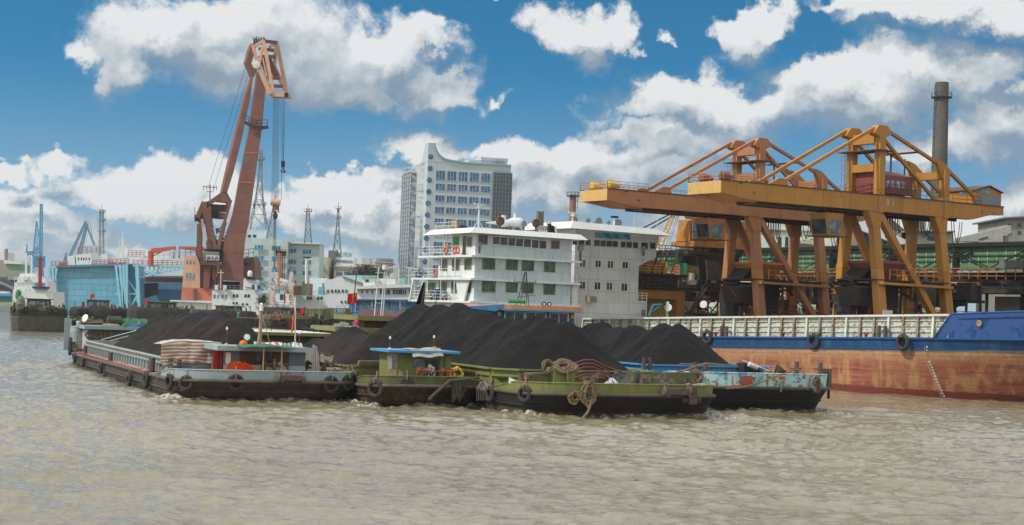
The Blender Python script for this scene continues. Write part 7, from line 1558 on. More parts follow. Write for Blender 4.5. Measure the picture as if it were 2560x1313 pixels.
poly([(1701, 583), (1740, 579), (1740, 582), (1701, 586)], 269, 8, M['concrete'], t, 'roof')
t = bldg('site_office', 'low olive cabin roof and cabin row seen over the white coaming', 'cabin', 215, px=1770)
b_ = block(t, 'wall', 215, 1705, 1820, 783, ZQ, 5, M['olivedark']); poly([(1700, 780), (1825, 782), (1825, 786), (1700, 784)], 214, 6, M['olive'], t, 'roof')
for k in range(6): wF(b_, 215, 1712+k*17, 787, 1722+k*17, 794, G['grey'] if k % 2 else G['dark'], M['yellow'] if k == 2 else M['white'])
t = bldg('site_office', 'low cream building behind the little blue davit', 'building', 225, px=1650)
b_ = block(t, 'wall', 225, 1612, 1680, 772, ZQ, 6, M['creamwall']); wF(b_, 225, 1655, 781, 1661, 791); wF(b_, 225, 1640, 765, 1645, 772)
for k, (px, py) in enumerate(((1760, 762), (1672, 770))): 
    tt = thing('floodlight', ('larger', 'smaller')[k]+' white floodlight low down between the orange machinery', 'floodlight', P(px, py+14, 205)); MB().lathe(P(px, py, 205), (-.5, -1, .2), [(-.3, .1), (0, .35), (.2, .5), (.22, .45)], 12).build('lamp_housing', M['white'], tt); MB().cyl(P(px, py+14, 205), P(px, py, 205), .12, 6).build('post', M['rust'], tt)

# ---------------------------------------------------------------- the tall office tower
def tower():
    D = 500.; o0 = PX(1063, D, 30); ay = V((27, 8, 0)).normalized(); ax = V((-8, 27, 0)).normalized()
    F = Frame((o0.x, o0.y), ax, ay); t = thing('office_tower', 'tall white-grey office tower with a column of round windows and a raised curved fin', 'building', F(8, 12, ZS), F.rot())
    wall = mat('tower_wall', (.47, .53, .56), .7, .07, .04, .14, scale=.12, rustcol=(.2, .13, .09)); wl = wall
    yr, _ = F.hx(1277, 430, 0); zt = F.hx(1130, 406, 0)[1]; ztop = F.hx(1075, 357, 0)[1]; xl = F.hy(1012, 500, 0)[0]
    yf = F.hx(1087, 370, 0)[0]
    MB().box(F, 0, 16, .0, yr, ZS, zt).build('main_block', wall, t)
    prof = [F(0-.05, .0, zt-.2), F(-.05, 0, ztop), F(-.05, yf, ztop)]
    for k in range(7): a = k/6*math.pi/2; prof.append(F(-.05, yf+(5.0)*(1-math.cos(a)), ztop-(ztop-zt-.6)*math.sin(a)))
    prof.append(F(-.05, yf+9, zt+.2)); prof.append(F(-.05, yf+9, zt-.2))
    MB().prism(prof, ax*4.5).build('raised_fin', wall, t)
    mb = MB(); 
    for i in range(2, len(prof)-2): mb.beam(prof[i]-ax*.1, prof[i+1]-ax*.1, .5, .5)
    mb.beam(F(-.1, yf+9, zt+.1), F(-.1, yr, zt+.1), .5, .55); mb.build('teal_coping', M['tealroof'], t)
    # left side: curved shoulder and glazed bay
    sp = [F(4.4, 0, ZS), F(4.4, 0, ztop-.3)]
    for k in range(6): a = k/5*math.pi/2; sp.append(F(4.4+5*math.sin(a)*.9, 0, zt+(ztop-zt)*(1-math.sin(a)) if k < 5 else zt))
    sp += [F(xl, 0, zt-.3), F(xl, 0, ZS)]
    MB().prism(sp, ay*3).build('side_wall', wall, t)
    x0 = F.hy(1042, 450, 0)[0]; x1 = F.hy(1016, 450, 0)[0]; zb_ = F.hy(1030, 418, 0)[1]
    bay = MB().hexa([F(x0, 0, ZS), F(x1, 0, ZS), F(x1-1, -1.6, ZS), F(x0+1, -1.6, ZS), F(x0, 0, zb_-2.5), F(x1, 0, zb_-2.5), F(x1-1, -1.6, zb_-2.5), F(x0+1, -1.6, zb_-2.5)]).prism([F(x0, 0, zb_-2.5), F((x0+x1)/2, 0, zb_), F(x1, 0, zb_-2.5)], -ay*1.5).build('glazed_bay', G['grey'], t)
    mb = MB()
    for k in range(38): mb.box(F, x0+.9, x1-.9, -1.7, -1.6, ZS+k*1.4, ZS+k*1.4+.14)
    for k in range(5): x = x0+1+(x1-x0-2)*k/4; mb.box(F, x-.12, x+.12, -1.72, -1.6, ZS, zb_-2.5)
    mb.build('bay_bands', M['lattice'], bay)
    # windows: rows follow the floors
    z_of = lambda r_: F.hx(1100, 443+29.2*r_, 0)[1]
    for r_ in range(1, 12):
        for c_ in range(5):
            px = 1089+c_*28.3; y0 = F.hx(px, 480, 0)[0]; y1 = F.hx(px+22.5, 480, 0)[0]; z1 = z_of(r_)+1.4 ; z0 = z_of(r_)-.4
            _win(lambda a, b, c: F(-c, a, b), y0, y1, z0, z1+.2, t, G['blue'], wall, .15, .12, 2, 'window')
    for c_ in range(5):
        px = 1090+c_*28.3; y0 = F.hx(px, 440, 0)[0]; y1 = F.hx(px+22, 440, 0)[0]; _win(lambda a, b, c: F(-c, a, b), y0, y1, z_of(0)-.9, z_of(0)+2.0, t, G['blue'], wall, .15, .12, 2, 'window')
    for r_ in range(-1, 10):
        yc = F.hx(1074-.6*r_, 450, 0)[0]; zc = F.hx(1074, 421+29.2*r_, 0)[1]; w = MB().lathe(F(-.02, yc, zc), -ax, [(0, .85), (.08, .85), (.1, .01)], 16).build('round_window', G['blue'], t)
    yg0 = F.hx(1231, 500, 0)[0]; zg = F.hx(1250, 432, 0)[1]
    g = MB().box(F, -.5, 6, yg0, yr+.4, ZS, zg).build('glass_corner', mat('dark_curtain_glass', (.07, .09, .11), .25, .3, 0, .3, scale=.1), t)
    mb = MB()
    for k in range(38): mb.box(F, -.56, -.5, yg0, yr+.4, ZS+k*1.3, ZS+k*1.3+.12)
    for k in range(7): y = yg0+(yr+.4-yg0)*k/6; mb.box(F, -.58, -.5, y-.06, y+.06, ZS, zg)
    mb.build('mullion_grid', M['lattice'], g)
    y0 = F.hx(1172, 400, 3)[0]; y1 = F.hx(1268, 400, 3)[0]; z1 = F.hx(1220, 394, 3)[1]
    MB().box(F, 3, 12, y0, y1, zt, z1-1).box(F, 2.8, 12, y0+4, y1+.2, z1-1, z1).build('penthouse', wall, t)
    y2 = F.hx(1240, 405, 2)[0]; mb = MB().box(F, 1, 2.5, y2, y2+2.8, zt+.2, zt+.5)
    for k in range(4): mb.beam(F(1.5, y2+k*.8, zt), F(1.5, y2+k*.8, zt+2.2), .12)
    mb.build('roof_plant', M['rust'], t)
tower()

# ---------------------------------------------------------------- lattice masts
def lattice(px, ptop, pbot, D, wt, wb, label, flare=1.0, plats=(), pxb=None, m=None, base_z=None):
    zt = HZ(px, ptop, D); zb = HZ(px, pbot, D); cx = PX(pxb or px, D, zb).x; cx2 = PX(px, D, zt).x; t = thing('lattice_mast', label, 'lattice mast', V((cx, D, base_z if base_z is not None else zb)), 0, 'lattice masts on the skyline')
    n = max(6, int((zt-zb)/(wb*.55+1.0))); mb = MB(); W = lambda f: wt+(wb-wt)*(1-f)**flare
    ring = lambda f: [V((cx+(cx2-cx)*f+sx*W(f)/2, D+sy*W(f)/2, zb+(zt-zb)*f)) for sx, sy in ((-1, -1), (1, -1), (1, 1), (-1, 1))]
    r = .13 if wb > 3 else .09; fs = [1-(1-k/n)**1.15 for k in range(n+1)]
    for k in range(n):
        A, B = ring(fs[k]), ring(fs[k+1])
        for i in range(4):
            j = (i+1) % 4; mb.beam(A[i], B[i], r*2); mb.beam(A[i], B[j], r); mb.beam(A[j], B[i], r); mb.beam(B[i], B[j], r)
    mb.build('trellis', m or M['lattice'], t)
    mb = MB()
    for p in plats:
        z = HZ(px, p, D); f = (z-zb)/(zt-zb); w = W(f)/2+.7; x = cx+(cx2-cx)*f; mb.box(Frame((x, D), (1, 0), (0, 1)), -w, w, -w, w, z, z+.15).rail([V((x-w, D-w, z)), V((x+w, D-w, z)), V((x+w, D+w, z))], 1.0, 1, .05, 1)
    mb.cyl(V((cx2, D, zt)), V((cx2, D, zt+(zt-zb)*.12)), .09, 5); mb.build('platforms_and_aerial', M['lattice'], t)
lattice(653, 376, 574, 560, .9, 6.6, 'tallest lattice mast with flared base close behind the floating crane boom', 2.6, (400, 513), pxb=645)
lattice(688, 498, 597, 540, .6, 2.6, 'slim lattice mast hidden behind the main hook ropes', 1.4, (), pxb=676)
lattice(770, 522, 608, 520, .8, 2.3, 'dark lattice mast on the right wing of the blue-windowed building', 1.2, (530,))
lattice(846, 520, 640, 600, .5, 3.4, 'pale lattice mast with two small platforms above the grey block', 1.8, (523, 547), pxb=842)
lattice(254, 524, 640, 700, 1.4, 1.9, 'dark telecom mast with three platforms above the blue dock', 1.0, (531, 552, 580))
lattice(999, 600, 690, 900, .4, 2.6, 'faint far lattice mast just left of the office tower', 1.3, ())

# ---------------------------------------------------------------- city blocks on the far bank
t = bldg('office_block', 'white office block with teal ribbon windows right of the floating crane', 'building', 550, 2, px=680)
wl = M['coolwhite']
b1_ = block(t, 'left_wing', 550, 600, 716, 596, 2, 14, wl); block(t, 'stair_head', 554, 612, 668, 575, 2, 8, wl)
b2_ = block(t, 'right_wing', 554, 716, 796, 606, 2, 14, wl); poly([(714, 604), (800, 607), (800, 611), (714, 608)], 552, 14, M['whitew'], t, 'parapet')
for r in range(5):
    y = 613+26.7*r
    wF(b1_, 549.3, 637, y, 659, y+12, G['teal'], wl, 2, .15); wF(b1_, 549, 680, y+2, 702, y+14, G['teal'], wl, 2, .15)
    wF(b2_, 554, 719, y+9, 741, y+20, G['teal'], wl, 2, .15); wF(b2_, 554, 757, y+11, 778, y+22, G['teal'], wl, 2, .15)
    if r: wF(b1_, 549.5, 613, y, 620, y+12, G['teal'], wl, 0, .15)
wF(t, 554, 619, 587, 628, 594, G['dark'], None); wF(t, 554, 632, 587, 641, 594, G['dark'], None)
for k, (a, b) in enumerate(((719, 662), (728, 662), (736, 663), (757, 662))): MB().box(FR, 553.2, 553.9, PX(a, 553.5, 20).x, PX(a, 553.5, 20).x+.9, HZ(a, b+6, 553.5), HZ(a, b, 553.5)).build('air_conditioner', M['whitew'], b2_)
t = bldg('apartment_block', 'beige block with stepped balconies between the white office and the grey tower block', 'building', 580, 2, px=800)
b_ = block(t, 'wall', 580, 788, 818, 643, 2, 12, M['creamwall']); wF(b_, 580, 797, 664, 801, 674); wF(b_, 580, 806, 664, 810, 674); wF(b_, 580, 793, 688, 808, 694)
MB().box(FR, 578, 580, PX(788, 579, 12).x, PX(794, 579, 12).x, HZ(790, 657, 579), HZ(790, 650, 579)).box(FR, 578, 580, PX(788, 579, 12).x, PX(795, 579, 12).x, HZ(790, 683, 579), HZ(790, 673, 579)).build('balcony', M['conc2'], b_)
t = bldg('office_block', 'grey windowless tower block with pale stepped wings below the pale mast', 'building', 590, 2, px=850)
block(t, 'shaft', 590, 818, 836, 626, 2, 8, M['conc2']); b_ = block(t, 'upper_wing', 591, 835, 882, 643, 2, 12, M['whitew']); MB().box(FR, 590.8, 591, PX(837, 591, 15).x, PX(880, 591, 15).x, HZ(860, 657, 591), HZ(860, 651, 591)).build('ribbon_window', G['grey'], b_)
block(t, 'roof_tank', 593, 836, 850, 632, 2, 6, M['concrete']); MB().cyl(P(862, 641, 593), P(862, 631, 593), 1.3, 12).cyl(P(872, 642, 593), P(872, 633, 593), 1.1, 12).build('roof_tanks', M['teal'], t)
b_ = block(t, 'lower_wing', 585, 833, 982, 665, 2, 14, M['whitew'])
for k in range(7): wF(b_, 585, 841+k*19.5, 680, 857+k*19.5, 689, G['grey'], None, 0)
MB().box(FR, 584.7, 585, PX(835, 585, 12).x, PX(980, 585, 12).x, HZ(900, 676, 585), HZ(900, 668, 585)).build('grey_band', M['concrete'], b_)
t = bldg('city_block', 'distant pale grey block with ribbon windows behind the tree', 'building', 620, 2, px=955)
b_ = block(t, 'wall', 620, 938, 975, 646, 2, 12, M['concrete']); block(t, 'low_wing', 640, 900, 1012, 668, 2, 12, M['creamwall'])
for r in range(3): MB().box(FR, 619.8, 620, PX(949, 620, 15).x, PX(973, 620, 15).x, HZ(960, 654+r*10, 620), HZ(960, 648+r*10, 620)).build('ribbon_window', G['grey'], b_)
t = bldg('city_block', 'distant beige block right of the grey tower block', 'building', 640, 2, px=910)
block(t, 'wall', 640, 903, 922, 645, 2, 12, M['creamwall'])
t = bldg('city_block', 'low teal-roofed building at the foot of the office tower', 'building', 480, 2, px=985)
block(t, 'wall', 480, 968, 1012, 695, 2, 10, M['teal'])
# tree
def tree(px, ptop, pbot, D, w, label):
    B = P(px, pbot, D); h = HZ(px, ptop, D)-B.z; t = thing('broadleaf_tree', label, 'tree', B)
    mb = MB().tube([B, B+V((.1, 0, h*.35)), B+V((-.1, 0, h*.6))], .35, 7, False, .15); rn = random.Random(5)
    for k in range(7): a = k*.9; mb.tube([B+V((0, 0, h*.35)), B+V((math.cos(a)*w*.22, math.sin(a)*w*.2, h*(.5+.05*k)))], .14, 5, False, .06)
    mb.build('trunk', M['wood'], t); mb = MB()
    cl = [(rn.gauss(0, .26)*w, rn.gauss(0, .2)*w, h*(.58+.16*rn.gauss(0, 1))) for _ in range(26)]
    for k in range(2600):
        cx, cy, cz = rn.choice(cl); r = w*.13; c = B+V((cx+rn.gauss(0, r), cy+rn.gauss(0, r), min(h*1.02, max(h*.2, cz+rn.gauss(0, r*.8))))); d = V((rn.gauss(0, 1), rn.gauss(0, 1), rn.gauss(0, 1))).normalized()*.35; e = d.orthogonal().normalized()*.2
        mb.quad(c-d, c+e, c+d, c-e)
    mb.build('crown', mat('tree_leaf', (.055, .075, .035), .8, .5, 0, 0, scale=.6), t)
tree(916, 664, 706, 578, 9, 'dark round tree in front of the pale lower wing')
t = bldg('boat_shed', 'white gabled shed with a pale teal roof behind the anchored boats', 'shed', 350, 2, px=860)
MB().prism([P(812, 770, 350), P(812, 704, 350), P(853, 690, 350), P(906, 708, 350), P(906, 770, 350)], (3, 16, 0)).build('gable_wall', M['white'], t)
MB().hexa([P(853, 690, 349.5), P(912, 711, 349.5), P(962, 711, 366), P(925, 691, 366), P(853, 688, 349.5), P(912, 709, 349.5), P(962, 709, 366), P(925, 689, 366)]).build('roof', M['tealroof'], t)
for a in (818, 828, 837, 845, 855, 864): wF(t, 349.9, a, 724, a+4.5, 732, G['dark'], None)
for a in (852, 862): wF(t, 349.9, a, 752, a+4, 759, G['dark'], None)
t = bldg('store_building', 'small white flat store left of the gabled shed', 'building', 355, 2, px=793)
b_ = block(t, 'wall', 355, 772, 813, 695, 2, 8, M['white']); block(t, 'blue_canopy', 352, 794, 806, 718, 2, 3, M['dockblue']); wF(b_, 355, 806, 708, 811, 718, G['grey'], None)
t = bldg('brown_containers', 'rust-brown container with a green one beside it on the white vessel', 'containers', 345, 2, px=750)
block(t, 'brown_box', 345, 735, 760, 715, 2, 5, M['rust'], pbot=738); block(t, 'green_box', 344, 754, 766, 710, 2, 5, mat('container_green', (.05, .20, .10), .6, .2, .2), pbot=738); block(t, 'rusty_drum_box', 343, 764, 776, 709, 2, 4, M['brick'], pbot=738)
t = thing('lamp_column', 'tall white floodlight column before the white office block', 'lamp post', P(766, 710, 400)); MB().cyl(P(766, 712, 400), P(766, 646, 400), .35, 8).build('column', M['white'], t)
mb = MB()
for k in range(5): mb.box(FR, 399.6, 400.4, PX(758+k*4, 400, 15).x-.15, PX(758+k*4, 400, 15).x+.2, HZ(766, 645, 400), HZ(766, 642, 400))
bpx(mb, (757, 644), (776, 645), 400, .25).build('lamp_rack', M['black2'], t)

# ---------------------------------------------------------------- passenger boat with the blue lower deck
def ferry():
    D = 300.; t = thing('ferry', 'white ferry with a bright blue lower deck and curved upper deck', 'ferry', P(950, 790, D)); f = lambda p, T=8, dd=0, **k: poly(p, D+dd, T, **k)
    f([(835, 779), (1045, 783), (1045, 800), (850, 798)], m=M['bluep2'], par=t, name='hull', T=9)
    lw = f([(872, 752), (1040, 756), (1040, 781), (872, 779)], m=mat('ferry_blue', (.04, .28, .50), .55, .15), par=t, name='lower_deckhouse', T=8, dd=1)
    f([(868, 748), (1046, 751), (1046, 754), (868, 753)], m=M['royal'], par=t, name='deck_edge', T=10, dd=-.6)
    up = f([(893, 723), (940, 718), (1045, 719), (1045, 749), (893, 748)], m=M['white'], par=t, name='upper_deckhouse', T=8)
    f([(885, 719), (940, 711), (1046, 712), (1046, 718), (885, 723)], m=M['white'], par=t, name='roof', T=10, dd=-.8)
    f([(905, 694), (938, 694), (938, 714), (909, 716)], m=M['whitew'], par=t, name='wheelhouse', T=5, dd=2); f([(903, 690), (940, 689), (940, 693), (903, 695)], m=M['tealroof'], par=t, name='wheelhouse_roof', T=6, dd=1.6)
    f([(938, 696), (988, 698), (988, 714), (938, 714)], m=M['whitew'], par=t, name='funnel_casing', T=5, dd=3)
    for a, b in ((950, 976), (982, 1002), (1003, 1016), (1022, 1042)): wF(up, D, a, 724, b, 736, G['dark'], M['white'], 2, .08)
    for a in (903, 916, 928): wF(up, D, a, 725, a+5, 734, M['wood'], None, 0)
    for k, (a, b) in enumerate(((899, 905), (908, 918), (922, 930), (940, 948), (958, 968), (980, 992), (1004, 1014))): wF(lw, D+1, a, 757, b, 772, (M['yellow'] if k == 0 else G['grey']), M['white'] if k else None, 1, .08, name='lower_window')
    wF(t, D+2, 914, 699, 922, 706, G['dark'], None)
    MB().rail([P(840, 779, D-.5), P(1045, 783, D-.5)], 1.0, 2, .04, 1.5).build('railing', M['bluep2'], t)
    mb = MB()
    for a in (888, 930, 1000): bpx(mb, (a, 748), (a, 778), D-.4, .12)
    mb.build('deck_pillars', M['white'], t)
    tt = MB(); bpx(tt, (997, 712), (997, 660), D+4, .12); bpx(tt, (1020, 712), (1022, 668), D+4, .1); bpx(tt, (1030, 712), (1027, 668), D+4, .1); bpx(tt, (1014, 669), (1034, 670), D+4, .12); bpx(tt, (1016, 690), (1034, 690), D+4, .1); tt.build('masts', M['white'], t)
    rn = random.Random(4); mb = MB()
ferry()

# ---------------------------------------------------------------- floating crane
def floating_crane():
    D = 480.; t = thing('floating_crane', 'huge rust-red floating crane with a steep box boom and hanging hook', 'floating crane', P(560, 780, D)); m = M['fcrane']; L = M['fcranel']
    q = lambda pts, T, dd, nm, mm=m, dx=0: poly(pts, D+dd, T, mm, t, nm, dx=dx)
    # hull and engine house
    q([(425, 752), (640, 762), (640, 800), (430, 795)], 25, -2, 'pontoon', M['whitew'])
    q([(425, 750), (530, 754), (530, 758), (425, 753)], 22, -3, 'deck_edge', M['white'])
    base = q([(455, 718), (536, 722), (536, 753), (453, 750)], 22, 0, 'lower_house', mat('salmon_paint', (.50, .15, .09), .65, .15, .1, .2, scale=.2))
    q([(483, 722), (489, 722), (489, 753), (483, 753)], 1, -1, 'pillar', m)
    house = q([(460, 639), (492, 640), (500, 664), (500, 722), (456, 719)], 20, 1, 'engine_house', L)
    for a in (466, 474, 483): wF(house, D+1, a, 651, a+5, 661, G['grey'], None, 0); wF(house, D+1, a-1, 682, a+5, 701, G['grey'], None, 1)
    q([(492, 640), (512, 632), (520, 640), (536, 722), (500, 722), (500, 664)], 18, 2, 'engine_house_end', m)
    mb = MB().rail([P(463, 640, D+2), P(490, 640, D+2), P(505, 634, D+2)], 2.2, 2, .07, 1.5); mb.build('roof_railing', M['rust'], t)
    q([(607, 646), (633, 642), (637, 660), (639, 700), (609, 698)], 12, 4, 'right_house', m); wF(t, D+4, 611, 656, 629, 664, G['dark'], M['rust'], 1)
    mb = MB().rail([P(607, 645, D+5), P(634, 641, D+5)], 2.4, 2, .07, 1.5); mb.build('roof_railing', M['rust'], t)
    # main boom: foot, shaft
    q([(644, 178), (666, 201), (655, 322), (637, 450), (626, 530), (612, 610), (609, 650), (609, 700), (603, 703), (549, 701), (545, 722), (540, 722), (546, 695), (556, 656), (561, 604), (584, 533), (598, 454), (623, 326)], 4.2, 0, 'main_boom', m, dx=-1.1)
    q([(544, 700), (552, 703), (549, 730), (543, 730)], 4, -.4, 'boom_foot', m); q([(600, 700), (609, 697), (606, 730), (599, 730)], 4, -.4, 'boom_foot', m)
    mb = MB(); 
    for y, a, b in ((382, 612, 646), (456, 597, 637)): bpx(mb, (a+1, y), (b-1, y+1), D-.05, .55, .12)
    mb.build('orange_band', mat('band_orange', (.45, .10, .04), .7, .3), t)
    # luffing strut behind it, with its broad top and forked foot
    q([(630, 108), (640, 112), (638, 130), (628, 160), (641, 169), (643, 178), (632, 196), (625, 250), (606, 340), (584, 430), (567, 485), (556, 480), (572, 410), (594, 320), (614, 240), (630, 192), (615, 155), (624, 122)], 2.6, 3, 'luffing_strut', m, dx=-1.2)
    q([(517, 522), (518, 505), (540, 490), (556, 479), (568, 482), (578, 500), (572, 516), (566, 506), (540, 503), (524, 512)], 5, 3, 'strut_yoke', m, dx=-1.2)
    # A-frame posts and machinery
    mb = MB(); bpx(mb, (514, 505), (528, 600), D+4, 2.0, w2=2.0); bpx(mb, (511, 505), (494, 545), D+5, 1.4); bpx(mb, (500, 560), (498, 640), D+6, 1.5); mb.build('a_frame', m, t)
    mb = MB(); bpx(mb, (519, 520), (524, 565), D+1, 2.4, w2=1.6); bpx(mb, (524, 565), (540, 622), D+1, 1.6, w2=.9); bpx(mb, (577, 500), (560, 560), D+1, .8); bpx(mb, (560, 560), (546, 622), D+1, 1.1); mb.build('front_stays', m, t)
    q([(524, 510), (572, 513), (570, 530), (530, 529)], 2, 5, 'louvre_box', M['soot']); mb = MB()
    for k in range(6): bpx(mb, (535+k*6.5, 512), (538+k*6.5, 531), D+4.6, .45)
    mb.build('louvres', m, t)
    q([(536, 530), (566, 533), (562, 548), (534, 546)], 3, 4.5, 'winch_casing', m); MB().lathe(P(532, 534, D+3), (-.35, -1, 0), [(-.4, 1.5), (.6, 1.5), (.7, .4)], 14).build('sheave', M['soot'], t)
    mb = MB(); rn = random.Random(2)
    for k in range(22): a = (rn.uniform(532, 562), rn.uniform(566, 600)); bpx(mb, a, (a[0]+rn.uniform(-12, 12), a[1]+rn.uniform(-10, 14)), D+rn.uniform(2, 6), .4)
    mb.build('winch_frames', M['rust'], t)
    q([(516, 601), (562, 603), (562, 640), (512, 640)], 4, 5, 'machinery_base', m); q([(505, 622), (553, 624), (553, 626), (505, 624)], 9, -1, 'canopy', M['soot'])
    q([(494, 536), (512, 532), (512, 560), (500, 562), (493, 552)], 3, 5, 'left_head', m); mb = MB(); bpx(mb, (486, 546), (500, 545), D+5, 2, .15); bpx(mb, (500, 545), (500, 520), D+5, .8); bpx(mb, (487, 546), (487, 518), D+5, .12); mb.build('left_platform', M['darksteel'], t)
    mb = MB(); 
    for d in (0, 4): bpx(mb, (503+d, 548), (512+d, 622), D, .2)
    for k in range(24): bpx(mb, (503+k*.38, 549+k*3.1), (508+k*.38, 549+k*3.1), D, .16)
    mb.build('ladder', M['creamwall'], t)
    mb = MB(); bpx(mb, (525, 500), (525, 462), D+4, .3); bpx(mb, (508, 467), (542, 469), D+4, .2); bpx(mb, (516, 479), (535, 480), D+4, .15)
    for a in (509, 517, 534, 541): bpx(mb, (a, 464), (a, 476), D+4, .15)
    mb.build('aerial_mast', M['rust'], t)
    # operator's cab
    c = q([(508, 628), (547, 630), (545, 655), (509, 653)], 6, -2, 'operator_cab', mat('cab_grey_green', (.20, .20, .16), .7, .2)); wF(c, D-2, 518, 641, 546, 650, G['grey'], M['white'], 2, .25)
    q([(500, 655), (555, 658), (552, 665), (500, 661)], 7, -3, 'cab_gallery', M['rust']); MB().rail([P(500, 655, D-3), P(555, 658, D-3)], 1.3, 2, .08, 2).build('gallery_railing', M['darksteel'], t)
    q([(514, 662), (527, 664), (522, 722), (508, 722), (509, 690)], 6, -1, 'curved_support', m); q([(532, 664), (538, 664), (539, 700), (532, 700)], 2, -1, 'pillar', m)
    q([(556, 703), (598, 704), (598, 725), (550, 725)], 2, 4, 'recess_shade_panel', M['soot'])  # black panel painting the shade inside the cavity between the boom feet
    # fly jib head
    A = D-1.6; Bk = D+2.0; mb = MB()
    bpx(mb, (659, 102), (684, 236), A, 1.0); bpx(mb, (657, 112), (648, 165), A, .8); bpx(mb, (643, 160), (677, 236), A, 1.25, w2=1.5); bpx(mb, (632, 112), (646, 168), A, .9); bpx(mb, (637, 116), (660, 101), A, .9); bpx(mb, (652, 122), (670, 205), A, .5)
    mb.build('near_fly_frame', L, t); mb = MB()
    bpx(mb, (692, 106), (717, 233), Bk, 1.1); bpx(mb, (690, 110), (686, 168), Bk, .9); bpx(mb, (685, 165), (712, 225), Bk, 1.2); bpx(mb, (672, 118), (690, 108), Bk, .8)
    mb.build('far_fly_frame', L, t); mb = MB()
    for a, b in (((660, 103), (693, 107)), ((655, 142), (688, 142)), ((666, 195), (700, 196)), ((673, 215), (708, 216)), ((648, 122), (684, 126))): bpx(mb, a, b, A, .9, D2=Bk)
    bpx(mb, (652, 140), (672, 190), D, 1.6); bpx(mb, (668, 140), (690, 190), D+1, 1.6); mb.build('cross_members', m, t)
    q([(674, 230), (724, 232), (725, 243), (676, 241)], 4, -2, 'tip_box', L); q([(711, 232), (720, 232), (720, 243), (711, 243)], .3, -2.4, 'dark_plate', M['soot'])
    MB().lathe(P(641, 162, A-.5), (0, -1, 0), [(0, 1.2), (.4, 1.2), (.5, .3)], 16).build('pivot_disc', M['whitew'], t)
    mb = MB().rail([P(631, 99, D), P(662, 101, D)], .8, 1, .06, 1); 
    for k in range(5): mb.lathe(P(636+k*6, 104, D), (1, 0, .1), [(-.2, 1.0), (.2, 1.0)], 12)
    bpx(mb, (641, 99), (641, 90), D, .15); mb.build('top_sheaves', M['darksteel'], t)
    mb = MB().rail([P(612, 305, D-1), P(640, 318, D-2.5), P(668, 316, D-1)], 2.0, 2, .08, 1.5); bpx(mb, (612, 306), (640, 320), D-1.5, 1.0, .2); bpx(mb, (640, 320), (671, 318), D-1.5, 1.0, .2); bpx(mb, (655, 325), (670, 318), D-1, .15); mb.build('boom_gallery', M['darksteel'], t)
    # ropes and hooks
    mb = MB()
    for k in range(7): mb.cyl(P(684+k*2.4, 242, D-.5), P(679+k*2.6, 498, D-.5), .045, 4)
    for k in range(4): mb.cyl(P(702+k*3.6, 242, D+1), P(704+k*2.3 if k < 3 else 709, 405 if k in (1, 2) else 500 if k == 0 else 405, D+1), .05, 4)
    for a, b in (((616, 160), (520, 470)), ((620, 190), (532, 478)), ((598, 300), (556, 478))): mb.cyl(P(*a, D+4), P(*b, D+6), .05, 4)
    mb.build('hoist_ropes', M['black2'], t)
    h = MB().lathe(P(677, 505, D-.5), P(701, 507, D-.5)-P(677, 505, D-.5), [(0, .5), (.05, 1.05), (.9, 1.1), (.95, .95), (1.9, .95), (1.95, 1.1), (2.8, 1.05), (2.85, .5)], 16).build('hook_block', L, t)
    mb = MB(); bpx(mb, (683, 515), (683, 530), D-.5, .35); bpx(mb, (689, 514), (689, 525), D-.5, 1.2); bpx(mb, (696, 515), (696, 532), D-.5, .35); mb.build('hook_cheeks', m, h)
    mb = MB(); bpx(mb, (688, 528), (688, 548), D-.5, .8, w2=.5); mb.lathe(P(688, 542, D-.5), (0, 0, 1), [(-.7, .5), (.4, .8), (1.2, .5)], 10)
    for k, a in enumerate((684, 687, 690)): bpx(mb, (688+(k-1)*2, 548), (a, 600), D-.5, .14); bpx(mb, (a, 600), (685+k, 672), D-.5, .12)
    mb.build('slings', M['darksteel'], h)
    a = MB(); bpx(a, (708, 403), (708, 418), D+1, 1.0); a.tube([P(708, 418, D+1), P(708, 424, D+1), P(712, 427, D+1), P(713, 430, D+1), P(709, 431, D+1), P(704, 430, D+1), P(704, 425, D+1)], .22, 6); a.build('auxiliary_hook', M['soot'], t)
floating_crane()

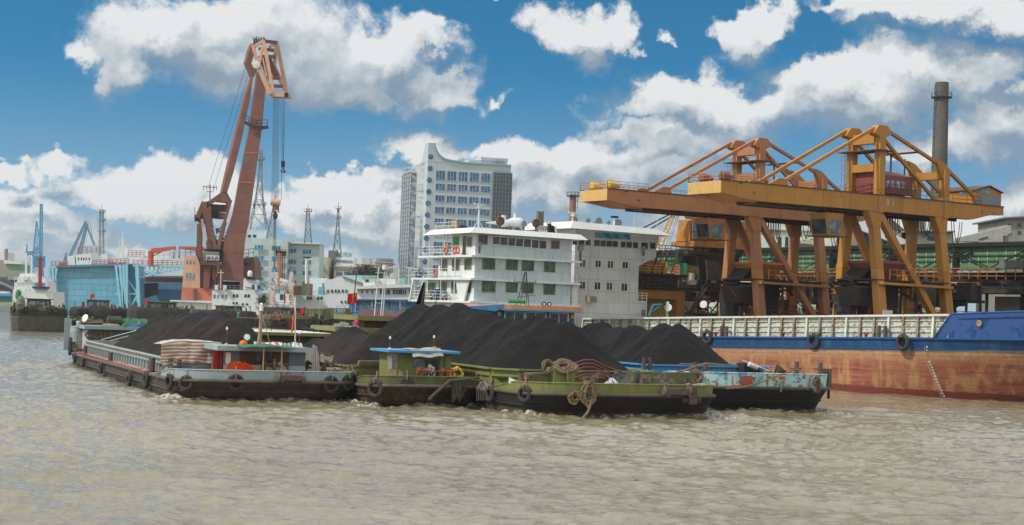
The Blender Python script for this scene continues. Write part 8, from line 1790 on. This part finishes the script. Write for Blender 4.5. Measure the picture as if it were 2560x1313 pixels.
# ---------------------------------------------------------------- white work vessel in front of the floating crane
def work_vessel():
    D = 350.; t = thing('work_vessel', 'long low white vessel with small dark windows below the floating crane', 'vessel', P(670, 800, D)); q = lambda pts, T, dd, nm, mm=M['white'], par=None: poly(pts, D+dd, T, mm, par or t, nm)
    q([(480, 786), (820, 792), (820, 815), (500, 808)], 14, -1, 'hull', M['whitew'])
    l = q([(530, 727), (570, 724), (648, 727), (648, 790), (530, 788)], 12, 0, 'left_deckhouse'); r = q([(736, 735), (818, 738), (818, 792), (736, 790)], 12, 1, 'right_deckhouse')
    q([(648, 732), (736, 735), (736, 790), (648, 788)], 10, 3.5, 'recessed_deckhouse'); q([(636, 762), (762, 765), (762, 770), (636, 767)], 6, -1, 'deck_slab')
    for a, b in ((535, 539), (544, 548), (555, 559), (565, 569)): wF(l, D, a-1, 737, b, 746, G['grey'], None, 0)
    for a in (582, 590, 611, 619): wF(l, D, a, 736, a+6, 744, G['dark'], None, 0)
    for a in (767, 774, 793, 801): wF(r, D+1, a, 742, a+6, 750, G['dark'], None, 0)
    for k, (px, py) in enumerate(((584, 758), (592, 758), (618, 761), (607, 761))): MB().lathe(P(px, py, D-.2), (0, -1, 0), [(0, .26), (.1, .26), (.15, .05)], 12).build('porthole', M['soot'], l)
    for a, b, c, d in ((700, 736, 709, 750), (748, 738, 757, 756), (723, 737, 731, 750), (657, 737, 663, 752)): wF(t, D+3.5, a, b, c, d, G['dark'], None, 0, name='doorway')
    # funnel with radome
    f = q([(609, 697), (614, 694), (640, 699), (641, 725), (608, 724)], 4, 1, 'funnel_house'); q([(612, 696), (622, 691), (640, 697), (638, 699), (618, 698)], 4.5, .5, 'funnel_roof', M['soot'])
    q([(613, 718), (636, 719), (636, 721), (613, 720)], .2, .8, 'red_stripe', M['maroon'])
    MB().lathe(P(625, 684, D+1), (0, 0, 1), [(-.9, .45), (-.5, .5), (.1, .58), (.5, .42), (.68, .05)], 14).build('radome', M['white'], t, smooth=True)
    # red and white gantry
    red = mat('flaking_red_white', (.46, .15, .10), .7, .3, .3, .2, col2=(.6, .55, .5), c2=.45, scale=2, rustcol=(.6, .56, .5)); D0 = D-2
    g = MB(); bpx(g, (684, 708), (680, 762), D0, 1.0); bpx(g, (727, 710), (732, 762), D0, 1.0); bpx(g, (676, 709), (738, 712), D0, .8); bpx(g, (690, 722), (706, 733), D0, .3); bpx(g, (720, 722), (708, 733), D0, .3); g.build('gantry_frame', red, t)
    poly([(682, 706), (686, 684), (690, 680), (696, 684), (696, 706)], D0, 1, red, t, 'gantry_head'); poly([(722, 706), (723, 684), (728, 677), (732, 684), (733, 706)], D0, 1, red, t, 'gantry_head'); poly([(698, 703), (700, 695), (720, 701), (720, 706)], D0, 1.5, M['white'], t, 'white_plate')
    g = MB(); bpx(g, (697, 706), (697, 632), D0+2, .55); bpx(g, (703, 706), (703, 634), D0+2, .3); g.build('orange_post', M['corange'], t)
    g = MB()
    for a in (706, 712): bpx(g, (a, 706), (a, 632), D0+2, .12)
    for k in range(18): bpx(g, (706, 704-k*4), (712, 704-k*4), D0+2, .1)
    bpx(g, (690, 634), (715, 634), D0+2, 1.2, .15); g.rail([P(690, 634, D0+2), P(715, 634, D0+2)], .9, 2, .05, 1); bpx(g, (692, 634), (692, 618), D0+2, .15); g.build('caged_ladder', M['darksteel'], t)
    # rails, cross mast, cables
    MB().rail([P(532, 724, D), P(600, 726, D)], 1.0, 2, .04, 1.2).rail([P(640, 765, D-1), P(735, 768, D-1)], .9, 2, .04, 1.2).rail([P(736, 735, D), P(816, 738, D)], .8, 2, .04, 1.4).build('railing', M['lattice'], t)
    mb = MB(); bpx(mb, (552, 724), (552, 674), D, .14); bpx(mb, (544, 681), (560, 682), D, .14); mb.build('cross_mast', M['white'], t)
    for a in (541, 562): MB().box(FR, D-1, D, PX(a, D, 15).x, PX(a+7, D, 15).x, HZ(a, 725, D), HZ(a, 713, D)).build('white_locker', M['white'], t)
    mb = MB(); rn = random.Random(6)
    for k in range(9): a = rn.uniform(636, 655); bpx(mb, (a, rn.uniform(695, 712)), (a+rn.uniform(12, 24), rn.uniform(714, 730)), D, .08)
    mb.build('tangled_rigging', M['lattice'], t)
    MB().cyl(P(633, 724, D-.5), P(633, 712, D-.5), .3, 10).cyl(P(647, 724, D-.5), P(647, 714, D-.5), .35, 10).build('blue_white_drums', M['royal'], t)
    p = P(655, 763, D-1); tt = thing('potted_bush', 'dark bush in a tub on the recessed deck of the white vessel', 'plant', p); rn = random.Random(8); mb = MB()
    for k in range(260): c = p+V((rn.gauss(0, .55), rn.gauss(0, .4), 1.1+rn.gauss(0, .5))); d = V((rn.gauss(0, 1), rn.gauss(0, 1), rn.gauss(0, 1))).normalized()*.22; e = d.orthogonal().normalized()*.12; mb.quad(c-d, c+e, c+d, c-e)
    mb.build('leaves', mat('dark_leaf', (.05, .09, .03)), tt); MB().cyl(p, p+V((0, 0, .6)), .4, 10).build('tub', M['soot'], tt)
    fl = lambda px, py, w, h, lb, dr: flag(P(px, py, D-3), V((1, 0, 0)), w, h, lb, dr, px)
    fl(710, 731, .55, 1.9, 'limp dark red flag before the white plate of the gantry', .35)
    one(MB().cyl(P(710, 775, D-3), P(714, 715, D-3), .06, 5), 'flagpole', M['rust'], 'rusty leaning flagpole of the limp dark red flag', 'flagpole', P(710, 775, D-3))
    flag(P(543, 684, D-.2), V((-1, 0, 0)), .5, .8, 'small red flag on the cross mast of the white vessel', .2, 3)
work_vessel()

# ---------------------------------------------------------------- floating dock
def dock():
    D = 600.; t = thing('floating_dock', 'pale blue floating dock wall with latticed end frames and white deckhouses', 'floating dock', P(250, 785, D)); q = lambda pts, T, dd, nm, mm=M['dockblue'], par=None: poly(pts, D+dd, T, mm, par or t, nm)
    q([(145, 667), (288, 663), (296, 700), (306, 772), (308, 800), (130, 795), (129, 765), (138, 700)], 14, 0, 'wing_wall'); q([(124, 664), (322, 659), (322, 664), (124, 669)], 18, -2, 'upper_deck', M['dockdark'])
    # end frames
    for posts, (xa, xb), webs in (((((124, 667), (127, 775)), ((132, 668), (135, 775))), (124, 142), ((124, 132), (132, 140))), ((((290, 663), (302, 768)), ((300, 662), (310, 768)), ((309, 662), (312, 770)), ((317, 661), (317, 772))), (288, 318), ((297, 305), (306, 312), (311, 318)))):
        mb = MB()
        for a, b in posts: bpx(mb, a, b, D-2, .9)
        for y in (667, 700, 735): bpx(mb, (xa, y), (xb, y), D-2, .6)
        for k in range(4):
            y = 668+k*26
            for a, b in webs: bpx(mb, (a, y), (b, y+24), D-2, .35); bpx(mb, (b, y), (a, y+24), D-2, .35)
        mb.build('end_frame', mat('light_dock_blue', (.25, .55, .70), .6, .1), t)
    q([(290, 664), (322, 663), (322, 776), (308, 776)], 3, 2, 'inner_plating', M['maroon'])
    q([(318, 660), (346, 661), (346, 776), (318, 776)], 10, 1, 'end_tower', M['dockdark'])
    mb = MB(); bpx(mb, (343, 662), (347, 776), D-2, 1.2); bpx(mb, (323, 776), (345, 735), D-1, .6); bpx(mb, (320, 700), (344, 735), D-1, .5); bpx(mb, (323, 735), (345, 735), D-1, .6); mb.build('end_tower_bracing', mat('light_dock_blue', (.25, .55, .70)), t)
    # flying gallery to the right with the second wall behind
    mb = MB(); bpx(mb, (332, 664), (460, 666), D-1, .7); bpx(mb, (340, 696), (400, 682), D-1, .7); bpx(mb, (400, 682), (460, 672), D-1, .6)
    for k in range(11): a = 340+k*11; bpx(mb, (a, 665), (a, 695-k*2.3), D-1, .45); bpx(mb, (a, 665), (a+11, 693-k*2.3), D-1, .35)
    mb.build('gallery_truss', mat('light_dock_blue', (.25, .55, .70)), t)
    q([(350, 683), (470, 685), (470, 800), (350, 800)], 12, 26, 'far_wing_wall', M['dockdark']); q([(356, 693), (470, 695), (470, 706), (356, 704)], 2, 22, 'far_gallery', M['maroon'])
    MB().rail([P(356, 693, D+21), P(470, 695, D+21)], 2, 2, .12, 2).build('far_railing', M['maroon'], t); q([(352, 710), (388, 708), (386, 735), (356, 745)], 6, 15, 'dark_fender_pile', M['soot'])
    # deckhouses, rails and gear on the top
    for p in ([(168, 641), (186, 638), (188, 666), (168, 666)], [(190, 637), (228, 635), (231, 663), (190, 665)], [(252, 636), (268, 634), (270, 662), (252, 663)]): dh = q(p, 6, -1, 'deckhouse', M['white'])
    for a in (195, 202, 208, 214, 222): wF(t, D-1, a, 644, a+3, 651, G['dark'], None, 0)
    mb = MB().rail([P(128, 667, D-2), P(168, 666, D-2)], 2, 3, .1, 1.6).rail([P(194, 636, D-1), P(252, 633, D-1)], 2.5, 3, .1, 1.6).rail([P(230, 664, D-2), P(322, 660, D-2)], 2, 3, .1, 1.6).rail([P(320, 640, D), P(360, 641, D)], 2, 3, .1, 1.4).rail([P(332, 664, D-1), P(455, 666, D-1)], 2, 3, .1, 1.8)
    mb.build('red_railing', mat('faded_red', (.45, .14, .10), .7, .2), t)
    q([(312, 637), (360, 640), (360, 643), (312, 640)], 8, 0, 'raised_platform', M['white']); mb = MB(); bpx(mb, (316, 640), (316, 662), D, .6); bpx(mb, (352, 643), (356, 662), D, .5); mb.build('platform_legs', M['white'], t)
    rn = random.Random(9); mb = MB()
    for k in range(14): a = rn.choice([rn.uniform(145, 165), rn.uniform(265, 310)]); mb.lathe(P(a, 661, D), (1, 0, 0), [(0, .2), (.1, .9), (1.2, .9), (1.3, .2)], 10)
    mb.build('winches', M['red'], t)
    mb = MB(); bpx(mb, (307, 645), (307, 596), D+2, .7); bpx(mb, (296, 600), (306, 601), D+2, .3); bpx(mb, (298, 600), (298, 640), D+2, .2); bpx(mb, (307, 580), (307, 598), D+2, .2); bpx(mb, (294, 645), (307, 600), D+2, .15); mb.build('white_mast', M['white'], t)
    # ship standing in the dock: white upper works
    s = thing('docked_ship', 'white superstructure with pipes of a ship inside the blue dock', 'ship', P(420, 690, D+12)); poly([(400, 648), (465, 645), (465, 690), (385, 690)], D+12, 8, M['white'], s, 'superstructure')
    MB().rail([P(395, 648, D+12), P(465, 645, D+12)], 3, 2, .15, 2).build('railing', M['whitew'], s); MB().cyl(P(435, 648, D+13), P(437, 620, D+13), .5, 8).cyl(P(448, 648, D+13), P(449, 618, D+13), .4, 8).build('masts', M['lattice'], s)
dock()
def knuckle(ax_, y0, tip, elbow, D, label, m):
    t = thing('deck_crane', label, 'deck crane', P(*ax_, D), 0, 'red deck cranes on the dock'); MB().cyl(P(*ax_, D), P(ax_[0], elbow[1], D), 1.1, 10).build('pedestal', m, t)
    mb = MB(); bpx(mb, (elbow[0]-3, elbow[1]+6), elbow, D, 1.6); bpx(mb, elbow, tip, D, 1.9, 1.6, w2=1.0); bpx(mb, (ax_[0]+6, ax_[1]-22), ((elbow[0]+tip[0])/2, (elbow[1]+tip[1])/2+3), D, .4); mb.build('jib', m, t)
om = mat('deck_crane_red', (.50, .09, .05), .6, .1)
knuckle((377, 662), 0, (439, 619), (380, 628), 598, 'left red knuckle-jib crane on the blue dock', om)
knuckle((520, 662), 0, (448, 619), (512, 624), 604, 'right red crane jib half hidden by the floating crane', om)
# ---------------------------------------------------------------- jib cranes at the far left
def lvl_crane(spec, D, label, m, pxb):
    t = thing('jib_crane', label, 'crane', P(*pxb, D), 0, 'blue jib cranes at the far left'); mb = MB()
    for (a, b, w) in spec['chords']: bpx(mb, a, b, D, w*.6)
    mb.build('jib', m, t); mb = MB()
    for (a, b, c, d, n) in spec['webs']:
        for k in range(n):
            f, g = k/n, (k+1)/n; L0 = (a[0]+(b[0]-a[0])*f, a[1]+(b[1]-a[1])*f); L1 = (a[0]+(b[0]-a[0])*g, a[1]+(b[1]-a[1])*g); R0 = (c[0]+(d[0]-c[0])*f, c[1]+(d[1]-c[1])*f); R1 = (c[0]+(d[0]-c[0])*g, c[1]+(d[1]-c[1])*g)
            bpx(mb, L0, R1, D, .22); bpx(mb, R0, L1, D, .22); bpx(mb, L1, R1, D, .22)
    mb.build('lacing', m, t)
    return t
bl = M['steelblue']
D = 800.
t = lvl_crane(dict(chords=[((98, 690), (101, 510), .9), ((105, 690), (106, 510), .9), ((82, 640), (91, 555), .8), ((100, 600), (91, 552), .8), ((75, 650), (98, 610), .7), ((64, 640), (68, 612), .7), ((70, 640), (66, 610), .5)], webs=[((98, 690), (101, 510), (105, 690), (106, 510), 22), ((82, 640), (90, 555), (98, 640), (95, 555), 10), ((78, 690), (84, 620), (106, 690), (100, 620), 7)]), D, 'tall blue lattice crane with upright jib at the far left', mat('bright_jib_blue', (.06, .30, .52), .6, .15), (92, 740))
poly([(62, 630), (78, 628), (80, 636), (64, 638)], D, 2, bl, t, 'counterweight'); poly([(80, 640), (106, 640), (106, 668), (78, 668)], D, 5, mat('bright_jib_blue', (.06, .30, .52)), t, 'machinery_house'); mb = MB()
for a, b in (((80, 668), (62, 745)), ((104, 668), (112, 745))): bpx(mb, a, b, D, 1.4)
mb.build('portal_legs', bl, t)
t = lvl_crane(dict(chords=[((172, 640), (213, 553), .7), ((178, 642), (215, 558), .6), ((192, 642), (216, 560), .8), ((201, 642), (220, 560), .8), ((213, 553), (236, 614), 1.3), ((221, 556), (226, 560), .4), ((226, 560), (231, 592), .35), ((213, 553), (221, 556), .4)], webs=[((172, 640), (213, 553), (178, 642), (216, 558), 14), ((192, 642), (216, 562), (201, 642), (219, 562), 12)]), 760., 'grey-blue level-luffing crane with peaked double jib above the dock', mat('jib_grey_blue', (.12, .24, .33), .6, .1), (180, 665))
poly([(164, 642), (190, 640), (190, 668), (158, 668)], 762, 4, bl, t, 'machinery_house'); mb = MB(); bpx(mb, (160, 655), (166, 632), 760, .8); mb.build('counter_jib', bl, t)
# ---------------------------------------------------------------- white ship and others at the far left
def tug():
    D = 430.; t = thing('survey_ship', 'white stepped ship with twin masts and a red post at the far left', 'ship', P(80, 790, D)); q = lambda pts, T, dd, nm, mm=M['white'], par=None: poly(pts, D+dd, T, mm, par or t, nm)
    q([(32, 725), (130, 730), (132, 790), (31, 785)], 12, 0, 'hull', M['white']); b = q([(36, 706), (118, 704), (120, 735), (34, 735)], 8, .5, 'deckhouse'); c = q([(44, 693), (110, 692), (116, 708), (42, 708)], 6, 1, 'bridge'); q([(50, 684), (90, 683), (92, 693), (48, 693)], 4, 1.5, 'upper_deckhouse')
    for k in range(5): wF(c, D+1, 49+k*7, 708.5, 54+k*7, 711.5, G['dark'], None, 0)
    for a, b_ in ((86, 95), (105, 113)): wF(c, D+.5, a, 708, b_, 716, G['grey'], None, 0)
    q([(80, 716), (122, 717), (121, 723), (80, 721)], 1, -.6, 'blue_band', M['royal'])
    for k, a in enumerate((40, 52, 64, 74)): wF(b, D+.4, a, 724, a+2, 728, G['dark'], None, 0)
    mb = MB()
    for a, y0 in ((65, 632), (79, 640)): bpx(mb, (a, 696), (a+.5, y0), D+2, .45)
    bpx(mb, (63, 700), (66, 690), D+1, 1.2); mb.rail([P(36, 705, D), P(84, 704, D)], 1.2, 2, .06, 1.3); mb.build('masts', M['white'], t)
    r = MB(); bpx(r, (100, 718), (101, 643), D-1, .75); bpx(r, (92, 648), (112, 649), D-1, .25); bpx(r, (101, 643), (101, 628), D-1, .15); r.build('red_post', mat('dark_red_post', (.28, .02, .03), .6, .1), t)
    MB().lathe(P(46, 735, D-2), (0, 0, 1), [(-1.6, .4), (-.8, .8), (.6, .7), (1.3, .1)], 10).build('green_cone', mat('cover_green', (.03, .18, .09), .7), t)
tug()
t = bldg('harbour_building', 'hazy green and grey building on the far left bank', 'building', 1100, 2, px=35); block(t, 'wall', 1100, 14, 52, 656, 2, 20, mat('pale_green_cladding', (.16, .32, .20), .8, .3, scale=.1)); poly([(10, 650), (54, 654), (54, 661), (10, 659)], 1098, 20, M['whitew'], t, 'roof')
t = bldg('harbour_building', 'pale hazy high building at the left frame edge', 'building', 1150, 2, px=-5); block(t, 'wall', 1150, -30, 12, 630, 2, 20, M['whitew']); block(t, 'lower_wall', 1130, -30, 26, 650, 2, 20, M['concrete']); block(t, 'mast_base', 1150, 11, 15, 622, 2, 2, M['conc2'])
t = thing('moored_ship', 'dark hull with a pale mooring line at the left edge', 'ship', P(10, 752, 900)); poly([(-60, 690), (38, 694), (60, 720), (56, 752), (-60, 752)], 900, 20, mat('dark_slate_hull', (.06, .08, .10), .7, .2), t, 'hull'); mb = MB(); bpx(mb, (-20, 697), (40, 724), 898, 1.2); mb.build('gangway', M['concrete'], t); block(t, 'grey_deckhouse', 895, 20, 60, 678, 2, 8, M['concrete'], pbot=700)
t = thing('ferry', 'small blue and green launch moored at the left edge', 'boat', P(8, 757, 700)); poly([(-40, 738), (26, 738), (30, 756), (-40, 756)], 700, 6, mat('launch_green', (.04, .20, .13), .6, .2), t, 'hull'); poly([(-40, 733), (24, 734), (26, 741), (-40, 740)], 699, 6, M['bluep2'], t, 'blue_band'); poly([(-40, 726), (18, 729), (20, 735), (-40, 734)], 700, 4, M['whitew'], t, 'deckhouse')
t = thing('lattice_mast', 'far white stub mast at the left edge', 'mast', P(14, 655, 1100)); mb = MB(); bpx(mb, (14, 655), (14, 623), 1100, 1.2); bpx(mb, (10, 636), (18, 636), 1100, .6); mb.build('pole', M['lattice'], t)

# ---------------------------------------------------------------- empty barges lying beyond the convoy
def moored_barge(px0, px1, pdeck, pwl, D, label, tyres=(), hullm=None, cab=None, seed=0, flagp=None, deckm=None, rise=0):
    """seen bow-on: hull with raked bow plates, a wheelhouse and its fenders"""
    x0 = PX(px0, D, .8).x; x1 = PX(px1, D, .8).x; zd = HZ((px0+px1)/2, pdeck, D); hm = hullm or mat('old_barge_hull', (.115, .11, .088), .85, .35, .3, .5, rustcol=(.035, .03, .025), bump=.5)
    t = thing('moored_barge', label, 'barge', V(((x0+x1)/2*(1+10/D), D+10, 0)), 0, 'barges moored beyond the convoy'); xm = (x0+x1)/2; F = Frame((xm, D), (xm, D), (D, -xm)); w = (x1-x0)/2
    o = lambda s, u: [(40, w*.9*s), (4+u, w*s), (1+u, w*.93*s), (u, w*.72*s), (u-.4, 0), (u, -w*.72*s), (1+u, -w*.93*s), (4+u, -w*s), (40, -w*.9*s)]
    MB().loft([[F(a, b, -1) for a, b in o(.93, 1.0)], [F(a, b, .3) for a, b in o(.97, .6)], [F(a, b, zd*.62) for a, b in o(1, .1)], [F(a, b, zd) for a, b in o(1, 0)]]).build('hull', hm, t)
    up = MB().loft([[F(a, b, zd*.74) for a, b in o(1.015, -.06)], [F(a, b, zd) for a, b in o(1.015, -.08)]], cap=False); up.build('tarred_band', mat('tarred_plates', (.045, .042, .038), .8, .4, .4, .4, rustcol=(.09, .07, .05)), t)
    dk = MB().loft([[F(a, b, zd) for a, b in o(.99, 0)], [F(a, b, zd+.55) for a, b in o(.98, .05)]]).build('bulwark', deckm or M['olivedark'], t)
    rn = random.Random(seed)
    mb = MB()
    for k in range(13):
        y = -w*.92+w*1.8*(k+rn.random()*.5)/13; u = rn.uniform(.6, 4.4); h_ = rn.uniform(.5, 1.5)**1.3; q = rn.uniform(.3, 1.1)
        mb = MB().hexa([F(u, y, zd), F(u+.9, y, zd), F(u+.9, y+q, zd), F(u, y+q, zd), F(u+.2, y+.1*q, zd+h_), F(u+.7, y, zd+h_*.9), F(u+.6, y+q*.8, zd+h_*.8), F(u+.2, y+q*.7, zd+h_)])
        if k % 3 == 0: mb.cyl(F(u, y, zd), F(u, y+.1, zd+1.6), .08, 5)
        mb.build('deck_gear', rn.choice((M['canvas'], M['rust'], M['soot'], M['canvasol'], M['bollard'])), t)
    if cab:
        c0, c1, ct, cm, rm = cab; y0 = F.hx(c0, ct, 5)[0]; y1 = F.hx(c1, ct, 5)[0]; zt = F.hx(c0, ct, 5)[1]
        c = MB().box(F, 5, 9, y0+.15, y1-.15, zd, zt-.15).build('wheelhouse', cm, t); MB().box(F, 4.4, 9.6, y0-.25, y1+.25, zt-.15, zt).build('roof', rm, c)
        MB().box(F, 4.94, 5, y0+.7, y1-.7, zt-1.35, zt-.45).build('front_window', G['grey'], c)
        mb = MB(); n = 4
        for k in range(n+1): y = y0+.7+(y1-y0-1.4)*k/n; mb.box(F, 4.9, 4.94, y-.05, y+.05, zt-1.35, zt-.45)
        mb.box(F, 4.89, 4.93, y0+.7, y1-.7, zt-.93, zt-.87); mb.build('window_mullions', M['whitew'], c)
    for k, (px, py) in enumerate(tyres):
        y_, z_ = F.hx(px, py, -.3); f = min(1, abs(y_)/w); u_ = -.45 if f < .75 else .2+(f-.75)*3
        tyre(F(u_, min(w, max(-w, y_)), F.hx(px, py, u_)[1]), V((0, -1, 0)) if f < .8 else V((math.copysign(.7, y_), -1, 0)), f"worn tyre {['first','second','third','fourth','fifth','sixth','seventh','eighth'][k]} from the left on the {label.split(' with')[0].replace('moored ','')[:40]}", .46 if D < 290 else .5, 'tyre fenders hanging on the moored barges')
    if flagp:
        px, py0, py1, lb = flagp; p = P(px, py0, D+3); q = P(px, py1, D+3); tt = thing('flagpole', 'thin pole of the '+lb, 'flagpole', V((p.x, p.y, zd))); MB().cyl(V((q.x, q.y, zd)), q, .05, 5).build('pole', M['rust'], tt); flag(P(px, py1+1, D+3), V((-1, 0, 0)), 1.0, .9, lb, .5, px)
    return t
moored_barge(27, 166, 776, 827, 302, 'old tarred barge with an olive cabin, leftmost, bow towards the viewer', [(31, 772), (52, 774), (67, 773), (86, 771), (122, 773), (137, 775), (149, 777), (158, 779)], cab=(66, 130, 746, M['olivedark'], M['soot']), seed=1)
p = P(52, 752, 300); one(MB().lathe(p, (0, 0, 1), [(-1.6, .5), (-.6, .9), (.4, .7), (1, .2)], 10), 'covered_gear', M['canvas'], 'grey covered gear on the bow of the leftmost old barge', 'covered gear', p-V((0, 0, 2)))
moored_barge(174, 334, 777, 802, 330, 'cluttered dark barge with a glazed cabin and red flag before the blue dock', [(198, 777), (212, 776), (285, 778), (300, 776)], cab=(216, 276, 748, M['olivedark'], M['bluep2']), seed=2, flagp=(236, 775, 731, 'red flag leaning over the glazed cabin before the blue dock'), hullm=mat('weathered_black_hull', (.055, .052, .05), .8, .4, .3, .6, rustcol=(.10, .085, .07), bump=.5), deckm=mat('weathered_black_hull', (.055, .052, .05)))
moored_barge(318, 490, 778, 808, 300, 'dark barge with a low round-roofed cabin behind the coal heap', [], cab=(368, 442, 753, M['olivedark'], M['canvas']), seed=3, hullm=mat('grey_green_band', (.10, .11, .11), .8, .3, .1, .3), flagp=(372, 770, 744, 'small orange-red flag by the round-roofed cabin'), deckm=mat('weathered_black_hull', (.055, .052, .05)))
moored_barge(470, 640, 785, 812, 290, 'dark barge with an olive pillared cabin under the white vessel', [], cab=(537, 608, 763, M['olivedark'], M['olive']), seed=4, hullm=mat('weathered_black_hull', (.055, .052, .05), .8, .4, .3, .6, rustcol=(.10, .085, .07), bump=.5), deckm=mat('weathered_black_hull', (.055, .052, .05)))
moored_barge(655, 796, 797, 850, 240, 'big dark blue-black barge with a row of tyres and a red deck edge', [(682, 799), (706, 803), (772, 803), (784, 799)], cab=(700, 762, 768, M['olive'], M['greydark']), seed=5, hullm=mat('blue_black_hull', (.035, .038, .048), .8, .3, .15, .5), deckm=M['olivedark'], flagp=(762, 790, 766, 'faded red flag right of the small blue-roofed cabin'))
moored_barge(796, 880, 798, 840, 262, 'dark barge with stacked tyres half hidden behind the olive roofs', [(803, 806), (815, 806), (829, 803), (838, 803)], seed=6, hullm=mat('weathered_black_hull', (.055, .052, .05), .8, .4, .3, .6, rustcol=(.10, .085, .07), bump=.5), deckm=mat('weathered_black_hull', (.055, .052, .05)))
mb = MB()
for k in range(22): bpx(mb, (758+k*3.6, 790), (758+k*3.6, 771+(k % 3)), 262, .16)
bpx(mb, (756, 774), (838, 776), 262, .1); one(mb, 'picket_rail', M['olivedark'], 'row of upright olive pickets right of the small blue-roofed cabin', 'fence', P(800, 792, 262))
mb = MB(); bpx(mb, (866, 800), (870, 772), 255, .7); one(mb, 'mooring_dolphin', M['rust'], 'single rusty post standing between the moored barges', 'post', P(868, 800, 255))
flag(P(660, 769, 250), V((-1, 0, 0)), .6, 1.0, 'small faded red flag at the left above the dark tyre-hung barge', .4, 2)
one(MB().cyl(P(660, 790, 250), P(659, 766, 250), .05, 5), 'flagpole', M['rust'], 'short pole of the small faded red flag', 'flagpole', P(660, 790, 250))

# ---------------------------------------------------------------- haze over the river
def haze():
    m = bpy.data.materials.new('haze'); m.use_nodes = True; t = NT(m.node_tree); t.n.clear()
    v = t.new('ShaderNodeVolumePrincipled', ins={'Color': (.80, .88, .95, 1), 'Density': .00010, 'Anisotropy': .2})
    t.l.new(v.outputs[0], t.new('ShaderNodeOutputMaterial').inputs['Volume'])
    mb = MB().box(Frame((0, 0), (1, 0), (0, 1)), -7000, 7000, -60, 14500, -3, 110); o = mb.build('haze', m); o['kind'] = 'stuff'
haze()
